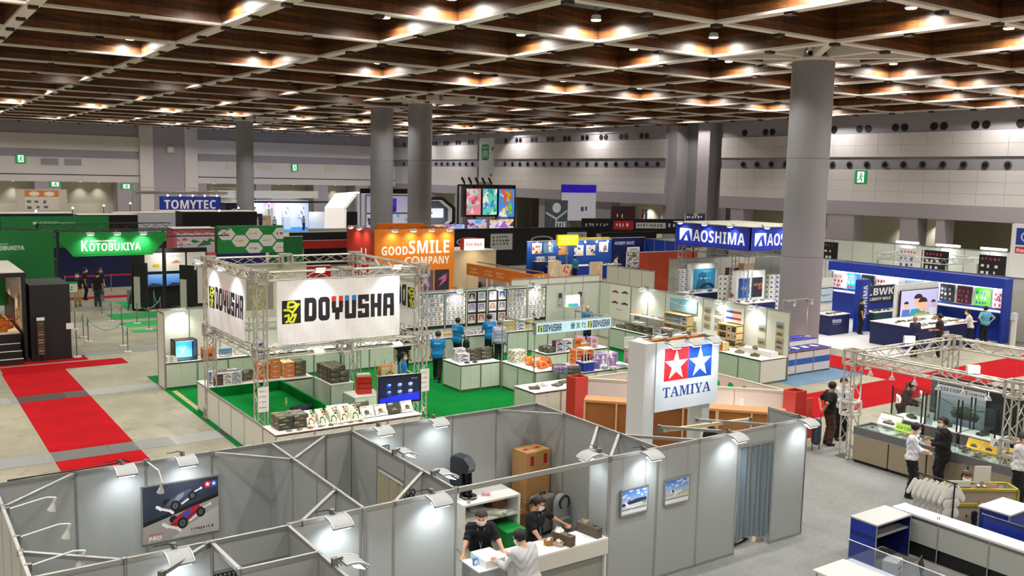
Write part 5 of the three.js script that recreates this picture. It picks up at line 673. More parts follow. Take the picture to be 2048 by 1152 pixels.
  octaWall('white rear wall behind the blue lit display box', [7.35, -30.75], [13.35, -30.75], 6, 2.5, { mat: M.panelWhite }); octaWall('white rear wall holding the black castle kit boards', [13.4, -31.3], [23.4, -31.3], 10, 2.5, { mat: M.panelWhite }); octaWall('white rear corner wall with small posters', [23.4, -31.3], [26.4, -31.3], 3, 2.5, { mat: M.panelWhite }); octaWall('long white side wall with vehicle pictures on the right of the green carpet', [26.4, -31.3], [26.4, -20.9], 10, 2.5, { mat: M.panelWhite }); octaWall('short white left end wall beside the red carpet', [7.35, -30.75], [7.35, -29.95], 1, 2.5, { mat: M.panelWhite });
  floodLamp('floodlight on the left end of the white rear wall', [8.0, 2.5, -30.72], 0, 8, WARM);
  for (const [i, x] of [14, 16.2, 18.9, 20.8, 22.7].entries()) floodLamp(`floodlight over the castle kit boards, ${ORD[i]} from the left`, [x, 2.5, -31.27], 0, 6, WARM);
  for (const [i, z] of [-28.2, -25.6, -24.0, -22.4].entries()) floodLamp(`floodlight on the right side wall, ${ORD[i]} from the back`, [26.37, 2.5, z], -PI / 2, 8, WARM);
  counterRun('right side counter with vehicle kits', [24.95, -28.9], -PI / 2, 8, 1.0, 1.4, 0.9, WO); 
  counterRun('dark kit block counter on the green carpet', [15.4, -25.1], 0, 2, 0.78, 1.15, 0.9, WO); counterRun('left side of the island counter', [16.95, -25.1], -PI / 2, 2, 1.0, 0.9, 0.9, WO); counterRun('island counter front with small display stands', [15.25, -20.8], 0, 2, 0.95, 1.05, 0.9, { ...WO, rail: mat(0xb58a80, 0.5) }); counterRun('island counter under the lit sign', [17.9, -22.3], 0, 3, 0.85, 1.5, 0.9, WO); counterRun('island rear counter', [19.0, -25.3], 0, 3, 0.95, 0.9, 0.9, WO);
  // lit fascia sign
  const kanji = (g, x, y, s) => { const q = (a, w = 0.1) => stroke(g, a.map(([p, r]) => [x + p * s, y + r * s]), '#2a2a34', w * s); for (const r of [0.1, 0.32, 0.44, 0.7, 0.98]) q([[0.08, r], [0.92, r]], 0.09); q([[0.5, 0], [0.5, 0.1]]); q([[0.3, 0.14], [0.36, 0.3]]); q([[0.7, 0.14], [0.64, 0.3]]); q([[0.5, 0.42], [0.5, 0.98]]); q([[0.22, 0.44], [0.22, 0.7]]); q([[0.78, 0.44], [0.78, 0.7]]); q([[0.22, 0.57], [0.78, 0.57]], 0.07); q([[0.2, 0.84], [0.8, 0.84]], 0.08); x += s * 1.15; q([[0.05, 0.25], [0.95, 0.25]]); q([[0.4, 0], [0.36, 0.5], [0.05, 0.95]]); q([[0.35, 0.5], [0.8, 0.5], [0.5, 0.85], [0.25, 1]]); q([[0.4, 0.55], [0.6, 0.8], [0.95, 1]]); x += s * 1.15; q([[0.2, 0], [0.28, 0.12]]); q([[0.05, 0.25], [0.42, 0.25], [0.05, 0.65]]); q([[0.25, 0.45], [0.25, 1]]); q([[0.5, 0.4], [0.98, 0.4]]); q([[0.74, 0.1], [0.74, 0.95]]); q([[0.46, 0.95], [1, 0.95]]); };
  const fas = art(620, 72, (g, w, h) => { cover(g, '#bfe6f2', w, h); for (const x of [12, 420]) { emblem(g, x, 14, 34, 44); brandWord(g, x + 40, 12, 150, 48, '#23304e'); } fakeText(g, 226, 20, 26, 10, '#7fa8c4', 2); kanji(g, 274, 14, 40); });
  { const o = thing('light_fascia', 'lit pale blue fascia sign over the island counter', 'sign', [18.45, 2.08, -23.08]); mesh('case', bx(-1.55, 0, -0.16, 1.55, 0.38, 0), M.alu, o); print('sign_face', fas, 3.06, 0.35, o, M4(0, 0.015, 0.004), 0.55); for (const x of [-1.53, 1.53]) for (const z of [-0.08, -1.9]) mesh('post', cy([x, -2.08, z], [x, 0.38, z], 0.022, 0.022, 8), M.alu, o); for (const x of [-1.53, 1.53]) mesh('rail', bx(x - 0.02, 0.3, -1.9, x + 0.02, 0.36, -0.1), M.alu, o); }
  for (const [l, x, z] of [['at the left end of the lit fascia', 16.9, -23.6], ['at the right end of the lit fascia', 20.0, -23.6], ['at the rear of the island frame', 18.2, -25.0]]) { armSpot('white cone spotlight ' + l, [x, 2.4, z], 0, 0.3, 8); }
  // display box, screens
  { const o = thing('display_box', 'display box with a bright blue back and small figure', 'display box', [8.05, 0.88, -30.25]); mesh('case', new B().box(-0.36, 0, -0.3, -0.33, 0.66, 0.2).box(0.33, 0, -0.3, 0.36, 0.66, 0.2).box(-0.36, 0.64, -0.3, 0.36, 0.66, 0.2).box(-0.36, 0, -0.3, 0.36, 0.02, 0.2).box(-0.36, 0, -0.32, 0.36, 0.66, -0.3), M.black, o); const r = art(90, 80, (g, w, h) => { skyline(g, w, h, '#2f9ae0', '#8fd2f2'); stroke(g, [[36, 40], [50, 48], [58, 36]], '#c8b8e8', 4); stroke(g, [[50, 48], [46, 62]], '#c8b8e8', 4); }); print('blue_back', r, 0.64, 0.6, o, M4(0, 0.02, -0.29), 0.8); mesh('light_bar', bx(-0.3, 0.6, -0.2, 0.3, 0.63, 0.0), M.ledGlass, o); spot([8.05, 1.46, -30.3], [8.05, 0.9, -30.3], 4, 1.1, COOL, 2); }
  { const o = thing('screen', 'large flat screen showing a blue menu on the front counter', 'screen', [11.1, 0.92, -21.15], -0.1), r = art(300, 180, (g, w, h) => { skyline(g, w, h, '#10182c', '#152448'); poly(g, [[0, 150], [170, 128], [300, 120], [300, 180], [0, 180]], '#1c2fd8'); for (let i = 0; i < 6; i++) { const x = 70 + (i % 3) * 80, y = 58 + Math.floor(i / 3) * 50; disc(g, x, y, 18, ['#2a62e8', '#7f9ae0', '#9aa8d8'][i % 3], 13); disc(g, x + 4, y - 4, 9, '#c8d4f4', 6); fakeText(g, x - 16, y + 20, 34, 4, '#aab'); } fakeText(g, 240, 16, 46, 7, '#dde'); }); mesh('bezel', new RoundedBoxGeometry(1.22, 0.76, 0.06, 2, 0.01).translate(0, 0.5, 0), M.blackGloss, o); mesh('frame_edge', new B().box(-0.62, 0.12, -0.02, -0.605, 0.88, 0.035).box(-0.62, 0.87, -0.02, 0.62, 0.885, 0.035), M.alu, o); print('display', r, 1.12, 0.66, o, M4(0, 0.17, 0.032), 0.8); mesh('stand', bx(-0.25, 0, -0.12, 0.25, 0.14, 0.05), M.black, o); }
  // kit boxes
  const F = 'boxes on the front counter';
  pile('dark camouflage model kit box stacked at the left end of the front counter', F, [7.62, 0.9, -20.62], 0, [2, 2, 2], [0.36, 0.16, 0.26], ['tank'], 0.02);
  for (let i = 0; i < 15; i++) { const row = i % 3, x = 8.42 + Math.floor(i / 3) * 0.29; kitBox(`insect kit box in the ${['front', 'middle', 'rear'][row]} row of the front counter, ${ORD[Math.floor(i / 3)]} from left`, F, [x + row * 0.06, 0.9, -20.56 - row * 0.22], rr(-0.06, 0.06), 0.2, 0.3, 0.07, 'fossil', { tilt: -0.45, i: i % 5 }); }
  for (let i = 0; i < 6; i++) kitBox(`flat white animal kit box beside the dark camouflage stack, ${ORD[i]} from the bottom`, F, [8.5, 0.9 + i * 0.035, -20.95], 0.05, 0.3, 0.033, 0.22, 'white', { i: i % 5 });
  for (let i = 0; i < 4; i++) kitBox(['white reptile kit box leaning left of the large screen', 'white insect kit box leaning below the large screen', 'black snake kit box leaning below the large screen', 'white snake kit box at the right end of the front counter'][i], F, [9.98 + i * 0.37, 0.9, -20.68], 0, 0.32, 0.3, 0.08, i === 2 ? 'tank' : 'white', { tilt: -0.5, i });
  for (let i = 0; i < 2; i++) kitBox(['wide white snake kit box standing behind the insect boxes', 'brown reptile kit box standing left of the large screen'][i], F, [9.35 + i * 0.66, 0.9, -21.15], 0, 0.58 - i * 0.2, 0.3, 0.08, i ? 'tank' : 'white', { i });
  const mini = (w, n, k, x0, z0, x1, z1, y, s = 1) => { for (let i = 0; i < n; i++) miniature(`small ${k} model on the ${w}, ${ORD[i] ?? i + 1} from the left`, 'models on the ' + w, k, [x0 + (x1 - x0) * (i + 0.5) / n, y, z0 + (z1 - z0) * (i + 0.5) / n], rr(-0.6, 0.6), s); };
  mini('edge of the front counter', 8, 'tank', 7.7, -20.48, 9.8, -20.46, 0.9, 0.7);
  pile('small race car model box stacked at the left end of the rear counter', 'boxes on the rear counter', [7.7, 0.9, -26.0], 0, [3, 2, 3], [0.27, 0.16, 0.2], ['car', 'tank', 'blue']); pile('yellow black model box stacked in the middle of the rear counter', 'boxes on the rear counter', [9.05, 0.9, -26.1], 0, [2, 4, 2], [0.32, 0.15, 0.22], ['tank', 'orange'], 0.02, 0.4); pile('camouflage model box stacked at the right end of the rear counter', 'boxes on the rear counter', [9.8, 0.9, -26.05], 0, [2, 3, 2], [0.34, 0.15, 0.22], ['tank', 'orange'], 0.02, 0.4); kitBox('open brown model box leaning beside the race car boxes', 'boxes on the rear counter', [8.75, 0.9, -26.3], 0.3, 0.34, 0.3, 0.2, 'tank', { i: 3 });
  pile('black model box stacked on the cabinet by the rear counter', 'boxes on the black box cabinet', [10.68, 0.9, -24.62], 0, [2, 3, 4], [0.28, 0.15, 0.25], ['tank'], 0.02, 0.5);
  { const o = thing('tool_case', 'red tool case standing behind the large screen', 'tool case', [11.05, 0.88, -23.2], -0.2); mesh('case', new RoundedBoxGeometry(0.42, 0.5, 0.3, 2, 0.03).translate(0, 0.25, 0), M.red, o); mesh('drawer', bx(-0.2, 0.3, 0.15, 0.2, 0.32, 0.156), M.dark, o); mesh('drawer', bx(-0.2, 0.16, 0.15, 0.2, 0.18, 0.156), M.dark, o); mesh('tool_sheet', bx(-0.18, 0.5, -0.1, 0.18, 0.56, 0.1), M.offWhite, o); }
  { const o = thing('wire_rack', 'tall wire display rack with dark boxes behind the large screen', 'rack', [11.75, 0, -22.9]); for (const x of [-0.3, 0, 0.3]) for (const z of [0, -0.4]) mesh('upright', cy([x, 0, z], [x, 1.75, z], 0.012, 0.012, 6), M.chrome, o); for (const y of [0.5, 0.9, 1.3]) mesh('tier', bx(-0.31, y, -0.41, 0.31, y + 0.02, 0.01), M.steel, o); } 
  for (let i = 0; i < 3; i++) kitBox('dark model box on the wire display rack, ' + ['lower', 'middle', 'upper'][i] + ' tier', 'boxes on the wire rack', [11.75, 0.52 + i * 0.4, -23.1], 0, 0.5, 0.3, 0.25, i === 2 ? 'orange' : 'tank', { i });
  for (const [i, k] of ['orange', 'plane', 'castle', 'blue', 'white', 'plane', 'car'].entries()) kitBox(`bright model box on the left counter beyond the lattice tower, ${ORD[i]} from the left`, 'boxes on the left counter', [8.8 + i * 0.55, 0.88, -30.3 + (i % 2) * 0.15], rr(-0.2, 0.2), 0.42, 0.34 - (i % 3) * 0.08, 0.12, k, { tilt: -0.15, i: i % 5 });
  kitBox('brown open carton beside the blue lit display box', 'boxes on the left counter', [8.75, 0.88, -30.02], 0.1, 0.4, 0.35, 0.2, 'orange', { i: 3 }); pile('flat white instruction box beside the blue lit display box', 'boxes on the left counter', [7.45, 0.88, -30.02], 0, [1, 3, 1], [0.3, 0.06, 0.25], ['white']);
  pile('dark military kit box stacked on the middle counter', 'boxes on the middle counter', [15.6, 0.9, -25.55], 0, [3, 3, 2], [0.42, 0.13, 0.24], ['tank', 'car'], 0.02, 0.3); mini('corner of the middle counter', 2, 'tank', 15.6, -25.3, 16.2, -25.25, 0.9, 0.9);
  pile('cream coloured cup kit box on the island left side', 'boxes on the island left side', [17.1, 0.9, -24.5], 0, [2, 2, 2], [0.24, 0.2, 0.2], ['fossil']); for (let i = 0; i < 5; i++) kitBox(`orange or red car kit box leaning on the island left side, ${ORD[i]} from the back`, 'boxes on the island left side', [17.5 + (i % 2) * 0.3, 0.9, -24.1 + i * 0.17], 0.3, 0.42, 0.28, 0.12, 'orange', { tilt: -0.5, i: i % 5 });
  pile('violet ship kit box lying on the island left side', 'boxes on the island front', [17.3, 0.9, -22.6], -0.5, [2, 2, 2], [0.42, 0.1, 0.28], ['pink', 'tank']); for (let i = 0; i < 4; i++) kitBox(`flat dark kit box on the low island front, ${ORD[i]} from the left`, 'boxes on the island front', [15.55 + i * 0.42, 0.9, -21.25 - (i % 2) * 0.2], rr(-0.5, 0.5), 0.3, 0.05, 0.22, i === 1 ? 'white' : 'tank', { i });
  pile('orange train kit box stacked under the lit fascia', 'boxes under the lit fascia', [18.6, 0.9, -23.25], 0, [2, 4, 1], [0.42, 0.13, 0.24], ['orange']); pile('white car kit box lined up under the lit fascia', 'boxes under the lit fascia', [19.3, 0.9, -23.05], 0, [4, 2, 2], [0.24, 0.16, 0.2], ['car', 'pink'], 0.02, 0.4); pile('pastel figure kit box on the island rear counter', 'boxes on the island rear counter', [19.1, 0.9, -25.4], 0, [6, 2, 2], [0.36, 0.2, 0.24], ['orange', 'pink', 'car', 'tank'], 0.03, 0.5);
  { const o = thing('showcase', 'clear showcase with figures above a blue ship box on the island', 'showcase', [18.5, 0.9, -22.55]); mesh('base', bx(-0.22, 0, -0.2, 0.22, 0.28, 0.2), M.blue, o); mesh('plinth', bx(-0.22, 0.28, -0.2, 0.22, 0.3, 0.2), M.white, o); for (const x of [-0.21, 0.21]) for (const z of [-0.19, 0.19]) mesh('post', bx(x - 0.01, 0.3, z - 0.01, x + 0.01, 0.72, z + 0.01), M.white, o); mesh('top', bx(-0.22, 0.7, -0.2, 0.22, 0.73, 0.2), M.white, o); for (let k = 0; k < 3; k++) mesh('figure', cy([-0.12 + k * 0.12, 0.3, 0], [-0.12 + k * 0.12, 0.52, 0], 0.04, 0.02, 8), M.dark, o); }
  for (let i = 0; i < 6; i++) kitBox(`mixed ship kit box at the right end of the island, ${ORD[i]} from the left`, 'boxes at the island right end', [19.0 + i * 0.22, 0.9, -22.6 + (i % 3) * 0.18], rr(-0.6, 0.6), 0.24, i % 3 ? 0.08 : 0.3, 0.16, ['pink', 'plane', 'white'][i % 3], { i: i % 5 });
  { const r = art(40, 70, (g, w, h) => { cover(g, '#b0647c', w, h); fakeText(g, 8, 10, 26, 8, '#e8d0d8', 3); }), r2 = art(60, 60, (g, w, h) => { cover(g, '#e8e8e4', w, h); fakeText(g, 8, 10, 44, 5, '#999', 5); }); board('pole_sign', 'small pink notice on a pole at the right end of the island', 'sign', [20.6, 0.9, -22.9], -0.2, 0.22, 0.4, 0.02, r); const o = board('pole_sign', 'small white notice on a thin stand beside the green carpet edge', 'sign', [21.3, 1.2, -23.6], -0.3, 0.36, 0.4, 0.02, r2); mesh('pole', cy([0, -1.2, -0.01], [0, 0, -0.01], 0.012, 0.012, 6), M.chrome, o); }
  // rear counter models and kit boards
  for (const [i, x] of [15.2, 16.15, 17.1, 18.05, 19.0, 19.95, 20.9].entries()) { pile('white castle kit box lined up on the long rear counter', 'boxes on the long rear counter', [x, 0.9, -29.85], 0, [2, i > 4 ? 3 : 1, 1], [0.42, 0.14, 0.2], ['car', 'castle'], 0.03); mini('long rear counter section ' + ['one', 'two', 'three', 'four', 'five', 'six', 'seven'][i], 3, 'tank', x, -30.35, x + 0.9, -30.35, 0.9, 1.6); }
  const rows = (g, w, h) => { cover(g, '#17171a', w, h); const n = 7, rh = (h - 26) / n; for (let r = 0; r < n; r++) { let x = 5; g.fillStyle = '#e9e9e6'; g.fillRect(4, 8 + r * rh, w - 8, rh - 3); while (x < w - 30) { const q = rr(26, 42); g.save(); g.beginPath(); g.rect(x, 10 + r * rh, Math.min(q - 3, w - 8 - x), rh - 9); g.clip(); skyline(g, w, h, pick(['#7fa2d8', '#c9d8ea', '#8c7fc4', '#d8a45a', '#e8eaea', '#4c66a8', '#a8b890']), '#dfe4e6'); drawCastle(g, x + q / 2, 8 + (r + 1) * rh - 7, rh / 46, '#c8c4b8', pick(['#2d3440', '#4a4a46', '#5a4030'])); g.restore(); x += q; } } };
  const quads = (g, w, h) => { cover(g, '#141416', w, h); for (let i = 0; i < 6; i++) { const x = 8 + (i % 2) * w / 2, y = 10 + Math.floor(i / 2) * h / 3.2; g.fillStyle = '#e8e6e2'; g.fillRect(x, y, w / 2 - 18, h / 3.2 - 14); g.save(); g.beginPath(); g.rect(x + 5, y + 4, w / 2 - 28, h / 3.2 - 30); g.clip(); skyline(g, w, h, pick(['#5a3a9a', '#3d6ac0', '#8fb0dc', '#c8c2ae', '#2a2a2c']), pick(['#b8a8d8', '#dce6ee', '#a84a3a'])); drawCastle(g, x + w / 4 - 10, y + h / 4.2, 1.2, '#e0dccc'); g.restore(); } };
  const bs = [rows, rows, rows, quads, quads, rows, rows]; 
  bs.forEach((f, i) => { const r = art(150, 234, f); board('kit_board', `black board of ${f === rows ? 'seven castle kit rows' : 'large castle kit pictures'} on the rear wall, ${ORD[i]} from the left`, 'display board', [16.9 + i * 1.0 - 0.0, 0.98, -31.26], 0, 0.92, 1.42, 0.02, r); });
  // pictures and shelves on the right side wall
  const vp = (k) => art(56, 40, (g, w, h) => { skyline(g, w, h, pick(['#b8a888', '#9ab0c8', '#c8c8c0']), '#8a7a58'); k ? drawPlane(g, 28, 22, 0.7, '#5a6272') : drawTank(g, 28, 28, 0.6, '#7a6a48', '#4a4230'); });
  [[-24.8, 2.05], [-24.8, 1.75], [-24.8, 1.45], [-24.25, 2.05], [-24.25, 1.75], [-24.25, 1.45], [-22.1, 1.75], [-22.1, 1.25], [-22.1, 0.98], [-21.3, 1.95], [-21.3, 1.68], [-21.3, 1.4], [-21.3, 1.2], [-21.3, 0.95]].forEach(([z, y], i) => board('vehicle_picture', `small vehicle picture on the right side wall, ${ORD[i]} counted from the shelves`, 'picture', [26.37, y - 0.1, z], -PI / 2, 0.34, 0.22, 0.006, vp(i < 6)));
  const carArt = art(150, 260, (g, w, h) => { cover(g, '#e6e4d6', w, h); drawCar(g, 38, 60, 0.85, '#a83a24'); drawCar(g, 110, 56, 0.85, '#3a3a3a'); drawCar(g, 38, 140, 0.85, '#5a4a3a'); drawCar(g, 110, 140, 0.85, '#2f3430'); fakeText(g, 50, 178, 50, 12, '#7a8a6a'); });
  board('car_poster', 'tall pale poster with four small cars at the corner of the right wall', 'poster', [26.36, 0.95, -29.9], -PI / 2, 1.3, 1.5, 0.006, carArt); const flag = art(120, 70, (g, w, h) => { cover(g, '#efece6', w, h); for (const y of [14, 44]) { g.fillStyle = '#2a4fc0'; g.fillRect(8, y, 50, 10); g.fillStyle = '#d8392a'; g.fillRect(58, y, 50, 10); } }), skyA = art(180, 70, (g, w, h) => { skyline(g, w, h, '#7fc0d8', '#8fa8b4'); stroke(g, [[4, 20], [70, 34], [150, 30]], '#c8dce4', 4); stroke(g, [[80, 10], [60, 40]], '#5a7080', 3); });
  board('flag_board', 'lit board with blue and red stripes on the right side wall', 'sign', [26.3, 1.75, -23.4], -PI / 2, 0.9, 0.55, 0.03, flag); board('aircraft_poster', 'wide pale blue aircraft poster above the timber shelf', 'poster', [26.35, 1.8, -26.1], -PI / 2, 1.5, 0.5, 0.01, skyA);
  const pine = mat(0xd9bd86, 0.6), shelf = (l, z, y0, y1, w, tiers) => { const o = thing('timber_shelf', l, 'shelf', [26.3, 0.9, z], -PI / 2); for (const x of [-w / 2, w / 2 - 0.04]) mesh('side', bx(x, 0, 0, x + 0.04, y1 - 0.9, 0.35), pine, o); for (let k = 0; k <= tiers; k++) { const y = k * (y1 - 0.94) / tiers; mesh('shelf_board', bx(-w / 2, y, 0, w / 2, y + 0.03, 0.36), pine, o); } };
  shelf('pale timber shelf of white aircraft boxes on the right counter', -26.1, 0.9, 1.75, 1.3, 2); shelf('pale timber shelf of vehicle boxes near the striped board', -23.4, 0.9, 1.72, 0.95, 3);
  pile('white aircraft kit box on the pale timber shelf', 'boxes on the aircraft shelf', [26.05, 1.32, -26.7], -PI / 2, [3, 2, 1], [0.38, 0.17, 0.25], ['plane', 'car']); for (let k = 0; k < 3; k++) pile('vehicle kit box on the shelf near the striped board', 'boxes on the vehicle shelf', [26.05, 0.94 + k * 0.26, -23.85], -PI / 2, [3, 1, 1], [0.28, 0.2, 0.22], ['tank', 'white'], 0.02);
  { const o = thing('wall_shelf', 'white wall shelf holding aircraft models on the right side wall', 'shelf', [26.37, 1.35, -27.75], -PI / 2); mesh('shelf_board', bx(-1.1, 0, 0, 1.1, 0.03, 0.4), M.white, o); mesh('bracket', bx(-0.9, -0.2, 0, -0.87, 0, 0.3), M.alu, o); mesh('bracket', bx(0.87, -0.2, 0, 0.9, 0, 0.3), M.alu, o); } for (let i = 0; i < 4; i++) miniature(`aircraft model on the white wall shelf, ${ORD[i]} from the left`, 'models on the wall shelf', 'plane', [26.15, 1.38, -28.6 + i * 0.5], rr(0, 3), 1.5, i ? M.grey : mat(0xe08a1a, 0.5));
  for (let i = 0; i < 7; i++) pile('grey vehicle kit box stacked on the rear half of the right counter', 'boxes on the right counter', [25.1, 0.9, -28.7 + i * 0.55], -PI / 2, [1, 2, 2], [0.5, 0.14, 0.34], ['car', 'tank'], 0.03, 0.4); pile('dark red vehicle kit box stacked on the front half of the right counter', 'boxes on the right counter', [25.05, 0.9, -23.7], -PI / 2, [2, 3, 1], [0.45, 0.1, 0.32], ['tank', 'orange'], 0.03, 0.4);
  { const o = thing('display_step', 'white display step for tank models on the right counter', 'display step', [25.8, 0.9, -21.8], -PI / 2); mesh('step', bx(-0.8, 0, -0.25, 0.75, 0.16, 0.1), M.white, o); mesh('lip', bx(-0.8, 0.16, -0.25, 0.75, 0.17, -0.24), M.white, o); } for (let i = 0; i < 5; i++) miniature(`sand coloured tank model on the right counter, ${ORD[i]} from the back`, 'tank models on the right counter', 'tank', [25.35 + (i % 2) * 0.4, (i % 2) ? 1.07 : 0.9, -22.9 + i * 0.35], rr(0.8, 2.2), 1.7, modelMats[i % 3]);
  for (const [i, x] of [24.2, 25.3].entries()) board('leaflet_board', `small dark poster on the rear corner wall, ${ORD[i]} from the left`, 'poster', [x, 1.5, -31.26], 0, 0.4, 0.6, 0.008, art(50, 76, (g, w, h) => { cover(g, '#c9c9c2', w, h); g.fillStyle = '#2f3a6a'; g.fillRect(6, 4, 24, 28); fakeText(g, 6, 36, 40, 8, '#444', 3); }));
  { const o = thing('light_box', 'small bright lit box sign on the rear corner wall', 'light box', [24.0, 1.62, -30.2], 0.1), r = art(80, 52, (g, w, h) => { cover(g, '#f4f8e8', w, h); disc(g, 30, 44, 20, '#3aa86a', 8); disc(g, 56, 46, 18, '#3a8ac8', 9); }); mesh('case', bx(-0.42, 0, -0.12, 0.42, 0.5, 0), M.white, o); print('lit_face', r, 0.8, 0.46, o, M4(0, 0.02, 0.004), 1.6); mesh('hanger', bx(-0.01, 0.5, -0.07, 0.01, 0.9, -0.05), M.alu, o); }
  // striped counter beyond the side wall
  carpet('pale blue carpet in front of the blue striped counter', 26.0, -23.0, 30.2, -20.2, M.blueCarpet, 'blue_carpet'); counterRun('blue striped white counter beside the big column', [26.5, -21.4], 0, 3, 1.0, 0.8, 0.9, { mat: mat(0xd8d0cc, 0.5), stripe: mat(0x1d62b0, 0.5), topMat: mat(0x1b1f8c, 0.5), topWord: 'dark blue' }); { const o = thing('raised_shelf', 'raised white shelf with blue top behind the striped counter', 'shelf', [26.6, 0, -22.4]); mesh('body', bx(0, 0, -0.8, 3.4, 1.0, 0), M.white, o); mesh('top', bx(0, 1.0, -0.8, 3.4, 1.02, 0), mat(0x1b1f8c, 0.5), o); } kitBox('blue and orange car kit box standing on the raised shelf', 'boxes on the raised shelf', [27.2, 1.02, -22.7], -0.2, 0.5, 0.4, 0.15, 'orange', { i: 1 }); mini('raised shelf beside the big column', 6, 'car', 27.6, -22.75, 30, -22.7, 1.02, 1.2); for (let i = 0; i < 5; i++) { const o = mesh('leaflet_stack', bx(-0.11, 0, -0.15, 0.11, 0.02, 0.15), M.white); o.position.set(26.8 + i * 0.55, 0.9, -21.8); o.rotation.y = rr(-0.2, 0.2); tag(o, `white leaflet stack on the blue striped counter, ${ORD[i]} from the left`, 'leaflets', 'leaflets on the striped counter'); }
  armSpot('chrome pole lamp beside the big column, left one', [28.6, 2.45, -22.9], 0.3, 0.4, 14); armSpot('chrome pole lamp beside the big column, right one', [29.9, 2.45, -22.9], -0.4, 0.4, 14); { const o = thing('lamp_frame', 'thin aluminium frame carrying the pole lamps by the column', 'frame', [28.5, 0, -22.95]); for (const x of [0, 1.5]) mesh('post', cy([x, 0, 0], [x, 2.5, 0], 0.02, 0.02, 8), M.alu, o); mesh('rail', cy([0, 2.5, 0], [1.5, 2.5, 0], 0.02, 0.02, 8), M.alu, o); }
  // people
  const polo = { shirt: 0x0f7fc4, pants: 0x16161b, backPrint: true, untucked: true };
  person('man in a blue polo with chin mask standing behind the large screen', [12.75, 0.006, -24.15], 0.9, { ...polo, h: 1.72, backPrint: false, maskColor: 0xe6e2dc, lh: [0.1, 1.05, 0.32], headPitch: 0.0 });
  person('person in black clothes behind the lattice beam, face hidden by the banner', [14.35, 0.006, -27.1], 2.6, { shirt: 0x121214, pants: 0x101012, h: 1.75 });
  person('man in a blue polo and apron walking away beside the dark kit boxes', [15.6, 0.006, -26.95], 2.5, { ...polo, h: 1.7, lf: [0.1, 0.075, 0.22], rf: [-0.1, 0.13, -0.3], lean: 0.14, hairColor: 0x2c2824 });
  person('man in a blue polo holding a black bag by the rear counter', [17.7, 0.006, -29.15], 1.9, { ...polo, h: 1.72, backPrint: true, lh: [0.2, 0.95, 0.28], rh: [-0.2, 0.95, 0.28] }); { const o = thing('shoulder_bag', 'black bag held by the man at the rear counter', 'bag', [18.05, 0.25, -29.05]); mesh('bag', new THREE.CapsuleGeometry(0.14, 0.35, 4, 12).applyMatrix4(M4(0, 0.35, 0, 0, 0, 0, [1, 1, 0.6])), M.black, o); mesh('strap', new THREE.TorusGeometry(0.1, 0.015, 5, 14).applyMatrix4(M4(0, 0.68, 0)), M.black, o); }
  person('man in a blue polo with his back to us at the rear counter', [19.2, 0.006, -29.2], 2.9, { ...polo, h: 1.74, lean: 0.12, lh: [0.2, 1.0, 0.35], rh: [-0.2, 1.0, 0.35] });
  person('older man in a lavender shirt with his back to us', [19.0, 0.006, -28.25], 2.6, { h: 1.66, shirt: 0xb9b7d8, pants: 0x121215, long: true, hairColor: 0x6d6a68, fat: 0.02 });
  person('balding man in a blue polo reading behind the island', [24.6, 0.006, -29.95], -0.4, { ...polo, h: 1.66, hair: 'bald', mask: false, headPitch: 0.5, lh: [0.1, 1.25, 0.28], rh: [-0.1, 1.2, 0.26] });
}
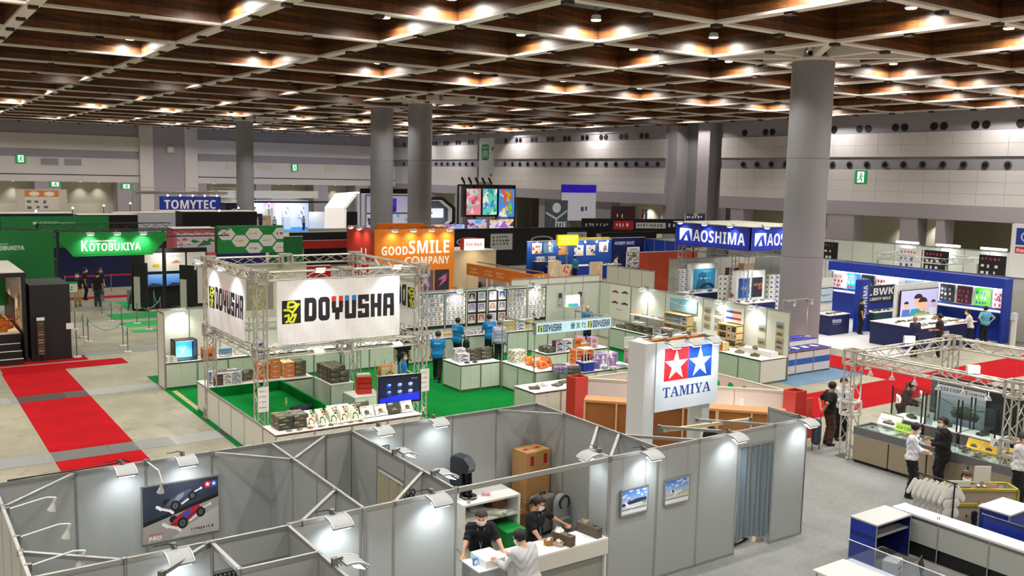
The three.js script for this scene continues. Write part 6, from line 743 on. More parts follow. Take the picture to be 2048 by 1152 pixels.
// ---------- white sign tower with red and blue stars, its white wing wall and timber desks ----------
{
  const sg = art(420, 470, (g, w, h) => { cover(g, '#e4eef6', w, h); g.fillStyle = '#d8202c'; g.fillRect(52, 46, 158, 222); g.fillStyle = '#1450b8'; g.fillRect(212, 46, 158, 222); g.fillStyle = '#d04a9a'; g.fillRect(209, 46, 3, 222); g.save(); g.translate(131, 166); g.scale(0.8, 1.12); star(g, 0, 0, 100, '#fff'); g.restore(); g.save(); g.translate(291, 166); g.scale(0.8, 1.12); star(g, 0, 0, 100, '#fff'); g.restore(); words(g, 'TAMIYA', 48, 380, 96, '#1c3f9a', 'bold serif', 324); });
  const t = thing('sign_tower', 'white two legged sign tower with red and blue stars', 'sign', [13.75, 0, -14.7]), w = mat(0xd4d6d8, 0.5);
  mesh('leg', bx(0, 0, -0.55, 0.32, 3.42, 0), w, t); mesh('leg', bx(1.95, 0, -0.55, 2.2, 1.85, -0.1), w, t);
  mesh('sign_box', new B().box(0.32, 1.85, -0.03, 2.3, 3.42, 0.02).box(2.25, 1.85, -0.55, 2.3, 3.42, -0.03).box(0.32, 1.85, -0.55, 2.25, 3.42, -0.5).box(0.32, 1.85, -0.5, 2.25, 1.9, -0.03), w, t); print('sign_face', sg, 1.98, 1.57, t, M4(1.31, 1.85, 0.024));
  mesh('top_boards', new B().box(0.1, 3.36, -0.52, 2.2, 3.4, -0.35).box(0.1, 3.36, -0.2, 2.2, 3.4, -0.05), M.wood, t); mesh('dark_inside', bx(0.35, 3.2, -0.48, 2.22, 3.22, -0.05), mat(0x3a2718, 0.8), t);
  for (let i = 0; i < 6; i++) { const back = i < 3, x = 14.35 + (i % 3) * 0.62; floodLamp(`clear visored floodlight on the ${back ? 'rear' : 'front'} rim of the star sign tower, ${ORD[i % 3]} from the left`, [x, 3.42, back ? -15.2 : -14.68], back ? PI : 0, back ? 0 : 5, COOL); }
  // triangular enclosure: two walls with round holes, a diagonal front wall, red end pylons
  const A = [16.0, -19.5], C = [19.75, -19.5], Bp = [19.75, -15.6];
  const holed = (l, [x0, z0], [x1, z1]) => { const L = Math.hypot(x1 - x0, z1 - z0), s = new THREE.Shape([[0, 0], [L, 0], [L, 1.5], [0, 1.5]].map(([a, b]) => new THREE.Vector2(a, b))); for (let x = 0.4; x < L - 0.3; x += 0.52) { const p = new THREE.Path(); p.absarc(x, 1.22, 0.13, 0, 2 * PI, true); s.holes.push(p); } const o = thing('holed_wall', l, 'wall', [x0, 0, z0], -Math.atan2(z1 - z0, x1 - x0)); mesh('panel', new THREE.ExtrudeGeometry(s, { depth: 0.04, bevelEnabled: false, curveSegments: 20 }), mat(0xe2d8cc, 0.6), o); mesh('cap', bx(0, 1.5, -0.01, L, 1.52, 0.05), M.offWhite, o); };
  holed('white wall with round holes facing the green carpet', A, C); holed('white wall with round holes facing the right aisle', C, Bp);
  const d = [Bp[0] - A[0], Bp[1] - A[1]], L = Math.hypot(...d), yaw = -Math.atan2(d[1], d[0]), ux = d[0] / L, uz = d[1] / L, P = (s, n) => [A[0] + ux * s - uz * n, A[1] + uz * s + ux * n];
  { const o = thing('lit_white_wall', 'long white diagonal wall behind the timber desks', 'wall', [A[0], 0, A[1]], yaw); for (let i = 0; i < 4; i++) mesh('panel', bx(i * L / 4 + 0.01, 0, -0.05, (i + 1) * L / 4 - 0.01, 1.45, 0), mat(0xe6e0d8, 0.5), o); mesh('cap', bx(0, 1.45, -0.08, L, 1.5, 0.03), mat(0xc9c2b6, 0.5), o); for (const x of [1.2, 3.1, 4.2]) mesh('socket_plate', bx(x, 1.0, 0, x + 0.12, 1.25, 0.02), M.white, o); for (const x of [1.5, 2.9, 3.95]) mesh('rib', bx(x, 0, 0, x + 0.03, 1.45, 0.03), M.white, o); }
  for (const [l, s] of [['red pylon at the left end of the white wing wall', -0.2], ['red pylon at the right end of the white wing wall', L + 0.2]]) { const [x, z] = P(s, 0.05), o = thing('red_pylon', l, 'pylon', [x, 0, z], 0), m = mat(0xc23024, 0.5); mesh('side', new B().box(-0.22, 0, 0.16, 0.22, 1.55, 0.2).box(-0.22, 0, -0.2, 0.22, 1.55, -0.16).box(-0.22, 0, -0.16, -0.18, 1.55, 0.16).box(0.18, 0, -0.16, 0.22, 1.55, 0.16), m, o); mesh('flap', bx(0.26, 0.2, 0.1, 0.6, 1.3, 0.14), mat(0xe0503e, 0.5), o); mesh('bracket', bx(-0.1, 1.4, -0.1, 0.1, 1.5, 0.1), M.dark, o); }
  const [dx, dz] = P(0.15, 1.25), dk = [mat(0x9a5f28, 0.6), mat(0x8a5222, 0.6), mat(0xa86c30, 0.6)], frame = mat(0xd8b48a, 0.6);
  for (let i = 0; i < 3; i++) { const o = thing('timber_desk', `brown timber desk back in front of the diagonal white wall, ${ORD[i]} from the left`, 'desk', [dx + ux * i * 1.72, 0, dz + uz * i * 1.72], yaw); mesh('back_board', bx(0.03, 0.02, -0.03, 1.69, 1.14, 0), dk[i], o); mesh('top', bx(0, 1.14, -0.5, 1.72, 1.2, 0.05), mat(0xc98f5c, 0.5), o); for (const x of [0, 0.84, 1.68]) mesh('upright', bx(x, 0, -0.02, x + 0.045, 1.14, 0.05), frame, o); mesh('side_board', bx(0, 0, -0.48, 0.03, 1.14, -0.03), dk[0], o); mesh('side_board', bx(1.69, 0, -0.48, 1.72, 1.14, -0.03), dk[0], o); }
  const [wx, wz] = P(0.5, 0.7); point([wx + ux * 1.5, 0.5, wz + uz * 1.5], 3, WARM, 8); point([wx + ux * 3.6, 0.5, wz + uz * 3.6], 3, WARM, 8); for (const [i, s] of [1.5, 3.6].entries()) { const o = thing('floor_uplight', `round floor uplight between desks and white wall, ${ORD[i]} from left`, 'lamp', [wx + ux * s, 0, wz + uz * s]); mesh('base', cy([0, 0, 0], [0, 0.3, 0], 0.12, 0.14, 16), M.grey, o); mesh('bulb', new THREE.SphereGeometry(0.11, 14, 10).translate(0, 0.48, 0), M.lampGlass, o); }
}
// ---------- tank kit booth inside the aluminium lattice frame on the right ----------
carpet('long red carpet running across the right aisle', 15.6, -19.25, 46, -17.05, M.redCarpet, 'red_carpet'); carpet('short red carpet running back beside the big column', 29.9, -27.5, 32.2, -19.25, M.redCarpet, 'red_carpet');
carpet('white floor sheet of the blue counter booth', 33.6, -34.5, 46, -21.6, mat(0xd9d9dc, 0.6), 'white_carpet');
{
  const tr = mat(0xc8c4bb, 0.4, { metalness: 0.5 }), t = thing('truss_frame', 'aluminium lattice frame with small lamps over the tank kit cases', 'truss', [20.4, 0, -14.1]), W = 4.5, D = 4.1, S = 0.3;
  for (const [x, z] of [[0, 0], [W, 0], [0, D], [W, D]]) { truss(t, 'tower', [x, 0.03, z], [x, 2.4, z], S, tr, { step: 0.42, r: 0.022 }); block(t, x, 2.62, z, S, tr); if (!x) block(t, x, 1.3, z, S, tr); mesh('base_plate', bx(x - 0.22, 0, z - 0.22, x + 0.22, 0.02, z + 0.22), M.steel, t); }
  for (const [a, b, k] of [[[0.2, 0], [W - 0.2, 0]], [[0, 0.2], [0, D - 0.2]], [[W, 0.2], [W, D - 0.2]], [[0.2, D], [W - 0.2, D]]]) truss(t, 'beam', [a[0], 2.62, a[1]], [b[0], 2.62, b[1]], S * 0.85, tr, { step: 0.45, r: 0.024 });
  const lamp = thing('pendant_lamp', '', 'pendant lamp', [0, -50, 0]); mesh('stem', cy([0, 0, 0], [0, 0.14, 0], 0.012, 0.012, 6), M.white, lamp); mesh('shade', cy([0, 0, 0], [0, -0.09, 0], 0.03, 0.075, 12, false), M.white, lamp); mesh('bulb', cy([0, -0.08, 0], [0, -0.085, 0], 0.06, 0.06, 10), M.ledGlass, lamp);
  const place = (x, z, l, i) => { dup(lamp, [x, 2.34, z], 0, l, 'pendant lamps on the lattice frame'); if (i % 3 === 0) spot([x, 2.22, z], [x, 0, z], 7, 0.9, COOL, 2); };
  for (let i = 0; i < 6; i++) { place(20.4, -13.6 + i * 0.6, `small white cone lamp under the left lattice beam, ${ORD[i]} from the back`, i); place(21.0 + i * 0.62, -14.1, `small white cone lamp under the rear lattice beam, ${ORD[i]} from the left`, i + 1); if (i < 4) place(21.3 + i * 0.7, -10.05, `small white cone lamp under the front lattice beam, ${ORD[i]} from the left`, i); }
  scene.remove(lamp);
  for (const [l, x, z] of [['on the rear lattice beam', 22.8, -14.1], ['on the left lattice beam near the front tower', 20.4, -11.0]]) { const o = thing('floodlight', 'very bright white floodlight ' + l, 'floodlight', [x, 2.78, z], -0.6); mesh('housing', new RoundedBoxGeometry(0.3, 0.2, 0.1, 2, 0.02).translate(0, 0.1, 0), M.white, o); mesh('lens', bx(-0.13, 0.03, 0.05, 0.13, 0.17, 0.056), glow(0xffffff, 30), o); mesh('bracket', bx(-0.02, 0, -0.05, 0.02, 0.05, 0.05), M.steel, o); spot([x - 0.1, 2.86, z + 0.1], [x - 3, 0, z + 3], 22, 1.0, COOL, 3); }
  // glass topped cases
  const tan = mat(0x9d8f78, 0.6), gl = new THREE.MeshPhysicalMaterial({ color: 0xe8f0f0, transmission: 1, roughness: 0.03, thickness: 0, ior: 1.45 });
  for (let i = 0; i < 4; i++) { const z = -13.8 + i * 1.0, o = thing('display_case', `tan display case with dark rim along the aisle, ${ORD[i]} from the lattice tower`, 'display case', [20.15, 0, z], 0); mesh('body', bx(0, 0.08, 0.02, 0.75, 0.72, 0.98), tan, o); mesh('plinth', bx(0.04, 0, 0.03, 0.7, 0.08, 0.97), M.black, o); mesh('rim', new B().box(0, 0.72, 0, 0.04, 0.92, 1).box(0.71, 0.72, 0, 0.75, 0.92, 1).box(0.04, 0.72, 0, 0.71, 0.92, 0.03).box(0.04, 0.72, 0.97, 0.71, 0.92, 1), M.midGrey, o); mesh('display_floor', bx(0.04, 0.84, 0.03, 0.71, 0.86, 0.97), M.offWhite, o); mesh('glass', bx(0.02, 0.915, 0.02, 0.73, 0.921, 0.98), gl, o); mesh('trim', bx(-0.004, 0.7, 0, 0.0, 0.725, 1), M.alu, o); for (let k = 0; k < 4; k++) { const r = mesh('sprue', tankParts.hull, modelMats[(i + k) % 3], o); r.position.set(0.2 + (k % 2) * 0.3, 0.86, 0.2 + Math.floor(k / 2) * 0.4); r.rotation.y = k; r.scale.setScalar(0.5); } }
  for (let i = 0; i < 3; i++) { const x = 21.3 + i * 0.02, z = -13.9 + i * 0.95, o = thing('glass_case', `grey case with tall clear screen in the tank booth, ${ORD[i]} from the back`, 'display case', [21.9, 0, z], 0); mesh('body', bx(0, 0, 0, 0.6, 0.9, 0.85), M.midGrey, o); mesh('top', bx(-0.02, 0.9, -0.02, 0.62, 0.93, 0.87), M.white, o); for (const [p, q] of [[0, 0], [0, 0.85], [0.6, 0], [0.6, 0.85]]) mesh('post', bx(p - 0.015, 0.93, q - 0.015, p + 0.015, 1.75, q + 0.015), M.dark, o); mesh('glass', bx(-0.003, 0.95, 0.02, 0.003, 1.7, 0.83), gl, o); mesh('glass', bx(0.597, 0.95, 0.02, 0.603, 1.7, 0.83), gl, o); miniature(`tank model inside the grey glass case, ${ORD[i]} from the back`, 'models in the glass cases', 'tank', [22.2, 0.935, z + 0.4], 1 + i, 1.6, modelMats[3]); }
  { const o = thing('grey_display_wall', 'dark grey display wall behind the tank poster', 'wall', [22.75, 0, -13.35]); mesh('panel', bx(0, 0, 0, 0.06, 2.05, 1.45), M.midGrey, o); mesh('panel', bx(0, 0, 1.45, 0.06, 2.05, 2.9), M.dark, o); mesh('cap', bx(-0.02, 2.05, -0.02, 0.08, 2.09, 2.92), mat(0x3a1f2c, 0.5), o); }
  const tk = art(300, 250, (g, w, h) => { cover(g, '#dfe4ee', w, h); g.fillStyle = '#3a2030'; g.fillRect(0, 0, w, 8); words(g, 'A34 COMET', 10, 44, 32, '#15161a', 'bold serif', 180); fakeText(g, 196, 26, 96, 12, '#222'); g.save(); g.translate(180, 168); g.scale(-1, 1); drawTank(g, 0, 0, 3.1, '#6a7048', '#4a4a34'); g.restore(); stroke(g, [[10, 92], [100, 124]], '#5a6040', 5); for (let i = 0; i < 40; i++) disc(g, rr(100, 270), rr(128, 165), rr(3, 9), pick(['#525a3a', '#7d8256', '#8a8a5c']), rr(2, 4)); });
  board('tank_poster', 'large white poster of a green tank on the grey wall', 'poster', [22.72, 0.88, -12.5], -PI / 2, 1.28, 1.02, 0.01, tk);
  const gs = art(120, 44, (g, w, h) => { cover(g, '#9ac23a', w, h); words(g, 'A34 COMET', 8, 32, 24, '#2a4a1a', 'bold sans-serif', 104); }), tb = art(110, 76, (g, w, h) => { cover(g, '#e6e6da', w, h); g.fillStyle = '#6f7a34'; g.fillRect(0, 0, w, 8); drawTank(g, 56, 54, 1.1, '#7a6a44', '#52482e'); }), wc = art(60, 70, (g, w, h) => { cover(g, '#f0f0ec', w, h); words(g, 'A', 18, 36, 30, '#333'); fakeText(g, 12, 46, 36, 5, '#888'); }), yb = art(70, 50, (g, w, h) => { cover(g, '#e2b81c', w, h); drawTank(g, 36, 34, 0.6, '#3a3a30', '#222'); });
  board('slanted_sign', 'slanted green name sign on the tan cases', 'sign', [20.75, 0.93, -12.75], -PI / 2, 0.62, 0.2, 0.01, gs, { tilt: -0.5 }); board('slanted_box', 'tank kit box lid slanted on the tan cases near the tower', 'model box', [20.9, 0.93, -13.35], -PI / 2, 0.6, 0.34, 0.06, tb, { tilt: -0.6 }); board('card', 'white card standing on the grey glass case', 'card', [21.95, 0.94, -12.9], -PI / 2, 0.25, 0.32, 0.01, wc, { tilt: -0.2 }); board('card', 'white card with a letter on the right cases beside the yellow boxes', 'card', [20.9, 0.93, -10.6], -PI / 2, 0.3, 0.34, 0.01, wc, { tilt: -0.2 }); for (let i = 0; i < 3; i++) board('slanted_box', `yellow kit box lid slanted on the right cases, ${ORD[i]} from the left`, 'model box', [20.85, 0.93, -11.1 + i * 0.36], -PI / 2, 0.34, 0.24, 0.05, yb, { tilt: -0.5 });
  for (let i = 0; i < 6; i++) miniature(`tank model on the tan cases, ${ORD[i]} from the tower`, 'models on the tan cases', 'tank', [20.45 + (i % 2) * 0.15, 0.925, -12.5 + i * 0.45], 1.4, 1.3, modelMats[i % 4]);
  { const o = thing('blue_counter', 'blue counter panel seen behind the near lattice tower', 'counter', [24.2, 0, -12.6]); mesh('panel', bx(0, 0, 0, 1.4, 1.05, 0.05), M.blue, o); mesh('top', bx(-0.02, 1.05, -0.5, 1.42, 1.08, 0.08), M.white, o); }
  person('man in black with hands behind his back beside the lattice tower', [20.85, 0.006, -15.05], 1.1, { h: 1.73, shirt: 0x101013, pants: 0x4a3426, lh: [0.08, 0.98, -0.2], rh: [-0.08, 0.98, -0.2], cell: 0.018, headYaw: 0.2 });
  person('man in white shirt and tie half hidden by the lattice tower', [21.6, 0.006, -15.2], -0.6, { h: 1.74, shirt: 0xe8eaf2, pants: 0x14151a, long: true, tie: 0x23294a, lh: [0.06, 1.1, 0.22], rh: [-0.06, 1.1, 0.22] });
  person('seated man in dark red and grey top behind the clear screens', [23.1, 0.006, -14.4], 0.6, { h: 1.7, shirt: 0x3a1f2a, pants: 0x3a3d42, long: true, lean: 0.35, headPitch: 0.3, lh: [0.2, 1.05, 0.42], rh: [-0.2, 1.05, 0.42] });
  person('man in white shirt and patterned tie with folded arms at the tan cases', [18.95, 0.006, -11.45], 0.35, { h: 1.72, shirt: 0xe9ecf4, pants: 0x101014, long: true, tie: 0x3a2c48, lh: [-0.1, 1.12, 0.24], rh: [0.12, 1.06, 0.26], cell: 0.016, headPitch: 0.3, headYaw: 0.5 });
  person('man in black suit with glasses seen from behind at the tan cases', [19.95, 0.006, -11.3], -2.3, { h: 1.75, shirt: 0x0c0c0f, pants: 0x0b0b0d, long: true, jacket: true, glasses: true, collar: 0xf0f0f0, lh: [0.1, 1.1, 0.25], rh: [-0.1, 1.1, 0.25], cell: 0.016, fat: 0.02 });
  person('man in white shirt and dark red tie at the right edge of the picture', [20.3, 0.006, -9.75], 0.1, { h: 1.74, shirt: 0xe9e6ea, pants: 0x111114, long: true, tie: 0x4a1420, hairColor: 0x3c3a38, lh: [-0.1, 1.1, 0.24], rh: [0.12, 1.05, 0.25], cell: 0.018 });
  person('woman with brown bob and mask seated behind the yellow case', [18.15, 0.006, -9.75], -0.8, { h: 1.6, hipY: 0.5, lf: [0.1, 0.075, 0.42], rf: [-0.1, 0.075, 0.42], hair: 'bob', hairColor: 0x3a1a14, shirt: 0x15141a, pants: 0x15141a, lh: [0.2, 0.75, 0.35], rh: [-0.2, 0.75, 0.35], cell: 0.018 });
  person('person hidden behind the right end wall with one elbow showing', [15.35, 0.006, -12.0], 2.9, { h: 1.66, shirt: 0x141416, pants: 0x17171a, lh: [0.12, 1.0, 0.3], rh: [-0.2, 0.95, 0.28], elbowOut: 1.2 });
}
// ---------- reception corner at bottom right ----------
{
  const blueM = mat(0x1232a0, 0.45), edge = mat(0x0c1f6a, 0.4);
  { const o = thing('blue_cabinet', 'open blue cabinet with grey top and one inner shelf', 'cabinet', [14.78, 0, -9.5]); mesh('side_panel', new B().box(0, 0.02, -0.55, 0.03, 0.5, 0).box(0, 0.58, -0.55, 0.03, 0.8, 0), blueM, o); mesh('band', bx(0.002, 0.5, -0.55, 0.028, 0.58, 0), edge, o); mesh('side_panel', bx(1.04, 0.02, -0.55, 1.07, 0.8, 0), edge, o); mesh('top', bx(-0.01, 0.8, -0.56, 1.08, 0.83, 0.01), mat(0xb9bab8, 0.5), o); mesh('back_panel', bx(0.03, 0.02, -0.55, 1.04, 0.8, -0.53), M.black, o); mesh('shelf', bx(0.03, 0.56, -0.53, 1.04, 0.585, -0.02), M.grey, o); for (const x of [0.0, 1.07]) mesh('post', cy([x, 0, 0], [x, 0.8, 0], 0.012, 0.012, 6), M.alu, o); }
  { const o = thing('white_carton', 'white carton with printed text inside the clear screen', 'carton', [14.95, 0.006, -9.25], 0.3); mesh('box', new RoundedBoxGeometry(0.36, 0.24, 0.26, 1, 0.006).translate(0, 0.12, 0), mat(0xc8c6c2, 0.7), o); mesh('print_strip', bx(-0.12, 0.09, 0.131, 0.1, 0.12, 0.133), M.dark, o); }
  for (let i = 0; i < 3; i++) { const z = -9.95 + i * 0.95, o = thing('counter_unit', `white topped grey counter unit, ${ORD[i]} from the blue cabinet`, 'counter', [15.95, 0, z]); mesh('panel', bx(0, 0.28, 0.01, 0.03, 0.72, 0.94), mat(0xb8bcb6, 0.5), o); mesh('rail', bx(-0.005, 0.72, 0, 0.03, 0.78, 0.95), M.aluDark, o); mesh('base', bx(0.05, 0, 0.01, 0.36, 0.28, 0.94), M.black, o); mesh('back_panel', bx(0.36, 0, 0.01, 0.38, 0.78, 0.94), mat(0xc4c4c0, 0.5), o); mesh('top', bx(-0.02, 0.78, 0.002, 0.4, 0.82, 0.948), M.whiteGloss, o); mesh('post', cy([0, 0, 0], [0, 0.8, 0], 0.014, 0.014, 6), M.alu, o); }
  { const o = thing('pen', 'dark red pen pair lying on the white counter top', 'pen', [16.1, 0.822, -9.12], 0.5); mesh('barrel', cy([-0.06, 0.008, 0], [0.06, 0.008, 0], 0.007, 0.007, 8), mat(0x4a1c20, 0.4), o); mesh('second_barrel', cy([-0.05, 0.008, 0.03], [0.07, 0.008, 0.03], 0.007, 0.007, 8), M.dark, o); }
  { const o = thing('white_table', 'white table corner at the bottom edge of the picture', 'table', [12.3, 0, -9.0]); mesh('top', bx(0, 0.72, 0, 0.8, 0.75, 2.2), mat(0xe8e6d2, 0.35), o); for (const [x, z] of [[0.05, 0.05], [0.75, 0.05], [0.05, 2.15], [0.75, 2.15]]) mesh('leg', cy([x, 0, z], [x, 0.72, z], 0.02, 0.02, 8), M.alu, o); }
  { const o = thing('acrylic_screen', 'clear acrylic screen standing at the bottom right', 'screen', [13.14, 0.75, -8.95]), gl = new THREE.MeshPhysicalMaterial({ color: 0xdfe6f2, transmission: 1, roughness: 0.02, thickness: 0, ior: 1.49 }); mesh('sheet', bx(0, 0, 0, 0.006, 0.36, 0.98), gl, o); mesh('sheet', bx(0, 0, 1.0, 0.006, 0.36, 2.1), gl, o); mesh('edge', bx(-0.003, 0.355, 0, 0.009, 0.364, 2.1), M.white, o); mesh('foot', bx(-0.08, 0, 0.98, 0.08, 0.012, 1.0), M.white, o); mesh('table_strip', bx(-0.12, -0.03, -0.0, 0.12, 0, 2.15), M.white, o); mesh('leg', bx(-0.02, -0.75, 0.05, 0.02, -0.03, 0.09), M.alu, o); mesh('leg', bx(-0.02, -0.75, 2.05, 0.02, -0.03, 2.09), M.alu, o); }
  { const o = thing('laptop', 'dark laptop edge at the bottom of the picture', 'laptop', [13.75, 0.75, -8.0], 0.4); mesh('lid', new RoundedBoxGeometry(0.34, 0.22, 0.015, 2, 0.006).applyMatrix4(M4(0, 0.12, 0, -0.25)), M.black, o); mesh('base', new RoundedBoxGeometry(0.34, 0.018, 0.24, 2, 0.006).translate(0, 0.01, 0.14), M.dark, o); mesh('stand', bx(-0.15, -0.75, 0, 0.15, -0.0, 0.25), M.grey, o); }
  // clothes rail
  { const o = thing('clothes_rail', 'black clothes rail behind the white counter', 'clothes rail', [16.75, 0, -10.0]); mesh('bar', cy([0, 1.36, 0], [0, 1.36, 0.85], 0.016, 0.016, 8), M.black, o); for (const z of [0.05, 0.8]) mesh('post', cy([0, 0.03, z], [0, 1.36, z], 0.016, 0.016, 8), M.black, o); for (const z of [0.05, 0.8]) mesh('foot', cy([-0.2, 0.02, z], [0.2, 0.02, z], 0.018, 0.018, 8), M.black, o); mesh('shelf', bx(-0.02, 0.3, 0.05, 0.02, 0.33, 0.8), M.black, o); }
  const tee = () => nets([[-0.13, -0.2, 0, 0.13, -0.2, 0, 0.09, 0.09], [-0.12, -0.6, 0, 0.12, -0.6, 0, 0.1, 0.1], [-0.13, -0.4, 0, 0.13, -0.4, 0, 0.09, 0.09], [-0.15, -0.13, 0, -0.3, -0.32, 0, 0.07, 0.06], [0.15, -0.13, 0, 0.3, -0.32, 0, 0.07, 0.06]], 0.022, 0.03).applyMatrix4(M4(0, 0, 0, 0, 0, 0, [0.85, 1, 0.14])); const tg = tee();
  for (let i = 0; i < 7; i++) { const o = thing('t_shirt', i === 6 ? 'white T-shirt with a red emblem at the front of the rail' : `plain white T-shirt on the clothes rail, ${ORD[i]} from the back`, 'T-shirt', [16.75, 1.35, -9.9 + i * 0.11], PI / 2 + 1.2); mesh('shirt', tg, mat(0xe4e3df, 0.9), o); mesh('hanger', new B().tube([[-0.14, -0.1, 0], [0, -0.02, 0], [0.14, -0.1, 0]], 0.006, 5).tube([[0, -0.02, 0], [0, 0.03, 0]], 0.004, 5), i === 5 ? mat(0x8ac04a, 0.4) : M.dark, o); if (i === 6) mesh('emblem', cy([0.02, -0.35, 0.028], [0.02, -0.35, 0.034], 0.08, 0.08, 12), mat(0x7a1620, 0.6), o); }
  { const o = thing('yellow_case', 'yellow edged glass topped case with beige back', 'display case', [17.46, 0, -9.63], -0.58), y = mat(0xb5a51c, 0.45), be = mat(0xb5a48a, 0.6); mesh('body', bx(0.04, 0.05, -0.45, 1.33, 0.62, -0.03), be, o); mesh('upper_panel', bx(0.04, 0.7, -0.05, 1.33, 0.94, -0.03), be, o); const f = new B(); for (const x of [0, 1.33]) for (const z of [0, -0.43]) f.box(x, 0, z - 0.04, x + 0.04, 1.0, z); for (const yy of [0.63, 0.95]) { f.box(0, yy, -0.04, 1.37, yy + 0.05, 0); f.box(0, yy, -0.47, 1.37, yy + 0.05, -0.43); f.box(0, yy, -0.47, 0.04, yy + 0.05, 0); f.box(1.33, yy, -0.47, 1.37, yy + 0.05, 0); } mesh('frame', f, y, o); mesh('floor', bx(0.04, 0.66, -0.43, 1.33, 0.68, -0.04), M.offWhite, o); mesh('glass_top', bx(0.04, 0.985, -0.43, 1.33, 0.991, -0.04), new THREE.MeshPhysicalMaterial({ color: 0xe6ebe4, transmission: 1, roughness: 0.02, thickness: 0 }), o); for (const x of [0.62, 0.78]) mesh('lock', cy([x, 0.55, -0.03], [x, 0.55, -0.015], 0.03, 0.03, 10), M.dark, o); mesh('tape', bx(0.58, 0.3, -0.03, 0.64, 0.46, -0.027), M.kraft, o); }
  { const o = thing('white_stand_board', 'white board on a stand on the yellow case', 'board', [18.15, 1.0, -9.42], -0.58); mesh('board', new RoundedBoxGeometry(0.34, 0.36, 0.02, 2, 0.01).translate(0, 0.24, 0), M.offWhite, o); mesh('foot', new B().box(-0.08, 0, -0.06, 0.08, 0.012, 0.06).box(-0.04, 0.012, -0.01, 0.04, 0.1, 0.01), M.alu, o); } { const o = thing('pale_screen_board', 'low pale board standing on the yellow case left side', 'board', [17.72, 1.0, -9.65], -0.58); mesh('board', bx(-0.24, 0, -0.01, 0.24, 0.12, 0.01), M.offWhite, o); mesh('foot', bx(-0.2, 0, -0.04, -0.16, 0.01, 0.04), M.offWhite, o); }
  octaWall('low blue panel behind the white counters at the right edge', [16.6, -8.55], [16.6, -6.6], 2, 1.0, { mat: mat(0x1436a8, 0.5), rail: M.navy, name: 'low_partition' }); cabinet('dark blue cabinet with pale top at the right edge', [17.1, -8.3], 0, 0.9, 0.6, 0.95, { mat: mat(0x14308c, 0.5), topMat: mat(0xcfcfca, 0.5) });
  { const o = thing('rail_cart', 'dark slatted cart standing beside the lattice tower foot', 'cart', [20.15, 0, -14.9]); for (const x of [-0.15, 0.15]) mesh('post', cy([x, 0, 0], [x, 0.95, 0], 0.014, 0.014, 6), M.dark, o); mesh('bags', new THREE.CapsuleGeometry(0.13, 0.45, 4, 10).applyMatrix4(M4(0, 0.5, 0)), mat(0x3a4250, 0.8), o); }
}
// ---------- shared pieces for the booths further back ----------
const slab = (name, label, cat, pos, turn, w, h, d, m, extra) => { const t = thing(name, label, cat, pos, turn); mesh('panel', bx(-w / 2, 0, -d, w / 2, h, 0), m, t); mesh('cap', bx(-w / 2 - 0.01, h, -d - 0.01, w / 2 + 0.01, h + 0.03, 0.01), extra ?? M.offWhite, t); return t; };
const stand = (label, pos, turn, w, h, d, m, top = M.white, r) => { const t = thing('counter', label, 'counter', pos, turn); mesh('body', bx(-w / 2, 0, -d, w / 2, h - 0.03, 0), m, t); mesh('top', bx(-w / 2 - 0.02, h - 0.03, -d - 0.02, w / 2 + 0.02, h, 0.02), top, t); mesh('plinth', bx(-w / 2 + 0.03, 0, 0, w / 2 - 0.03, 0.05, 0.004), M.dark, t); if (r) print('front_print', r, Math.min(w * 0.5, 1.2), 0.34, t, M4(-w * 0.12, h * 0.45, 0.006)); return t; };
const tv = (label, pos, turn, w, h, r, k = 0.8) => { const t = thing('screen', label, 'screen', pos, turn); mesh('bezel', bx(-w / 2 - 0.03, -0.03, -0.06, w / 2 + 0.03, h + 0.03, 0), M.blackGloss, t); print('display', r, w, h, t, M4(0, 0, 0.004), k); mesh('bracket', bx(-0.1, h * 0.4, -0.1, 0.1, h * 0.6, -0.06), M.dark, t); return t; };
const clutter = (where, kind, n, x0, z0, x1, z1, y) => { for (let i = 0; i < n; i++) miniature(`small ${kind} model on the ${where}`, 'models on the ' + where, kind, [x0 + (x1 - x0) * (i + 0.5) / n, y, z0 + (z1 - z0) * (i + 0.5) / n + rr(-0.2, 0.2)], rr(0, 6), 1.4); };
const poster = (c, f) => art(64, 80, (g, w, h) => { cover(g, c, w, h); f?.(g, w, h); });
const blotch = (cols, n = 12) => (g, w, h) => { for (let i = 0; i < n; i++) { const x = rr(0, w), y = rr(0, h), s = rr(5, 18); poly(g, [[x, y - s], [x + s * 0.8, y + s * rr(-0.4, 0.8)], [x - s * 0.7, y + s * rr(0, 0.8)]], pick(cols)); } };
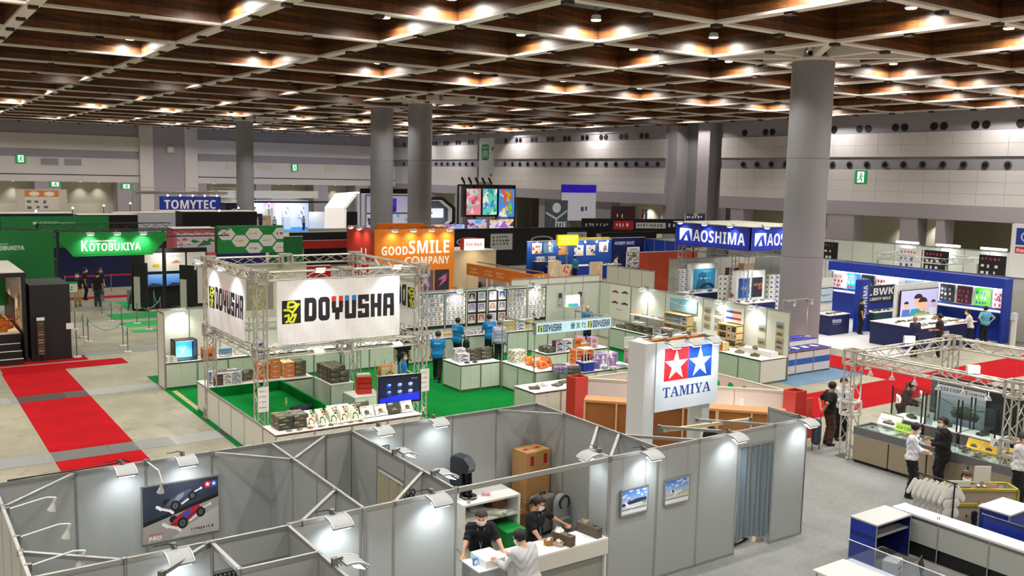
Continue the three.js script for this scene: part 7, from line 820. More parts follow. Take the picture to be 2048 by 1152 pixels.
// ---------- blue booth behind the big column ----------
{
  const aos = (g, x, y, w, h) => { g.fillStyle = '#eef2fa'; g.fillRect(x, y, w * 0.2, h); poly(g, [[x + w * 0.02, y + h], [x + w * 0.1, y + h * 0.25], [x + w * 0.15, y + h * 0.1], [x + w * 0.19, y + h]], '#16309a'); poly(g, [[x + w * 0.07, y + h], [x + w * 0.11, y + h * 0.5], [x + w * 0.14, y + h]], '#eef2fa'); words(g, 'AOSHIMA', x + w * 0.22, y + h, h * 1.32, '#f2f5fb', 'bold sans-serif', w * 0.78); };
  const sgn = art(420, 130, (g, w, h) => { cover(g, '#1a2fa6', w, h); aos(g, 24, 32, 372, 74); }), ctr = art(140, 40, (g, w, h) => { cover(g, '#0f1c55', w, h); aos(g, 8, 4, 124, 20); fakeText(g, 10, 29, 116, 5, '#c8d0e8'); });
  const t = thing('hanging_sign', 'blue corner sign with white lettering on a lattice frame', 'sign', [36.8, 3.5, -31.9]); mesh('box', new B().box(0, 0, -5.4, 0.08, 1.2, 0).box(0, 0, -0.08, 5, 1.2, 0).box(4.92, 0, -5.4, 5, 1.2, -0.08).box(0.08, 0, -5.4, 4.92, 1.2, -5.32), M.blue, t); print('sign_face', sgn, 5.3, 1.16, t, M4(-0.006, 0.02, -2.7, 0, -PI / 2)); print('sign_face', sgn, 4.9, 1.16, t, M4(2.5, 0.02, 0.006)); const tr = M.alu; for (const [x, z] of [[0.3, -0.3], [4.7, -0.3], [0.3, -5.1], [4.7, -5.1]]) truss(t, 'tower', [x, -3.49, z], [x, 0, z], 0.3, tr, { merge: 1 }); for (const [a, b] of [[[0.3, -0.3], [4.7, -0.3]], [[0.3, -5.1], [0.3, -0.3]]]) truss(t, 'beam', [a[0], -0.2, a[1]], [b[0], -0.2, b[1]], 0.3, tr, { merge: 1 }); mesh('roof_sheet', bx(-0.1, 1.2, -5.5, 5.1, 1.24, 0.1), M.offWhite, t);
  for (let i = 0; i < 3; i++) { for (const [x, z, a, l] of [[36.75, -36.6 + i * 1.8, -PI / 2, 'left'], [37.6 + i * 1.6, -31.85, 0, 'front']]) { floodLamp(`flat floodlight above the ${l} face of the blue corner sign, ${ORD[i]} from the left`, [x, 4.72, z], a, 7, COOL); } }
  octaWall('white partition row behind the blue corner sign', [37.5, -38.4], [47, -38.4], 9, 2.5, { mat: M.panelWhite });
  const bk = poster('#3a9ac0', (g, w, h) => { disc(g, 26, 26, 12, '#2c6a88'); poly(g, [[8, h], [14, 40], [34, 34], [40, h]], '#2c6a88'); g.strokeStyle = '#12304a'; g.lineWidth = 8; g.beginPath(); g.arc(42, h - 4, 16, PI, 0); g.stroke(); fakeText(g, 22, 34, 40, 8, '#e8f0f4'); fakeText(g, 30, 8, 30, 4, '#e8f0f4'); });
  const bl = poster('#1450a8', (g, w, h) => { skyline(g, w, h, '#123a80', '#1c6ac8'); words(g, 'ARPEGGIO', 14, 46, 14, '#f0a06a', 'bold sans-serif', 40); }), rd = poster('#2a2c32', (g, w, h) => { g.save(); g.transform(1, 0, -0.25, 1, 10, 0); words(g, 'initial', 10, 34, 14, '#f08a4a'); words(g, 'D', 40, 48, 34, '#f0563a'); g.restore(); });
  for (const [l, x, z, w, rs] of [['white lit display wall with a large teal motorcycle poster', 38.3, -36.4, 2.1, [[bk, 0, 1.75, 1.15]]], ['white lit display wall with a blue and a black poster', 37.8, -32.6, 2.2, [[bl, -0.5, 0.85, 1.05], [rd, 0.5, 0.85, 1.05]]]]) { const o = slab('display_wall', l, 'wall', [x, 0, z], 0, w, 2.35, 0.3, M.white); for (const [r, px_, pw, ph] of rs) print('poster', r, pw, ph, o, M4(px_, 0.95, 0.006)); spot([x, 3.0, z + 0.9], [x, 1.4, z], 12, 0.8, COOL, 3); }
  stand('dark blue counter with white top left of the lit display walls', [37.6, 0, -35.2], 0, 3.4, 0.95, 0.9, M.navy); stand('dark blue counter with white top beside the big column', [36.4, 0, -31.0], 0, 3.0, 0.95, 0.8, M.navy); clutter('dark blue counters near the column', 'car', 8, 36.2, -35.6, 39, -35.6, 0.95); clutter('dark blue counter beside the column', 'car', 6, 35.2, -31.4, 37.6, -31.4, 0.95);
  for (const [i, [x, z]] of [[36.6, -36.6], [40.1, -36.2], [36.3, -33.2], [39.3, -32.6]].entries()) pile('white plastic kit box in a tall stack near the blue corner sign', 'stacked boxes near the blue corner sign', [x, 0.006, z], 0, [2, 8, 1], [0.4, 0.26, 0.3], ['car', 'white']);
  slab('orange_cloth', 'orange red cloth screen behind the blue corner sign', 'screen', [41.5, 0, -42.5], 0, 5, 2.5, 0.05, mat(0xc24a28, 0.7)); const pr = thing('carton', 'brown cartons stacked behind the blue corner sign', 'carton', [43.5, 0, -37.6]); mesh('carton', bx(-0.5, 0, -0.5, 0.5, 2.1, 0), M.kraft, pr); mesh('carton_top', bx(0.6, 0, -0.5, 1.4, 1.7, 0), mat(0x96703c, 0.8), pr);
  { const r = art(60, 90, (g, w, h) => { cover(g, '#e6e2da', w, h); g.fillStyle = '#1b2450'; g.fillRect(0, 0, w, 22); fakeText(g, 4, 6, 50, 8, '#fff'); blotch(['#d8b090', '#8a6a9a', '#5a4a4a', '#c8a84a'])(g, w, h); g.fillStyle = '#1b2450'; g.fillRect(0, 78, w, 12); }); const o = board('tall_poster_panel', 'tall colourful poster panel left of the blue corner sign', 'poster', [41.6, 2.9, -40.5], 0, 1.7, 2.1, 0.05, r); mesh('post', cy([0, -2.9, -0.05], [0, 0, -0.05], 0.05, 0.05, 8), M.navy, o); }
  // right half: long blue wall with bright pictures
  const w = thing('blue_wall', 'long blue wall with a row of bright logo pictures', 'wall', [42, 0, -30.7]); mesh('panel', bx(0, 0, 0, 0.1, 1.5, 9.4), M.blue, w); mesh('fascia', bx(-0.35, 2.45, 0, 0.1, 2.92, 9.4), M.blue, w); mesh('back', bx(0.05, 1.5, 0, 0.1, 2.45, 9.4), M.white, w); mesh('end_wall', bx(-0.6, 0, 9.4, 0.1, 2.92, 9.5), M.blue, w); for (let i = 0; i < 10; i++) mesh('post', bx(-0.02, 1.5, i * 1.04, 0.06, 2.45, i * 1.04 + 0.03), M.alu, w); mesh('ledge', bx(-0.6, 1.38, 0, 0, 1.42, 9.4), M.white, w); mesh('light_strip', bx(-0.2, 2.42, 0.1, -0.12, 2.45, 9.3), M.ledGlass, w); for (let i = 0; i < 4; i++) spot([41.7, 2.4, -29.5 + i * 2.4], [42, 1.5, -29.5 + i * 2.4], 9, 1.2, COOL, 8);
  const logos = [['#f2eaea', ['#c82a3a', '#e8b040', '#2a2a2a']], ['#3a9ad8', ['#e8f2fa', '#c82a3a']], ['#222326', ['#e8e8e8', '#8a8a8a']], ['#f0f0ee', ['#c82a3a', '#d84a5a']], ['#c8ccd0', ['#5a6a7a', '#8a98a8']], ['#9ab8e0', ['#f0f4fa', '#2a4a8a']], ['#f0eef0', ['#c84a5a', '#e0b0b0']], ['#232326', ['#e8ecf0', '#9aa0a8']], ['#2a1a1c', ['#c8303a', '#f0d0d0']], ['#5ac83a', ['#f2f6ee', '#2a4a8a']], ['#f4f4f2', ['#c82a3a', '#e84a4a']]];
  logos.forEach(([c, k], i) => { const r = poster(c, (g, w_, h) => { for (let j = 0; j < 3; j++) fakeText(g, 6, 16 + j * 22, 52, 15, pick(k)); if (i === 10) words(g, 'AC', 10, 52, 34, '#c82a3a'); }); board('logo_picture', `bright logo picture on the long blue wall, ${ORD[i]} from the left`, 'picture', [41.96, 1.55, -30.2 + i * 0.86], -PI / 2, 0.74, 0.82, 0.02, r); });
  stand('long dark blue show counter with white lettering and car models', [38.4, 0, -21.9], 0, 4.4, 1.0, 2.4, M.navy, M.white, ctr); clutter('long dark blue show counter', 'car', 14, 36.5, -22.4, 40.4, -22.4, 1.0); clutter('rear half of the dark blue show counter', 'car', 12, 36.5, -23.3, 40.4, -23.3, 1.0);
  stand('small dark blue counter with white lettering beside the column', [36.9, 0, -26.4], 0, 1.5, 0.95, 0.9, M.navy, M.white, ctr); clutter('small dark blue counter', 'car', 5, 36.3, -26.8, 37.5, -26.8, 0.95);
  { slab('display_wall', 'white panel holding a small screen beside the column', 'wall', [36.9, 0, -27.4], 0, 1.5, 2.5, 0.1, M.white); tv('small flat screen on the white panel beside the column', [36.9, 1.45, -27.29], 0, 1.15, 0.62, poster('#9aa8b0', (g) => drawPlane(g, 34, 40, 0.7, '#56667a'))); slab('display_wall', 'white panel behind the big screen of two boys', 'wall', [39.9, 0, -24.45], 0, 3.4, 2.45, 0.1, M.white);
    const boys = art(200, 120, (g, w_, h) => { cover(g, '#b8b4dc', w_, h); for (const [x, y, s, c] of [[30, 60, 0.7, '#4a6aa8'], [175, 62, 0.7, '#d8d8e0'], [92, 40, 1.3, '#1f8a9a'], [118, 58, 1.35, '#9a9a3a']]) { poly(g, [[x - 34 * s, h], [x - 26 * s, y + 34 * s], [x + 26 * s, y + 34 * s], [x + 34 * s, h]], c); disc(g, x, y + 10 * s, 17 * s, '#dba98c', 20 * s); g.fillStyle = '#1a1618'; g.beginPath(); g.ellipse(x, y - 1 * s, 18 * s, 16 * s, 0, PI, 0); g.fill(); } }); tv('big screen showing two boys building a model', [39.9, 0.95, -24.3], 0, 3.0, 1.25, boys); }
  { const r = art(150, 60, (g, w_, h) => { cover(g, '#1b1c1e', w_, h); words(g, 'LBWK', 6, 34, 34, '#f2f2f2', 'bold sans-serif', 136); words(g, 'LIBERTY WALK', 20, 52, 14, '#f2f2f2', 'bold sans-serif', 108); }); board('black_banner', 'black banner with white block lettering behind the car models', 'banner', [40.3, 1.3, -26.6], 0, 2.35, 0.85, 0.03, r); stand('slanted white display table under the black banner', [40.2, 0, -26.0], 0, 2.4, 0.95, 0.6, mat(0x1d4a52, 0.6)); clutter('table under the black banner', 'car', 7, 39.2, -26.3, 41.2, -26.3, 0.95); const v = art(44, 190, (g, w_, h) => { cover(g, '#1a2f9a', w_, h); g.save(); g.translate(32, 140); g.rotate(-PI / 2); words(g, 'AOSHIMA', 0, 0, 26, '#f2f5fb', 'bold sans-serif', 120); g.restore(); }); board('blue_pillar_banner', 'narrow blue upright banner with vertical white lettering', 'banner', [38.6, 0.006, -26.3], 0, 0.75, 2.5, 0.3, v, { mat: M.blue }); }
  person('person in black leaning beside the narrow blue banner', [37.9, 0.006, -26.0], 0.8, { shirt: 0x111113, pants: 0x121214, h: 1.7, cell: 0.026, lh: [0.15, 1.0, 0.25] }); person('bald man in dark blue jacket at the long show counter', [34.9, 0.006, -21.35], 2.8, { shirt: 0x232c55, pants: 0x1c1c22, hair: 'none', h: 1.68, long: true, cell: 0.026 }); person('man in a dark T-shirt with back turned at the show counter', [35.85, 0.006, -20.85], -2.7, { shirt: 0x2e2624, pants: 0x15151a, h: 1.78, mask: false, cell: 0.026, fat: 0.02, lh: [0.1, 1.05, 0.25] }); person('man in white T-shirt reaching over the show counter', [39.2, 0.006, -21.4], -2.6, { shirt: 0xeceae8, pants: 0x16161a, h: 1.7, cell: 0.026, lean: 0.2, lh: [0.2, 1.1, 0.5] }); person('person in pale turquoise T-shirt with hands on hips', [40.75, 0.006, -21.6], 2.6, { shirt: 0x5fb4cf, pants: 0x16181c, h: 1.7, cell: 0.026, lh: [0.2, 1.0, -0.05], rh: [-0.2, 1.0, -0.05], elbowOut: 1.5 }); person('staff member in royal blue shirt at the left blue counter', [38.9, 0.006, -34.6], 2.9, { shirt: 0x1c34b0, pants: 0x121216, h: 1.7, cell: 0.028 }); person('person in pale print T-shirt behind the white side wall', [33.9, 0.006, -30.4], 1.2, { shirt: 0xd8d4d0, pants: 0x2a2a30, h: 1.62, mask: false, cell: 0.028, hairColor: 0x6a4a30 });
  const st = art(40, 60, (g, w_, h) => { cover(g, '#d8608a', w_, h); blotch(['#f0c0d0', '#8a2a4a', '#f4e8ec'])(g, w_, h); }); { const o = board('pink_poster_stand', 'pink poster stand at the right edge behind the blue booth', 'poster stand', [42.6, 0.3, -20.2], 0, 0.9, 1.3, 0.04, st); mesh('leg', bx(-0.3, -0.29, -0.1, -0.26, 0, 0.1), M.dark, o); mesh('leg', bx(0.26, -0.29, -0.1, 0.3, 0, 0.1), M.dark, o); } { const o = thing('hand_gel_stand', 'slim white sanitizer stand beside the blue end wall', 'stand', [41.3, 0, -20.6]); mesh('pole', bx(-0.08, 0, -0.08, 0.08, 1.2, 0.08), M.white, o); mesh('holder', bx(-0.16, 1.2, -0.1, 0.16, 1.5, 0.06), mat(0xd4e2ee, 0.4), o); mesh('foot', bx(-0.22, 0, -0.22, 0.22, 0.03, 0.22), M.grey, o); }
  // walls, frames and tube lights further right
  octaWall('grey white partition row behind the long blue wall', [42.6, -36.5], [42.6, -18], 15, 2.95, { mat: M.panelWhite }); octaWall('far white partition row with tube lights at the right', [48, -36.5], [48, -20], 12, 3.7, { mat: M.panelWhite });
  for (const [i, z] of [-30.2, -27.8, -25.3].entries()) { const o = thing('tube_light', `bright tube light on the far right partition, ${ORD[i]} from the left`, 'light', [47.9, 3.75, z]); mesh('tube', cy([0, 0.05, -0.65], [0, 0.05, 0.65], 0.05, 0.05, 10), glow(0xffffff, 14), o); mesh('batten', bx(0.04, 0, -0.7, 0.12, 0.12, 0.7), M.white, o); spot([47.8, 3.7, z], [47.9, 1, z], 14, 1.2, COOL, 12); }
  for (const [i, [z, c]] of [[-34.2, '#15151a'], [-28.9, '#e8e0e0'], [-27.4, '#15151a'], [-24.4, '#15151a'], [-22.6, '#1c1a20']].entries()) { const r = poster(c, (g, w_, h) => { fakeText(g, 6, 10, 50, 9, '#c8303a'); fakeText(g, 6, 34, 52, 14, c === '#e8e0e0' ? '#3a4a8a' : '#e8e8e8', 2); }); board('black_header', `dark header board with white writing over the right aisle, ${ORD[i]} from the left`, 'sign', [46.2, 2.5, z], -PI / 2, 1.35, 1.1, 0.08, r, { mat: M.black }); }
  { const o = thing('truss_frame', 'flat grey lattice frame above the far right partitions', 'truss', [44.5, 3.0, -29.7]); for (const z of [0, 3.9]) truss(o, 'beam', [0, 0.2, z], [3, 0.2, z], 0.28, M.alu, { merge: 1 }); for (const x of [0, 3]) truss(o, 'beam', [x, 0.2, 0.2], [x, 0.2, 3.7], 0.28, M.alu, { merge: 1 }); for (const [x, z] of [[0, 0], [3, 0], [0, 3.9], [3, 3.9]]) mesh('leg', cy([x, -3, z], [x, 0, z], 0.06, 0.06, 8), M.alu, o); }
  { const r = art(70, 130, (g, w_, h) => { cover(g, '#f2f2f2', w_, h); g.fillStyle = '#1a3fa0'; g.fillRect(10, 10, 54, 40); disc(g, 37, 30, 18, '#e8e8f2', 15); disc(g, 37, 30, 15, '#1a3fa0', 12); words(g, 'H', 24, 38, 24, '#f2dc1a', 'bold sans-serif', 26); g.fillStyle = '#d02a34'; g.fillRect(10, 54, 54, 16); words(g, 'Hasegawa', 12, 67, 12, '#fff', 'bold sans-serif', 50); }); const o = board('white_tower_sign', 'tall white sign with blue letter emblem at the right edge', 'sign', [46, 2.6, -22.6], -PI / 2, 1.7, 2.65, 0.4, r); mesh('column', bx(-0.8, -2.6, -0.4, 0.8, 0, -0.02), M.white, o); } person('person in red top beyond the far partitions', [55, 0.006, -37.6], -1, { shirt: 0xb83a34, pants: 0x2a2a30, h: 1.75, cell: 0.035 });
  { const r = poster('#1a1714', (g, w_, h) => { disc(g, 32, 40, 20, '#c8a04a', 26); disc(g, 32, 40, 14, '#7a2a20', 18); }); board('black_poster_panel', 'black panel with a gold oval emblem right of the column', 'poster', [44, 2.4, -34.2], -PI / 2, 1.5, 1.9, 0.1, r, { mat: M.black }); }
}
// ---------- orange figure maker's booth, blue tool booth behind the green carpet ----------
{
  const big = art(470, 330, (g, w, h) => { cover(g, '#dd7a14', w, h); g.font = 'bold 66px sans-serif'; words(g, 'GOOD', 32, 126, 62, '#f2eee6', 'bold sans-serif', 158); words(g, 'SMILE', 190, 122, 96, '#f2eee6', 'bold sans-serif', 256); words(g, 'C', 166, 180, 58, '#f2eee6', 'bold sans-serif', 44); words(g, 'MPANY', 262, 180, 58, '#f2eee6', 'bold sans-serif', 180); g.strokeStyle = '#f2eee6'; g.lineWidth = 8; g.beginPath(); g.arc(234, 160, 21, 0, 7); g.stroke(); disc(g, 226, 154, 3, '#f2eee6'); disc(g, 242, 154, 3, '#f2eee6'); g.lineWidth = 4; g.beginPath(); g.arc(234, 160, 11, 0.3, 2.8); g.stroke(); for (const [i, c] of ['#4a3a44', '#5a4a5a', '#2a2430'].entries()) { const x = 156 + i * 98; g.fillStyle = c; g.fillRect(x, 212, 90, 112); for (let k = 0; k < 7; k++) poly(g, [[x + rr(10, 80), 222 + rr(0, 70)], [x + rr(10, 80), 230 + rr(0, 80)], [x + rr(10, 80), 230 + rr(0, 80)]], pick(['#c8508a', '#d8d0dc', '#8a5a9a', '#b8a8c0'])); } });
  const red = art(110, 150, (g, w, h) => { cover(g, '#b02818', w, h); g.save(); g.translate(82, 118); g.rotate(-PI / 2); words(g, 'Ric', 0, 0, 44, '#f4ece6', 'bold sans-serif', 80); g.restore(); });
  const t = thing('orange_booth', 'tall orange booth block with white company lettering', 'booth', [18.45, 0, -37.6]); mesh('front_wall', bx(0, 0, -0.1, 4.15, 4.5, 0), M.orange, t); mesh('red_side', bx(0, 0, -3.0, 0.1, 4.55, -0.1), mat(0xb02818, 0.5), t); mesh('rear_block', new B().box(1.6, 0, -3.1, 4.15, 4.6, -3.0).box(4.05, 0, -3.0, 4.15, 4.5, -0.1), M.orange, t); print('front_print', big, 4.1, 2.88, t, M4(2.075, 1.55, 0.006)); print('side_print', red, 2.6, 3.0, t, M4(-0.006, 1.4, -1.5, 0, -PI / 2)); mesh('poster', bx(2.9, 0.9, 0.004, 3.7, 1.5, 0.01), M.offWhite, t);
  for (let i = 0; i < 4; i++) floodLamp(`white floodlight on top of the orange booth, ${ORD[i]} from the left`, [19.3 + i * 0.95, 4.5, -37.6], 0, 6, WARM); for (let i = 0; i < 2; i++) floodLamp(`white floodlight on top of the red booth side, ${ORD[i]} from the left`, [18.4, 4.55, -39.4 + i * 0.9], -PI / 2, 5, WARM);
  const fa = art(240, 52, (g, w, h) => { cover(g, '#dc7c18', w, h); for (const x of [16, 100, 170]) fakeText(g, x, 14, 50, 10, '#f4e6d0', 2); }), sm = art(50, 60, (g, w, h) => { cover(g, '#dc7c18', w, h); g.save(); g.translate(24, 54); g.rotate(-PI / 2); words(g, 'SMILE', 0, 0, 18, '#f6efe4', 'bold sans-serif', 48); words(g, 'COMPANY', 0, 18, 14, '#f6efe4', 'bold sans-serif', 48); g.restore(); });
  { const o = thing('orange_fascia', 'long orange fascia over white cases behind the rear wall', 'fascia', [27, 0, -43.4]); mesh('fascia', bx(-0.1, 1.55, 0, 0, 2.18, 6.2), M.orange, o); mesh('end', bx(-0.1, 1.4, 6.2, 0.9, 2.18, 6.3), M.orange, o); print('fascia_print', fa, 4.0, 0.55, o, M4(-0.106, 1.58, 2.2, 0, -PI / 2)); print('end_print', sm, 0.7, 0.75, o, M4(0.4, 1.41, 6.306)); for (const z of [0, 2, 4, 6.2]) mesh('post', bx(-0.08, 0, z, -0.02, 1.55, z + 0.06), M.white, o); mesh('rail', bx(0.6, 2.2, 0, 0.66, 2.26, 6.2), M.alu, o); } for (let i = 0; i < 4; i++) { const o = thing('white_case', `white figure case below the orange fascia, ${ORD[i]} from the left`, 'display case', [27.05, 0, -43.2 + i * 1.5]); mesh('body', bx(0, 0, 0, 0.5, 0.8, 1.3), M.white, o); mesh('back', bx(0.5, 0.8, 0, 0.52, 1.5, 1.3), mat(0xb8b0b8, 0.5), o); mesh('figure', cy([0.25, 0.8, 0.6], [0.25, 1.2, 0.6], 0.14, 0.06, 8), pick([M.dark, M.grey, mat(0x8a4a5a, 0.5)]), o); }
  { const o = slab('white_block', 'warm lit white block with a small lit sign on top', 'booth', [28.1, 0, -44.6], 0, 3.1, 2.75, 2.5, mat(0xdac9a8, 0.6)), r = art(100, 56, (g, w, h) => { cover(g, '#f8f2ee', w, h); words(g, 'Fire Rock', 10, 36, 24, '#e05a4a', 'bold sans-serif', 80); }), s = thing('lit_sign', 'small white lit sign with red writing', 'sign', [28.2, 2.78, -44.7]); mesh('case', bx(-0.75, 0, -0.3, 0.68, 0.66, 0), M.red, s); print('sign_face', r, 1.36, 0.64, s, M4(0, 0.01, 0.006), 1.3); spot([28, 3.2, -43.6], [28, 1.6, -44.6], 8, 0.8, new THREE.Color(1, 0.8, 0.5), 3); }
  // blue tool booth
  const pb = [['#e8dccc', ['#c83a2a', '#3a4a9a']], ['#5a9ad0', ['#e05a2a', '#f4f4f4']], ['#c89a5a', ['#7a2a2a', '#f0e8d8']], ['#e4e0dc', ['#2a3a8a', '#8a8a9a']], ['#e8e6e4', ['#22242a', '#8a98c8']], ['#e8e8ec', ['#c84a3a', '#6a6a7a']]].map(([c, k]) => poster(c, blotch(k, 8)));
  const hb = art(170, 50, (g, w, h) => { cover(g, '#15226a', w, h); g.save(); g.transform(1, 0, -0.2, 1, 8, 0); words(g, 'HOBBY BASE', 6, 34, 26, '#dfe6f2', 'bold sans-serif', 150); g.restore(); }), ys = art(110, 58, (g, w, h) => { cover(g, '#e8f02a', w, h); g.save(); g.transform(1, 0, -0.2, 1, 10, 0); words(g, 'HOBBY', 14, 26, 22, '#c8d8a0', 'bold sans-serif', 76); words(g, 'BASE', 20, 50, 22, '#c8d8a0', 'bold sans-serif', 60); g.restore(); });
  slab('blue_back_wall', 'blue booth wall with small tool posters', 'wall', [40.6, 0, -51.5], 0, 7.6, 2.6, 0.1, mat(0x1c52b0, 0.5)); [[37.6, 1.75], [38.6, 1.75], [39.9, 1.6], [41.3, 1.5], [42.4, 1.5], [43.6, 1.7]].forEach(([x, y], i) => board('tool_poster', `small tool poster on the blue booth wall, ${ORD[i]} from the left`, 'poster', [x, y, -51.46], 0, 0.85, 0.75, 0.01, pb[i])); stand('royal blue counter of the tool booth', [40.9, 0, -49.9], 0, 6.2, 0.95, 0.8, mat(0x1440b0, 0.4)); stand('blue shelf case at the left end of the tool booth', [37.9, 0, -50.6], 0, 1.9, 1.3, 0.4, M.navy); pile('small tool box lined up on the blue shelf case', 'boxes on the blue shelf case', [37.1, 1.3, -50.7], 0, [5, 1, 1], [0.3, 0.3, 0.2], ['white', 'orange', 'blue']); clutter('royal blue tool counter', 'car', 8, 41, -50.2, 43.8, -50.2, 0.95);
  { const o = thing('yellow_light_sign', 'glowing yellow sign above the blue tool counter', 'sign', [39.4, 2.35, -50.3]); mesh('case', new RoundedBoxGeometry(1.86, 0.78, 0.2, 2, 0.04).translate(0, 0.38, -0.1), M.yellow, o); print('sign_face', ys, 1.8, 0.72, o, M4(0, 0.02, 0.006), 1.1); mesh('post', cy([0, -2.3, -0.1], [0, 0, -0.1], 0.04, 0.04, 8), M.alu, o); } slab('yellow_fascia', 'yellow fascia strip right of the glowing yellow sign', 'fascia', [42.6, 2.3, -51.6], 0, 3.3, 0.45, 0.1, M.yellow); { const o = slab('blue_back_wall', 'tall dark blue wall with slanted white lettering', 'wall', [46.3, 0, -52], 0, 3.6, 2.65, 0.1, M.navy); print('lettering', hb, 2.2, 0.62, o, M4(-0.2, 1.95, 0.006)); } octaWall('blue side wall at the right of the tool booth', [48.1, -52], [48.1, -47.6], 4, 2.6, { mat: mat(0x1640a8, 0.5) }); for (let i = 0; i < 7; i++) { const x = 37.3 + i * 1.05; const o = thing('bulb_lamp', `small round bulb over the blue tool booth, ${ORD[i]} from the left`, 'lamp', [x, 2.52, -51.0]); mesh('bulb', new THREE.SphereGeometry(0.07, 10, 8), glow(0xfff0d8, 14), o); mesh('arm', cy([0, 0.05, -0.02], [0, 0.05, -0.45], 0.012, 0.012, 5), M.alu, o); if (i % 2 === 0) point([x, 2.42, -50.9], 2.5, WARM, 3); }
  const rk = thing('wire_rack', 'white tool rack with header sign in the blue corner', 'rack', [43.6, 0, -48]), r2 = art(70, 130, (g, w, h) => { cover(g, '#c8ccd4', w, h); blotch(['#8a6a4a', '#4a5a7a', '#e8e8e8', '#7a7a3a'], 50)(g, w, h); }); mesh('back', bx(-0.6, 0, -0.3, 0.6, 2.0, -0.26), M.white, rk); print('stock_cards', r2, 1.1, 1.1, rk, M4(0, 0.85, -0.25)); mesh('header', bx(-0.55, 2.0, -0.3, 0.55, 2.3, -0.2), M.white, rk); print('header_print', art(70, 20, (g, w, h) => { cover(g, '#f0f0f0', w, h); words(g, 'FUNTEC', 8, 16, 14, '#22242a', 'bold sans-serif', 54); }), 1.0, 0.26, rk, M4(0, 2.02, -0.196)); mesh('base', bx(-0.6, 0, -0.3, 0.6, 0.85, 0), M.navy, rk); mesh('hooks', bx(0.7, 0.9, -0.3, 2.3, 1.95, -0.2), mat(0x5a7ac0, 0.4), rk);
  for (const [i, [l, x, z, c, p]] of [['man in teal shirt and beige trousers at the blue tool counter', 37.8, -49.3, 0x1f8aa0, 0xb09a78], ['man in teal shirt and black trousers at the blue tool counter', 39.3, -49.3, 0x1f7fa0, 0x121216], ['person in white coat beside the tool rack', 42.3, -48.6, 0xe4dfd4, 0xd8ccb8], ['woman with long hair in pale green top in the blue corner', 45.2, -47.0, 0xd4dca0, 0x2a2a30], ['man in black cap and dark jacket in the blue corner', 46.6, -47.2, 0x2c2e28, 0x22242a], ['staff in blue vest bending at the blue corner tables, left one', 42.6, -44.2, 0x1c34a0, 0x1a1c30], ['staff in blue vest bending at the blue corner tables, right one', 43.8, -44.0, 0x1c34a0, 0x1a1c30]].entries()) person(l, [x, 0.006, z], i < 2 ? 2.9 : i - 1, { shirt: c, pants: p, hair: i === 3 ? 'bob' : i === 4 ? 'cap' : 'short', h: 1.7, lean: i > 4 ? 0.4 : 0.05, cell: 0.032 });
  stand('white table with boxes in the blue corner', [43.2, 0, -42.6], 0, 4, 0.8, 0.8, M.white); pile('grey kit box on the white corner table', 'boxes on the white corner table', [43.8, 0.8, -42.9], 0, [3, 2, 1], [0.4, 0.3, 0.3], ['white', 'orange', 'car']); for (const [i, [x, z]] of [[35.5, -45.5], [37.2, -44.5], [36.2, -47.5]].entries()) board('warm_poster_stand', `warm lit poster stand left of the blue tool booth, ${ORD[i]} from the left`, 'poster stand', [x, 0.006, z], 0, 0.95, 1.6 + (i % 2) * 0.2, 0.15, poster('#e0c09a', blotch(['#c84a3a', '#8a5a3a', '#f0d8b0'], 10)), { lit: 0.25 });
  octaWall('grey partition row behind the castle kit wall', [23.6, -34.2], [28.8, -34.2], 5, 2.4, { mat: M.panelWhite }); octaWall('grey partition row running back beside the tool booth', [32.5, -38], [32.5, -34.3], 4, 2.4, { mat: M.panelWhite });
}
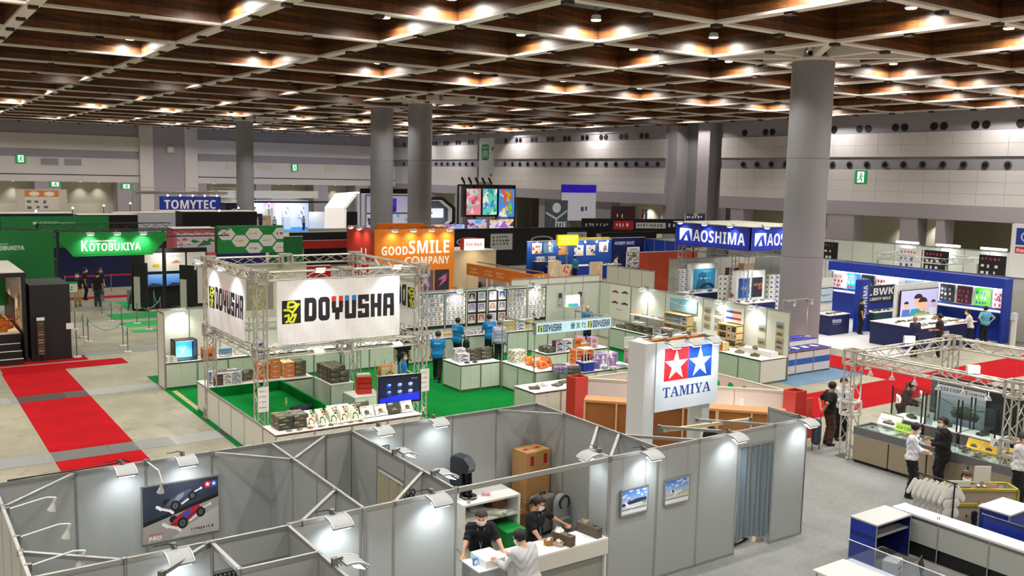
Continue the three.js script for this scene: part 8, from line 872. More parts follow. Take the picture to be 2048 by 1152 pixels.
// ---------- green booth, black booth, queue ropes and red carpet on the left ----------
carpet('wide red carpet crossing the left floor', 3.25, -34.9, 5.2, -16.2, M.redCarpet, 'red_carpet'); carpet('narrow red carpet leading to the white corner wall', 3.3, -36.0, 7.3, -34.9, M.redCarpet, 'red_carpet'); carpet('red carpet under the black booth front', -6, -37.2, 6.2, -36.2, M.redCarpet, 'red_carpet'); carpet('distant red carpet strip behind the three men', 7, -54.2, 14, -53.2, M.redCarpet, 'red_carpet');
for (const [i, [x0, z0, x1, z1]] of [[8.9, -42.0, 11, -41.3], [8.9, -44.4, 12, -42.9], [8.9, -47.2, 12.5, -45.3], [10.2, -51.5, 14.4, -48.2]].entries()) carpet(`green mat of the queue lane, ${ORD[i]} from the front`, x0, z0, x1, z1, mat(0x1fa24c, 0.9), 'green_mat');
{
  const gm = mat(0x2a8a48, 0.7), posts = [[5.92, -36.9], [7.74, -37.05], [7.85, -38.4], [6.85, -39.95], [6.87, -41.1], [6.91, -43.3], [9.66, -41.9], [8.76, -43], [8.71, -44.9], [9.58, -43.8], [10.9, -45], [8.7, -47], [11.2, -47.5]];
  const p0 = thing('stanchion', '', 'stanchion', [0, -60, 0]); mesh('pole', cy([0, 0.02, 0], [0, 0.95, 0], 0.022, 0.022, 10), M.steel, p0); mesh('base', cy([0, 0, 0], [0, 0.03, 0], 0.18, 0.15, 20), M.offWhite, p0); mesh('knob', new THREE.SphereGeometry(0.035, 10, 8).translate(0, 0.97, 0), M.chrome, p0);
  posts.forEach(([x, z], i) => dup(p0, [x, 0.006, z], 0, i ? `silver rope post of the queue lane, ${ORD[i] ?? i} from the black booth` : 'silver rope post standing on the red carpet by the black booth', 'queue rope posts')); scene.remove(p0);
  [[2, 3], [3, 4], [4, 5], [1, 2], [6, 7], [7, 8], [9, 10], [8, 11], [10, 12]].forEach(([a, b], i) => { const [x0, z0] = posts[a], [x1, z1] = posts[b], q = []; for (let k = 0; k <= 10; k++) { const u = k / 10; q.push([(x1 - x0) * u, 0.92 - 1.6 * u * (1 - u) * 0.9, (z1 - z0) * u]); } const o = thing('queue_rope', `sagging pale green rope of the queue lane, ${ORD[i]} from the front`, 'rope', [x0, 0.006, z0]); mesh('rope', new B().tube(q, 0.014, 5), mat(0x6ab088, 0.6), o); });
  const kw = (g, x, y, s, c = '#f2f2ee') => { words(g, 'K', x, y, 62 * s, c, 'bold sans-serif', 30 * s); words(g, 'OTOBUKIYA', x + 32 * s, y, 46 * s, c, 'bold sans-serif', 206 * s); g.fillStyle = c; g.fillRect(x + 36 * s, y - 44 * s, 104 * s, 5 * s); };
  // hexagonal green sign on a black lattice
  const sg = art(400, 104, (g, w, h) => { cover(g, '#13a045', w, h); kw(g, 40, 86, 1.28); }), s = new THREE.Shape([[-2.25, 0.72], [-1.7, 0], [1.6, 0], [2.25, 0.72], [2.2, 1.05], [-2.2, 1.05]].map(([a, b]) => new THREE.Vector2(a, b)));
  const t = thing('green_sign', 'green angular sign with white lettering on a black lattice', 'sign', [8.75, 3.12, -44]); mesh('panel', new THREE.ExtrudeGeometry(s, { depth: 0.08, bevelEnabled: false }), M.green, t); print('lettering', sg, 3.3, 0.86, t, M4(-0.1, 0.08, 0.086)); const fr = [[-2.3, 0], [2.1, 0], [-2.3, -6], [2.1, -6]]; for (const [x, z] of fr) mesh('post', bx(x - 0.05, -3.11, z - 0.05, x + 0.05, 1.1, z + 0.05), M.black, t); for (const [a, b] of [[[-7, 0], [-2.4, 0]], [[-2.3, -0.2], [-7, -9]], [[-2.3, -6], [4, -6]], [[-2.3, 0], [5.2, -0.01]], [[-4.6, -0.2], [-9, -9]]]) truss(t, 'beam', [a[0], 0.95, a[1] - 0.15], [b[0], 0.95, b[1] - 0.15], 0.3, M.black, { merge: 1, step: 0.5 }); for (let i = 0; i < 3; i++) { const x = 7.7 + i * 1.1; floodLamp(`white floodlight on the green angular sign, ${ORD[i]} from the left`, [x, 4.15, -43.9], 0, 10, WARM); }
  for (const [l, x, z, w, h, y] of [['green banner with small white lettering left of the lattice tower', 4.3, -42, 3.4, 3.0, 1.4], ['green rear banner behind the black lattice', 7.6, -52, 5, 1.6, 2.9]]) { const r = art(120, 100, (g, w_, h_) => { cover(g, '#0f7a36', w_, h_); kw(g, 34, 26, 0.2); }); const o = board('green_banner', l, 'banner', [x, y, z], 0, w, h, 0.04, r, { mat: M.green }); mesh('post', bx(-w / 2, -y, -0.06, -w / 2 + 0.06, 0, -0.0), M.black, o); }
  { const o = thing('silver_panel', 'green and silver curved pillar at the left edge', 'pillar', [1.7, 0, -41]); mesh('pillar', cy([0, 0, 0], [0, 3.6, 0], 0.35, 0.35, 20), mat(0x4ac87a, 0.3, { metalness: 0.4 }), o); mesh('band', cy([0, 1.2, 0], [0, 2.4, 0], 0.36, 0.36, 20), M.offWhite, o); }
  // black booth with the lit showcase
  const blk = thing('black_booth_block', 'tall plain black block beside the lit showcase', 'booth', [4.4, 0, -36.7]); mesh('block', bx(0, 0, -2.2, 1.32, 2.75, 0), M.black, blk); mesh('edge', bx(0, 2.75, -2.2, 1.33, 2.77, 0.01), M.dark, blk); mesh('label_card', bx(1.16, 1.1, 0.0, 1.4, 1.32, 0.02), M.offWhite, blk);
  const ac = art(150, 110, (g, w, h) => { skyline(g, w, h, '#ece8e4', '#b8a488'); words(g, 'ARMORED', 50, 24, 16, '#b8b4ae', 'regular serif', 80); words(g, 'CORE', 90, 42, 16, '#b8b4ae', 'regular serif', 44); g.fillStyle = '#2a1c16'; g.fillRect(0, 62, w * 0.6, 48); for (let i = 0; i < 12; i++) stroke(g, [[rr(96, 140), rr(40, 100)], [rr(96, 140), rr(40, 110)]], '#5a4636', 3); }); const sc = thing('lit_showcase', 'lit showcase with pale backdrop in the black booth', 'showcase', [4.25, 0, -36.8]); mesh('back_wall', bx(-0.05, 0.0, -6, 0.05, 3.1, 0), M.black, sc); mesh('roof', bx(-2.6, 3.05, -6, 0.1, 3.2, -0.2), M.black, sc); mesh('roof_trim', bx(-2.6, 3.2, -6, 0.05, 3.23, -0.3), M.offWhite, sc); print('backdrop', ac, 5.2, 2.0, sc, M4(-0.06, 1.1, -2.9, 0, -PI / 2)); mesh('plinth', bx(-1.6, 0, -5.2, -0.1, 0.95, -0.5), M.black, sc); mesh('case_floor', bx(-1.5, 0.95, -5.1, -0.12, 0.98, -0.6), M.offWhite, sc); mesh('glass', new B().box(-1.5, 0.98, -0.62, -0.12, 1.7, -0.61).box(-1.5, 0.98, -5.1, -1.49, 1.7, -0.6), new THREE.MeshPhysicalMaterial({ color: 0xf0ece2, transmission: 1, roughness: 0.03, thickness: 0 }), sc); spot([3.4, 2.9, -38.5], [3.6, 1, -38.6], 22, 0.8, new THREE.Color(1, 0.75, 0.45), 3); spot([3.4, 2.9, -40.8], [3.6, 1, -40.9], 22, 0.8, new THREE.Color(1, 0.75, 0.45), 3); for (let i = 0; i < 6; i++) miniature(`copper coloured model in the lit showcase, ${ORD[i]} from the front`, 'models in the lit showcase', 'tank', [3.5 + (i % 2) * 0.3, 0.985, -37.9 - i * 0.6], i, 3, mat(0xc8864a, 0.4, { metalness: 0.5 })); const stp = thing('black_steps', 'black steps with white edges in front of the showcase', 'steps', [2.2, 0, -36.4]); for (let i = 0; i < 3; i++) { mesh('step', bx(-3, 0, -0.3 - i * 0.35, 1.9, 0.22 * (i + 1), -i * 0.35), M.black, stp); mesh('edge_strip', bx(-3, 0.22 * (i + 1) - 0.03, -i * 0.35, 1.9, 0.22 * (i + 1), -i * 0.35 + 0.01), M.offWhite, stp); }
  const rackArt = art(30, 110, (g, w, h) => { cover(g, '#22201e', w, h); g.fillStyle = '#d8d8d4'; g.fillRect(0, 0, w, 10); for (let i = 0; i < 12; i++) { g.fillStyle = pick(['#6a5030', '#8a6a3a', '#4a3a28']); g.fillRect(5, 16 + i * 8, 20, 5); } }); { const o = board('leaflet_rack', 'narrow black leaflet rack standing against the black block', 'rack', [4.68, 0.3, -36.35], 0, 0.26, 1.35, 0.12, rackArt, { mat: M.black }); for (const x of [-0.1, 0.1]) mesh('leg', cy([x, -0.29, -0.06], [x, 0, -0.06], 0.012, 0.012, 6), M.dark, o); }
  // display panels right of the queue
  const k1 = poster('#e6e4dc', (g) => { disc(g, 36, 56, 12, '#d8c02a', 8); fakeText(g, 8, 18, 46, 6, '#ccc'); }), k2 = poster('#e6e4dc', (g) => { poly(g, [[16, 46], [34, 32], [52, 46]], '#c88a5a'); fakeText(g, 10, 12, 44, 6, '#999'); }), k3 = poster('#eae8e2', (g) => { stroke(g, [[24, 24], [32, 40], [40, 24]], '#667', 2); fakeText(g, 18, 48, 30, 7, '#777', 2); }), sk = poster('#6a9ad0', (g, w, h) => { skyline(g, w, h, '#7ab0e8', '#3a6ab8'); poly(g, [[0, h], [20, 56], [44, 62], [w, h]], '#22324a'); }), orr = poster('#e4e2da', (g) => { disc(g, 38, 34, 18, '#e08a2a', 14); disc(g, 46, 24, 8, '#8a9a2a', 6); });
  { const o = thing('black_display_wall', 'black display wall with three pale posters and two blue screens', 'wall', [10.9, 0, -48]); mesh('panel', bx(-0.6, 0, -0.1, 3.1, 3.05, 0), M.black, o); mesh('divider', bx(0.96, 0, 0, 1.02, 3, 0.03), M.dark, o); [k1, k2, k3].forEach((r, i) => print('poster', r, 0.94, 0.92, o, M4(0.5 + i * 1.03, 1.9, 0.006))); } for (let i = 0; i < 2; i++) { tv(`blue sky screen on the black display wall, ${['left', 'right'][i]} one`, [11.4 + i * 1.0, 1.15, -47.89], 0, 0.94, 0.62, sk, 0.8); } spot([11.9, 3.3, -47.2], [11.9, 2.2, -48], 9, 1.0, WARM, 3);
  for (const [i, [x, z]] of [[10.6, -47.6], [12.3, -45.6]].entries()) { const o = thing('folding_screen', `black upright panel with pale slanted edge near the screens, ${['left', 'right'][i]} one`, 'panel', [x, 0, z], -0.9); mesh('panel', bx(-0.4, 0, -0.08, 0.4, 2.4, 0), mat(0x1c1e22, 0.6), o); mesh('pale_leaf', bx(-0.36, 0.1, 0.002, 0.0, 1.7, 0.02), M.offWhite, o); } board('orange_poster_panel', 'black panel with pale poster of an orange figure shape', 'poster', [13.2, 0.6, -45.0], 0, 1.1, 1.75, 0.15, orr, { mat: M.black }); for (const [i, [x, z]] of [[10.2, -48.2], [13.0, -43.3]].entries()) { const o = thing('leaning_rack', `slim dark leaning leaflet rack in the queue lane, ${['left', 'right'][i]} one`, 'rack', [x, 0, z]); mesh('rail', cy([-0.12, 0, 0.2], [0.25, 1.45, -0.1], 0.03, 0.03, 6), M.dark, o); mesh('strut', cy([0.3, 0, -0.3], [0.25, 1.4, -0.1], 0.015, 0.015, 6), M.chrome, o); mesh('leaflets', bx(-0.1, 0.3, 0, 0.12, 1.0, 0.06), M.grey, o); }
  // honeycomb logo board
  const hx = art(300, 150, (g, w, h) => { cover(g, '#12863c', w, h); const H = (x, y, c) => { const p = []; for (let i = 0; i < 6; i++) p.push([x + 40 * Math.cos(i * PI / 3), y + 36 * Math.sin(i * PI / 3)]); poly(g, p, '#e4e2de'); fakeText(g, x - 20, y - 6, 42, 12, c); }; [[40, 44, '#a84a5a'], [102, 82, '#c88a5a'], [164, 44, '#c8a02a'], [226, 82, '#9aa'], [288, 44, '#4a2a24'], [164, 124, '#889'], [288, 124, '#889']].forEach((q) => H(...q)); }); { const o = board('honeycomb_board', 'green board with white hexagonal logo cells', 'sign', [18.2, 2.2, -53.5], 0, 3.95, 1.6, 0.5, hx, { mat: mat(0x0f5a2c, 0.6) }); for (const x of [-1.9, 1.9]) mesh('post', bx(x - 0.06, -2.2, -0.3, x + 0.06, 0, -0.2), M.black, o); }
  // people by the green booth
  for (const [l, x, z, a, c, p, h, hd] of [['masked man in black polo facing us near the green sign', 8.25, -50.6, -0.2, 0x1a1b1d, 0xb09a72, 1.72], ['man in black shirt seen from behind among the queue posts', 9.1, -50.1, 2.7, 0x151517, 0x3a3a3c, 1.78], ['man in dark shirt and jeans beside the queue posts', 9.6, -52.2, 0.6, 0x1c1c20, 0x46607c, 1.75], ['person in black partly hidden behind the black block', 6.9, -47.2, 1.2, 0x151517, 0x151517, 1.7], ['person leaning in white cap behind the three men', 9.0, -53.0, 1.4, 0x161618, 0x1a1a1c, 1.7]]) person(l, [x, 0.006, z], a, { shirt: c, pants: p, h, cell: 0.03, badge: a === -0.2 }); board('held_sign', 'small white placard with green top held up near the green sign', 'placard', [7.6, 1.0, -48.5], 0, 0.62, 0.5, 0.02, poster('#e8ece4', (g, w) => { g.fillStyle = '#3aa04a'; g.fillRect(0, 0, w, 16); fakeText(g, 8, 34, 48, 12, '#333', 2); })).add((() => { const o = new THREE.Mesh(cy([0, -1.0, 0], [0, 0, 0], 0.014, 0.014, 6).geo(), M.steel); o.name = 'stick'; return o; })());
  for (const [i, [x, w, c]] of [[7.2, 2.2, M.dark], [11.5, 6, M.navy]].entries()) slab('dark_back_wall', `dark wall behind the three men, ${['left', 'right'][i]} part`, 'wall', [x, 0, -60 + i * 2], 0, w, 2.7, 0.2, c); for (let i = 0; i < 3; i++) { const o = thing('trunk', `grey transport trunk against the dark wall, ${ORD[i]} from the left`, 'trunk', [7.6 + i * 0.85, 0, -58.4]); mesh('body', bx(-0.36, 0.05, -0.5, 0.36, 1.7, 0), mat(0x4a5058, 0.5), o); mesh('handle', bx(-0.15, 1.7, -0.3, 0.15, 1.76, -0.26), M.alu, o); } { const o = thing('barrier_tape', 'red belt barrier in front of the dark wall', 'barrier', [8.5, 0, -56]); mesh('belt', bx(0, 0.9, -0.01, 4.5, 0.98, 0.01), M.red, o); for (const x of [0, 2.4, 4.5]) mesh('post', cy([x, 0, 0], [x, 1, 0], 0.03, 0.03, 8), M.steel, o); }
  { const o = thing('yellow_box', 'small white and orange parcel box on the red carpet edge', 'box', [3.35, 0.006, -16.5], 0.15), r = poster('#d98a1e', (g) => fakeText(g, 10, 20, 44, 12, '#f4e8d0', 3)); mesh('box', bx(-0.25, 0, -0.35, 0.25, 0.95, 0.35), M.white, o); print('orange_side', r, 0.7, 0.95, o, M4(-0.254, 0, 0, 0, -PI / 2)); }
}
// ---------- far end of the hall ----------
{
  const far = (l, x, z, w, h, c, r, o = {}) => { const t = slab('far_stall', l, 'booth', [x, o.y ?? 0, z], 0, w, h, o.d ?? 2, mat(c, 0.6), o.cap ?? M.offWhite); if (o.y) for (const s of [-1, 1]) mesh('post', bx(s * w / 2 - 0.08, -o.y, -0.2, s * w / 2 + 0.08, 0, -0.05), M.alu, t); if (r) print('front_print', r, o.pw ?? w * 0.9, o.ph ?? h * 0.7, t, M4(o.px ?? 0, o.py ?? h * 0.15, 0.01), o.lit); return t; };
  const tm = art(260, 70, (g, w, h) => { cover(g, '#16369a', w, h); words(g, 'TOMYTEC', 16, 56, 56, '#f8e8da', 'bold sans-serif', 226); }); { const o = thing('blue_hanging_sign', 'large blue sign with cream lettering at the far end', 'sign', [26.2, 2.8, -95]); mesh('panel', bx(-3, 0, -0.15, 3, 1.55, 0), M.blue, o); print('lettering', tm, 5.9, 1.5, o, M4(0, 0.02, 0.01), 0.3); for (const x of [-5.2, 4.9]) truss(o, 'tower', [x, -2.79, -0.4], [x, 2.2, -0.4], 0.4, M.alu, { merge: 1 }); truss(o, 'beam', [-5.6, 2.2, -0.4], [5.3, 2.2, -0.4], 0.4, M.alu, { merge: 1 }); truss(o, 'beam', [-3.4, 1.8, -0.2], [3.3, 1.8, -0.2], 0.3, M.alu, { merge: 1 }); mesh('white_header', bx(-4.8, 1.7, -2.5, 4.5, 2.0, -2.4), M.offWhite, o); } for (let i = 0; i < 5; i++) { const o = thing('small_spot', `small white spot over the far blue sign, ${ORD[i]} from the left`, 'spotlight', [23.8 + i * 1.2, 4.45, -94.3]); mesh('bulb', new THREE.SphereGeometry(0.09, 8, 6), glow(0xffe8c8, 16), o); mesh('arm', cy([0, 0.06, 0], [0, 0.15, -0.7], 0.02, 0.02, 5), M.alu, o); }
  const names = ['navy stall with round white emblem at the far left', 'black stall row at the far left', 'white long stall with small spots at the far left', 'cream stall with sign writing behind the green sign', 'black stall block left of the far blue sign', 'navy stall behind the black block', 'long cream stall with warm lamps before the far column', 'navy cube stall with round emblem right of the far column'];
  const em = poster('#141c48', (g) => { disc(g, 32, 40, 22, '#e4e6ee'); disc(g, 32, 40, 17, '#141c48'); stroke(g, [[24, 40], [38, 34], [40, 50]], '#e4e6ee', 6); }), wr = poster('#f0dcd0', (g) => fakeText(g, 4, 30, 58, 20, '#2a2a44')), wm = poster('#e8d4b0', blotch(['#c86a4a', '#f4ecd8', '#a88a5a', '#d8c8a8'], 20));
  [[8.5, -68, 5, 3.9, 0x141c48, em, 1.3, 1.3], [14, -72, 4, 3.6, 0x101014], [18.5, -75, 7, 3.6, 0xc8ccd4], [21.5, -78, 5, 3.6, 0xe8d4c8, wr, 4.4, 1.2], [21.5, -70, 5.6, 3.9, 0x0c0c0e], [26.5, -77, 1.4, 3.4, 0x141c60, wm, 0.7, 1.6], [27, -84, 7, 2.9, 0xd8c8a8, wm, 6, 0.9], [30.6, -95, 1.8, 3.7, 0x141a40, em, 1.4, 1.5]].forEach(([x, z, w, h, c, r, pw, ph], i) => far(names[i], x, z, w, h, c, r, { pw, ph, py: h - (ph ?? 0) - 0.25 })); for (let i = 0; i < 8; i++) { const x = 9 + i * 3.1, z = -70 - (i % 4) * 5; const o = thing('bulb_lamp', `small bright lamp above the far left stalls, ${ORD[i]} from the left`, 'lamp', [x, 4.0, z]); mesh('bulb', new THREE.SphereGeometry(0.07, 8, 6), glow(0xfff4e4, 16), o); mesh('pole', cy([0, -4, -0.1], [0, 0, -0.1], 0.03, 0.03, 6), M.dark, o); }
  far('small stall with orange lamps on its header at the far left', 14.5, -108, 4.8, 4.6, 0xd8d0c4, poster('#e8e0d8', (g, w) => { g.fillStyle = '#e08a4a'; g.fillRect(0, 0, w, 26); disc(g, 18, 14, 10, '#fff4e0'); disc(g, 46, 14, 10, '#fff4e0'); fakeText(g, 4, 40, 56, 14, '#667', 2); }), { pw: 3.2, ph: 2, py: 2.5, d: 0.3 }); far('low stall with pink and red stripes before the honeycomb board', 18.5, -66, 3, 2.9, 0xe06a7a, poster('#e8d8d8', blotch(['#e04a6a', '#f4f4f4', '#3a8a5a'], 14)), { pw: 2.6, ph: 1.4, py: 1.2 });
  // pale blue exhibition room
  { const o = thing('blue_room', 'bright exhibition room with white walls and light blue carpet', 'booth', [40.5, 0, -104]); mesh('carpet', bx(-5.6, 0.002, -9, 5.5, 0.02, 0), mat(0x2f86dc, 0.8), o); mesh('back_wall', bx(-5.6, 0, -9.1, 5.5, 3.4, -9), mat(0xdce4f6, 0.6), o); mesh('side_wall', bx(-5.7, 0, -9, -5.6, 3.5, 0), mat(0xe4e4ea, 0.6), o); mesh('header', bx(-6, 3.4, -0.2, 5.5, 3.62, 0), M.black, o); mesh('upper_row', bx(-6, 3.7, -9.6, 7, 4.6, -9.4), M.offWhite, o); mesh('pink_panel', bx(-0.4, 0, -8.95, 1.0, 3.2, -8.9), mat(0xd8b4dc, 0.6), o); mesh('front_block', bx(-4.6, 0, -3, -1.6, 2.6, -2.4), M.white, o); mesh('case', bx(0.6, 0, -5.5, 1.5, 1.5, -4.8), M.white, o); mesh('case', bx(3.2, 0, -3.5, 5.4, 2.2, -3.2), M.white, o); const r = poster('#e2e8f4', blotch(['#3a4a6a', '#c8a0c0', '#88a0c8'], 8)); for (let i = 0; i < 5; i++) print('wall_print', r, 0.9, 1.4, o, M4(-3.9 + i * 2.1, 1.2, -8.88)); for (let i = 0; i < 5; i++) spot([36.5 + i * 2, 3.3, -110.5], [36.5 + i * 2, 1.2, -113], 22, 1.0, COOL, 3); for (const x of [37, 40.5, 44]) spot([x, 3.35, -106], [x, 0, -107.5], 22, 1.2, COOL, 6); }
  for (const [i, [x, z, c]] of [[38.6, -105.2, 0xe8e4e2], [38.0, -106, 0x1c1c30], [42.7, -106.5, 0x8a8a7a]].entries()) person(['person in white top in the blue carpet room', 'person in dark clothes in the blue carpet room', 'person in grey jacket in the blue carpet room'][i], [x, 0.025, z], i, { shirt: c, pants: 0x1a2240, cell: 0.045, h: 1.72 });
  { const o = thing('white_arch', 'white angular lit arch at the far booth entrance', 'arch', [45.3, 0, -101]); const q = [[0.9, 0], [0.2, 0.35], [0.25, 2.9], [1.6, 4.6], [4.2, 4.8]]; for (let i = 0; i < 4; i++) { const [x0, y0] = q[i], [x1, y1] = q[i + 1], b = new B(); b.quad([x0, y0, 0], [x0 + 0.3, y0, 0], [x1 + 0.3, y1 - 0.15, 0], [x1, y1, 0]); b.quad([x0, y0, 0], [x1, y1, 0], [x1 - 1.6, y1, -2], [x0 - 1.6, y0, -2]); b.quad([x0 + 0.3, y0, 0], [x0 + 0.3, y0, -2], [x1 + 0.3, y1 - 0.15, -2], [x1 + 0.3, y1 - 0.15, 0]); mesh('segment', b, glow(0xfdf4ea, 0.7), o); } mesh('inner_wall', bx(0.6, 0, -2.2, 9, 2.4, -2), M.black, o); }
  const st = art(300, 120, (g, w, h) => { skyline(g, w, h, '#cfc4ee', '#e8ecf6'); g.fillStyle = '#5a3ae0'; g.fillRect(60, 8, 70, 46); disc(g, 84, 44, 14, '#2a14a0'); disc(g, 108, 44, 14, '#2a14a0'); g.fillStyle = '#f6e2d8'; g.fillRect(44, 0, 70, 10); g.fillStyle = '#22222c'; g.fillRect(0, 56, w, 4); for (let i = 0; i < 40; i++) disc(g, rr(0, w), rr(64, h), rr(3, 9), pick(['#8ac0e0', '#f0f4fa', '#3a4a5a', '#a8c8d8'])); }); far('two storey white booth with violet lit upper room', 52, -99, 9.5, 4.6, 0xcfd0e0, st, { pw: 9, ph: 4.2, py: 0.2, lit: 0.5 }); far('black header with small lamps above the violet lit booth', 50.5, -98.5, 8, 0.6, 0x111114, null, { y: 4.7, d: 0.3 });
  const oc = thing('octagon_screen', 'black octagonal frame around a white lit display', 'screen', [44.2, 2.0, -78]); { const P = (r) => Array.from({ length: 8 }, (_, i) => new THREE.Vector2(r * Math.cos(i * PI / 4 + PI / 8), r * 0.72 * Math.sin(i * PI / 4 + PI / 8))); const s2 = new THREE.Shape(P(2.6)); s2.holes.push(new THREE.Path(P(2.1))); mesh('frame', new THREE.ExtrudeGeometry(s2, { depth: 0.6, bevelEnabled: false }).translate(0, 1.2, 0), M.black, oc); mesh('trim', (() => { const a = new THREE.Shape(P(2.15)); a.holes.push(new THREE.Path(P(2.05))); return new THREE.ExtrudeGeometry(a, { depth: 0.65, bevelEnabled: false }).translate(0, 1.2, 0); })(), M.white, oc); mesh('panel', bx(-2, -0.2, -0.3, 2, 2.6, -0.2), mat(0x8a98b0, 0.4), oc); print('display', poster('#e8eefa', (g) => { disc(g, 20, 40, 10, '#4a6ad0'); }), 2.2, 0.9, oc, M4(0.4, 0.9, -0.18), 1.2); mesh('leg', bx(-1.5, -2, -0.3, 1.5, -0.2, 0.3), M.black, oc); }
  // black booths with big coloured screens
  const im = (c, k) => poster(c, blotch(k, 22)); const scr = [[43.4, 3.6, 1.5, 2.3, im('#e88a9a', ['#d84a6a', '#f4d0d8', '#8ad8c8'])], [45.1, 3.6, 1.5, 2.3, im('#6ad0c0', ['#2a9a8a', '#f4f4e0', '#4a8ae0'])], [46.9, 3.4, 1.7, 2.5, im('#4a90e8', ['#f4f4f8', '#e85a2a', '#8ac83a', '#f0c02a'])], [43.8, 1.5, 2.0, 1.7, im('#c8c0f0', ['#e8a85a', '#8a3a6a', '#58b0e0'])], [46.4, 1.5, 2.6, 1.7, im('#e8e0e8', ['#f4c08a', '#fafafa', '#6a3a2a', '#b06ad8'])], [39.5, 1.8, 1.9, 1.0, im('#d8b0b0', ['#2a2a2c', '#8a2a2a', '#e8d8d0'])], [41.5, 1.8, 2.0, 1.0, im('#9ab0e8', ['#e8ecfa', '#2a3a9a', '#d84a4a'])]]; scr.forEach(([x, y, w, h, r], i) => tv(`big colourful picture screen in the black far booth, ${ORD[i]} counted from the upper left`, [x, y, -69], 0, w, h, r, 0.9));
  { const o = thing('screen_stall', 'black frame stall carrying the big colourful screens', 'booth', [44, 0, -69.3]); for (const x of [-6, -2, -0.3, 2, 4]) mesh('post', bx(x - 0.06, 0, -0.1, x + 0.06, 6.2, 0.02), M.black, o); mesh('beam', bx(-2, 6.1, -0.1, 4, 6.25, 0.1), M.black, o); mesh('back_panel', bx(-1.6, 3.4, -0.2, 4, 6.1, -0.12), M.midGrey, o); mesh('low_wall', bx(-6.5, 0, -0.3, 6, 1.4, -0.2), M.dark, o); } for (let i = 0; i < 5; i++) { const o = thing('black_projector', `black projector aimed upward on the far booth frame, ${ORD[i]} from the left`, 'projector', [42.6 + i * 0.7, 6.26, -69.3]); mesh('barrel', cy([0, 0.15, 0], [-0.28, 0.6, 0], 0.1, 0.1, 10), M.black, o); mesh('yoke', bx(-0.05, 0, -0.05, 0.05, 0.2, 0.05), M.black, o); }
  const lg = art(260, 70, (g, w, h) => { cover(g, '#0e0e10', w, h); for (const x of [50, 170]) { g.strokeStyle = '#c8c8c8'; g.lineWidth = 3; g.beginPath(); g.ellipse(x, 26, 18, 9, 0, 0, 7); g.stroke(); fakeText(g, x - 26, 44, 56, 7, '#b8b8b8'); } for (const x of [84, 214]) { g.fillStyle = '#c8c6c2'; g.fillRect(x, 8, 36, 40); fakeText(g, x + 4, 14, 30, 5, '#333', 3); } }); far('long black wall with small white emblems behind the orange booth', 42, -60, 16, 2.95, 0x0e0e10, lg, { d: 0.2, pw: 15, ph: 2.2, py: 0.6, cap: M.dark }); far('black wall block with white oval emblem right of the blue sign stalls', 52, -58, 6, 2.6, 0x0e0e10, poster('#0e0e10', (g) => { g.strokeStyle = '#ccc'; g.lineWidth = 4; g.beginPath(); g.ellipse(32, 40, 12, 7, 0, 0, 7); g.stroke(); }), { d: 0.2, pw: 1.6, ph: 1.6, py: 0.6, cap: M.dark });
  const gb = poster('#4a5054', (g, w, h) => { disc(g, 32, 18, 12, '#c8ccd0'); stroke(g, [[4, 30], [32, 44], [60, 26]], '#b8bcc0', 5); stroke(g, [[32, 44], [30, 76]], '#b8bcc0', 5); words(g, 'TIE', 34, 64, 18, '#e8e8e8'); }), db = poster('#3a2226', (g, w) => { fakeText(g, 14, 18, 34, 10, '#e8b0a0'); stroke(g, [[8, 50], [30, 42], [56, 56]], '#8a4a48', 4); }), ib = poster('#e4e4f0', (g, w) => { g.fillStyle = '#3a1ae8'; g.fillRect(0, 0, w, 18); fakeText(g, 6, 46, 20, 12, '#d8c04a'); fakeText(g, 36, 48, 22, 10, '#556'); }); for (const [l, x, z, w, h, y, r] of [['grey banner of a crossed figure shape in the far black booth', 50.3, -66, 2.5, 3.0, 2.0, gb], ['dark red brown banner in the far black booth', 55.6, -63, 2.8, 3.0, 1.6, db], ['white banner with glowing violet top in the far booth', 55.2, -69, 4.2, 3.4, 3.0, ib]]) { const o = board('far_banner', l, 'banner', [x, y, z], 0, w, h, 0.08, r, { mat: M.dark, lit: 0.25 }); mesh('post', bx(-w / 2, -y, -0.1, -w / 2 + 0.08, 0, -0.02), M.black, o); }
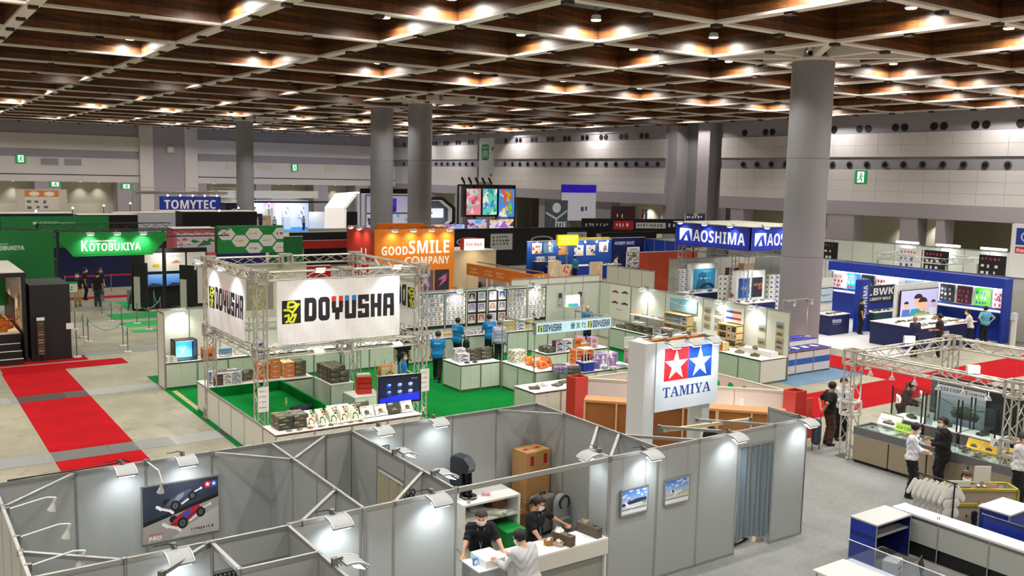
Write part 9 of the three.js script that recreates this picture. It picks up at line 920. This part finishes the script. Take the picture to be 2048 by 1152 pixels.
  for (let i = 0; i < 12; i++) { const x = 38.5 + i * 1.35, z = -64 - (i % 3), o = thing('glass_tower_case', `tall black lit figure case in the far booth, ${ORD[i]} from the left`, 'display case', [x, 0, z]); mesh('base', bx(-0.35, 0, -0.35, 0.35, 0.9, 0.35), M.black, o); mesh('lit_shelf', bx(-0.3, 0.9, -0.3, 0.3, 0.94, 0.3), mat(0xbcc4cc, 0.4), o); for (const [p, q] of [[-0.32, 0.32], [0.32, 0.32]]) mesh('post', bx(p - 0.02, 0.9, q - 0.02, p + 0.02, 2.1, q + 0.02), M.dark, o); mesh('head', bx(-0.35, 2.1, -0.35, 0.35, 2.2, 0.35), M.black, o); mesh('figure', cy([0, 0.94, 0], [0, 1.7, 0], 0.16, 0.06, 8), pick([M.grey, M.offWhite, M.navy, mat(0x6a7a8a, 0.5)]), o); mesh('lamp', bx(-0.1, 2.06, -0.1, 0.1, 2.1, 0.1), glow(0xf2f6ff, 12), o); if (i % 3 === 0) spot([x, 2.0, z + 0.2], [x, 0.9, z], 8, 0.8, COOL, 2); }
  const hd = art(240, 34, (g, w, h) => { cover(g, '#0f0f14', w, h); g.fillStyle = '#c8202c'; g.fillRect(70, 4, 46, 22); fakeText(g, 76, 10, 34, 9, '#fff'); g.fillStyle = '#d8d8dc'; g.fillRect(122, 8, 70, 14); fakeText(g, 126, 11, 62, 7, '#556'); fakeText(g, 198, 9, 40, 10, '#dde'); fakeText(g, 6, 10, 56, 8, '#bbc'); }); { const o = thing('black_fascia', 'long black fascia with a red label before the right wall', 'fascia', [50, 2.3, -62]); mesh('fascia', bx(0, 0, -0.1, 9.8, 1.3, 0), M.black, o); print('lettering', hd, 9.6, 1.2, o, M4(4.9, 0.05, 0.01)); for (const x of [0.1, 3.3, 6.5, 9.7]) mesh('post', bx(x - 0.05, -2.3, -0.1, x + 0.05, 0, 0), M.alu, o); o.rotation.y = -0.35; } octaWall('pale partition row before the right wall', [48.5, -55], [58, -55], 9, 2.3, { mat: M.panelWhite });
  for (const [i, [x, z, w, c]] of [[20.5, -62, 3.2, 0x141c70], [23.6, -62, 2.4, 0x0f6a34], [28.4, -66, 6, 0x0c0c0e], [28.8, -65.7, 5, 0xb01c14], [33, -70, 9, 0xd0cfc8]].entries()) far(['dark blue cloth wall behind the lattice frame', 'dark green cloth wall behind the lattice frame', 'black cloth wall left of the orange booth', 'red strip on the black cloth wall', 'pale long partition top left of the orange booth'][i], x, z, w, i === 3 ? 0.6 : 2.5, c, null, { d: 0.15, y: i === 3 ? 1.3 : 0 });
  octaWall('white partition row seen through the lattice frame', [13.5, -36.5], [18, -36.5], 4, 2.4, { mat: M.panelWhite }); far('red low stall wall seen through the lattice frame', 16.6, -41, 2.4, 2.6, 0xb8281c, null, { d: 0.2 });
}
renderer.render(scene, camera);
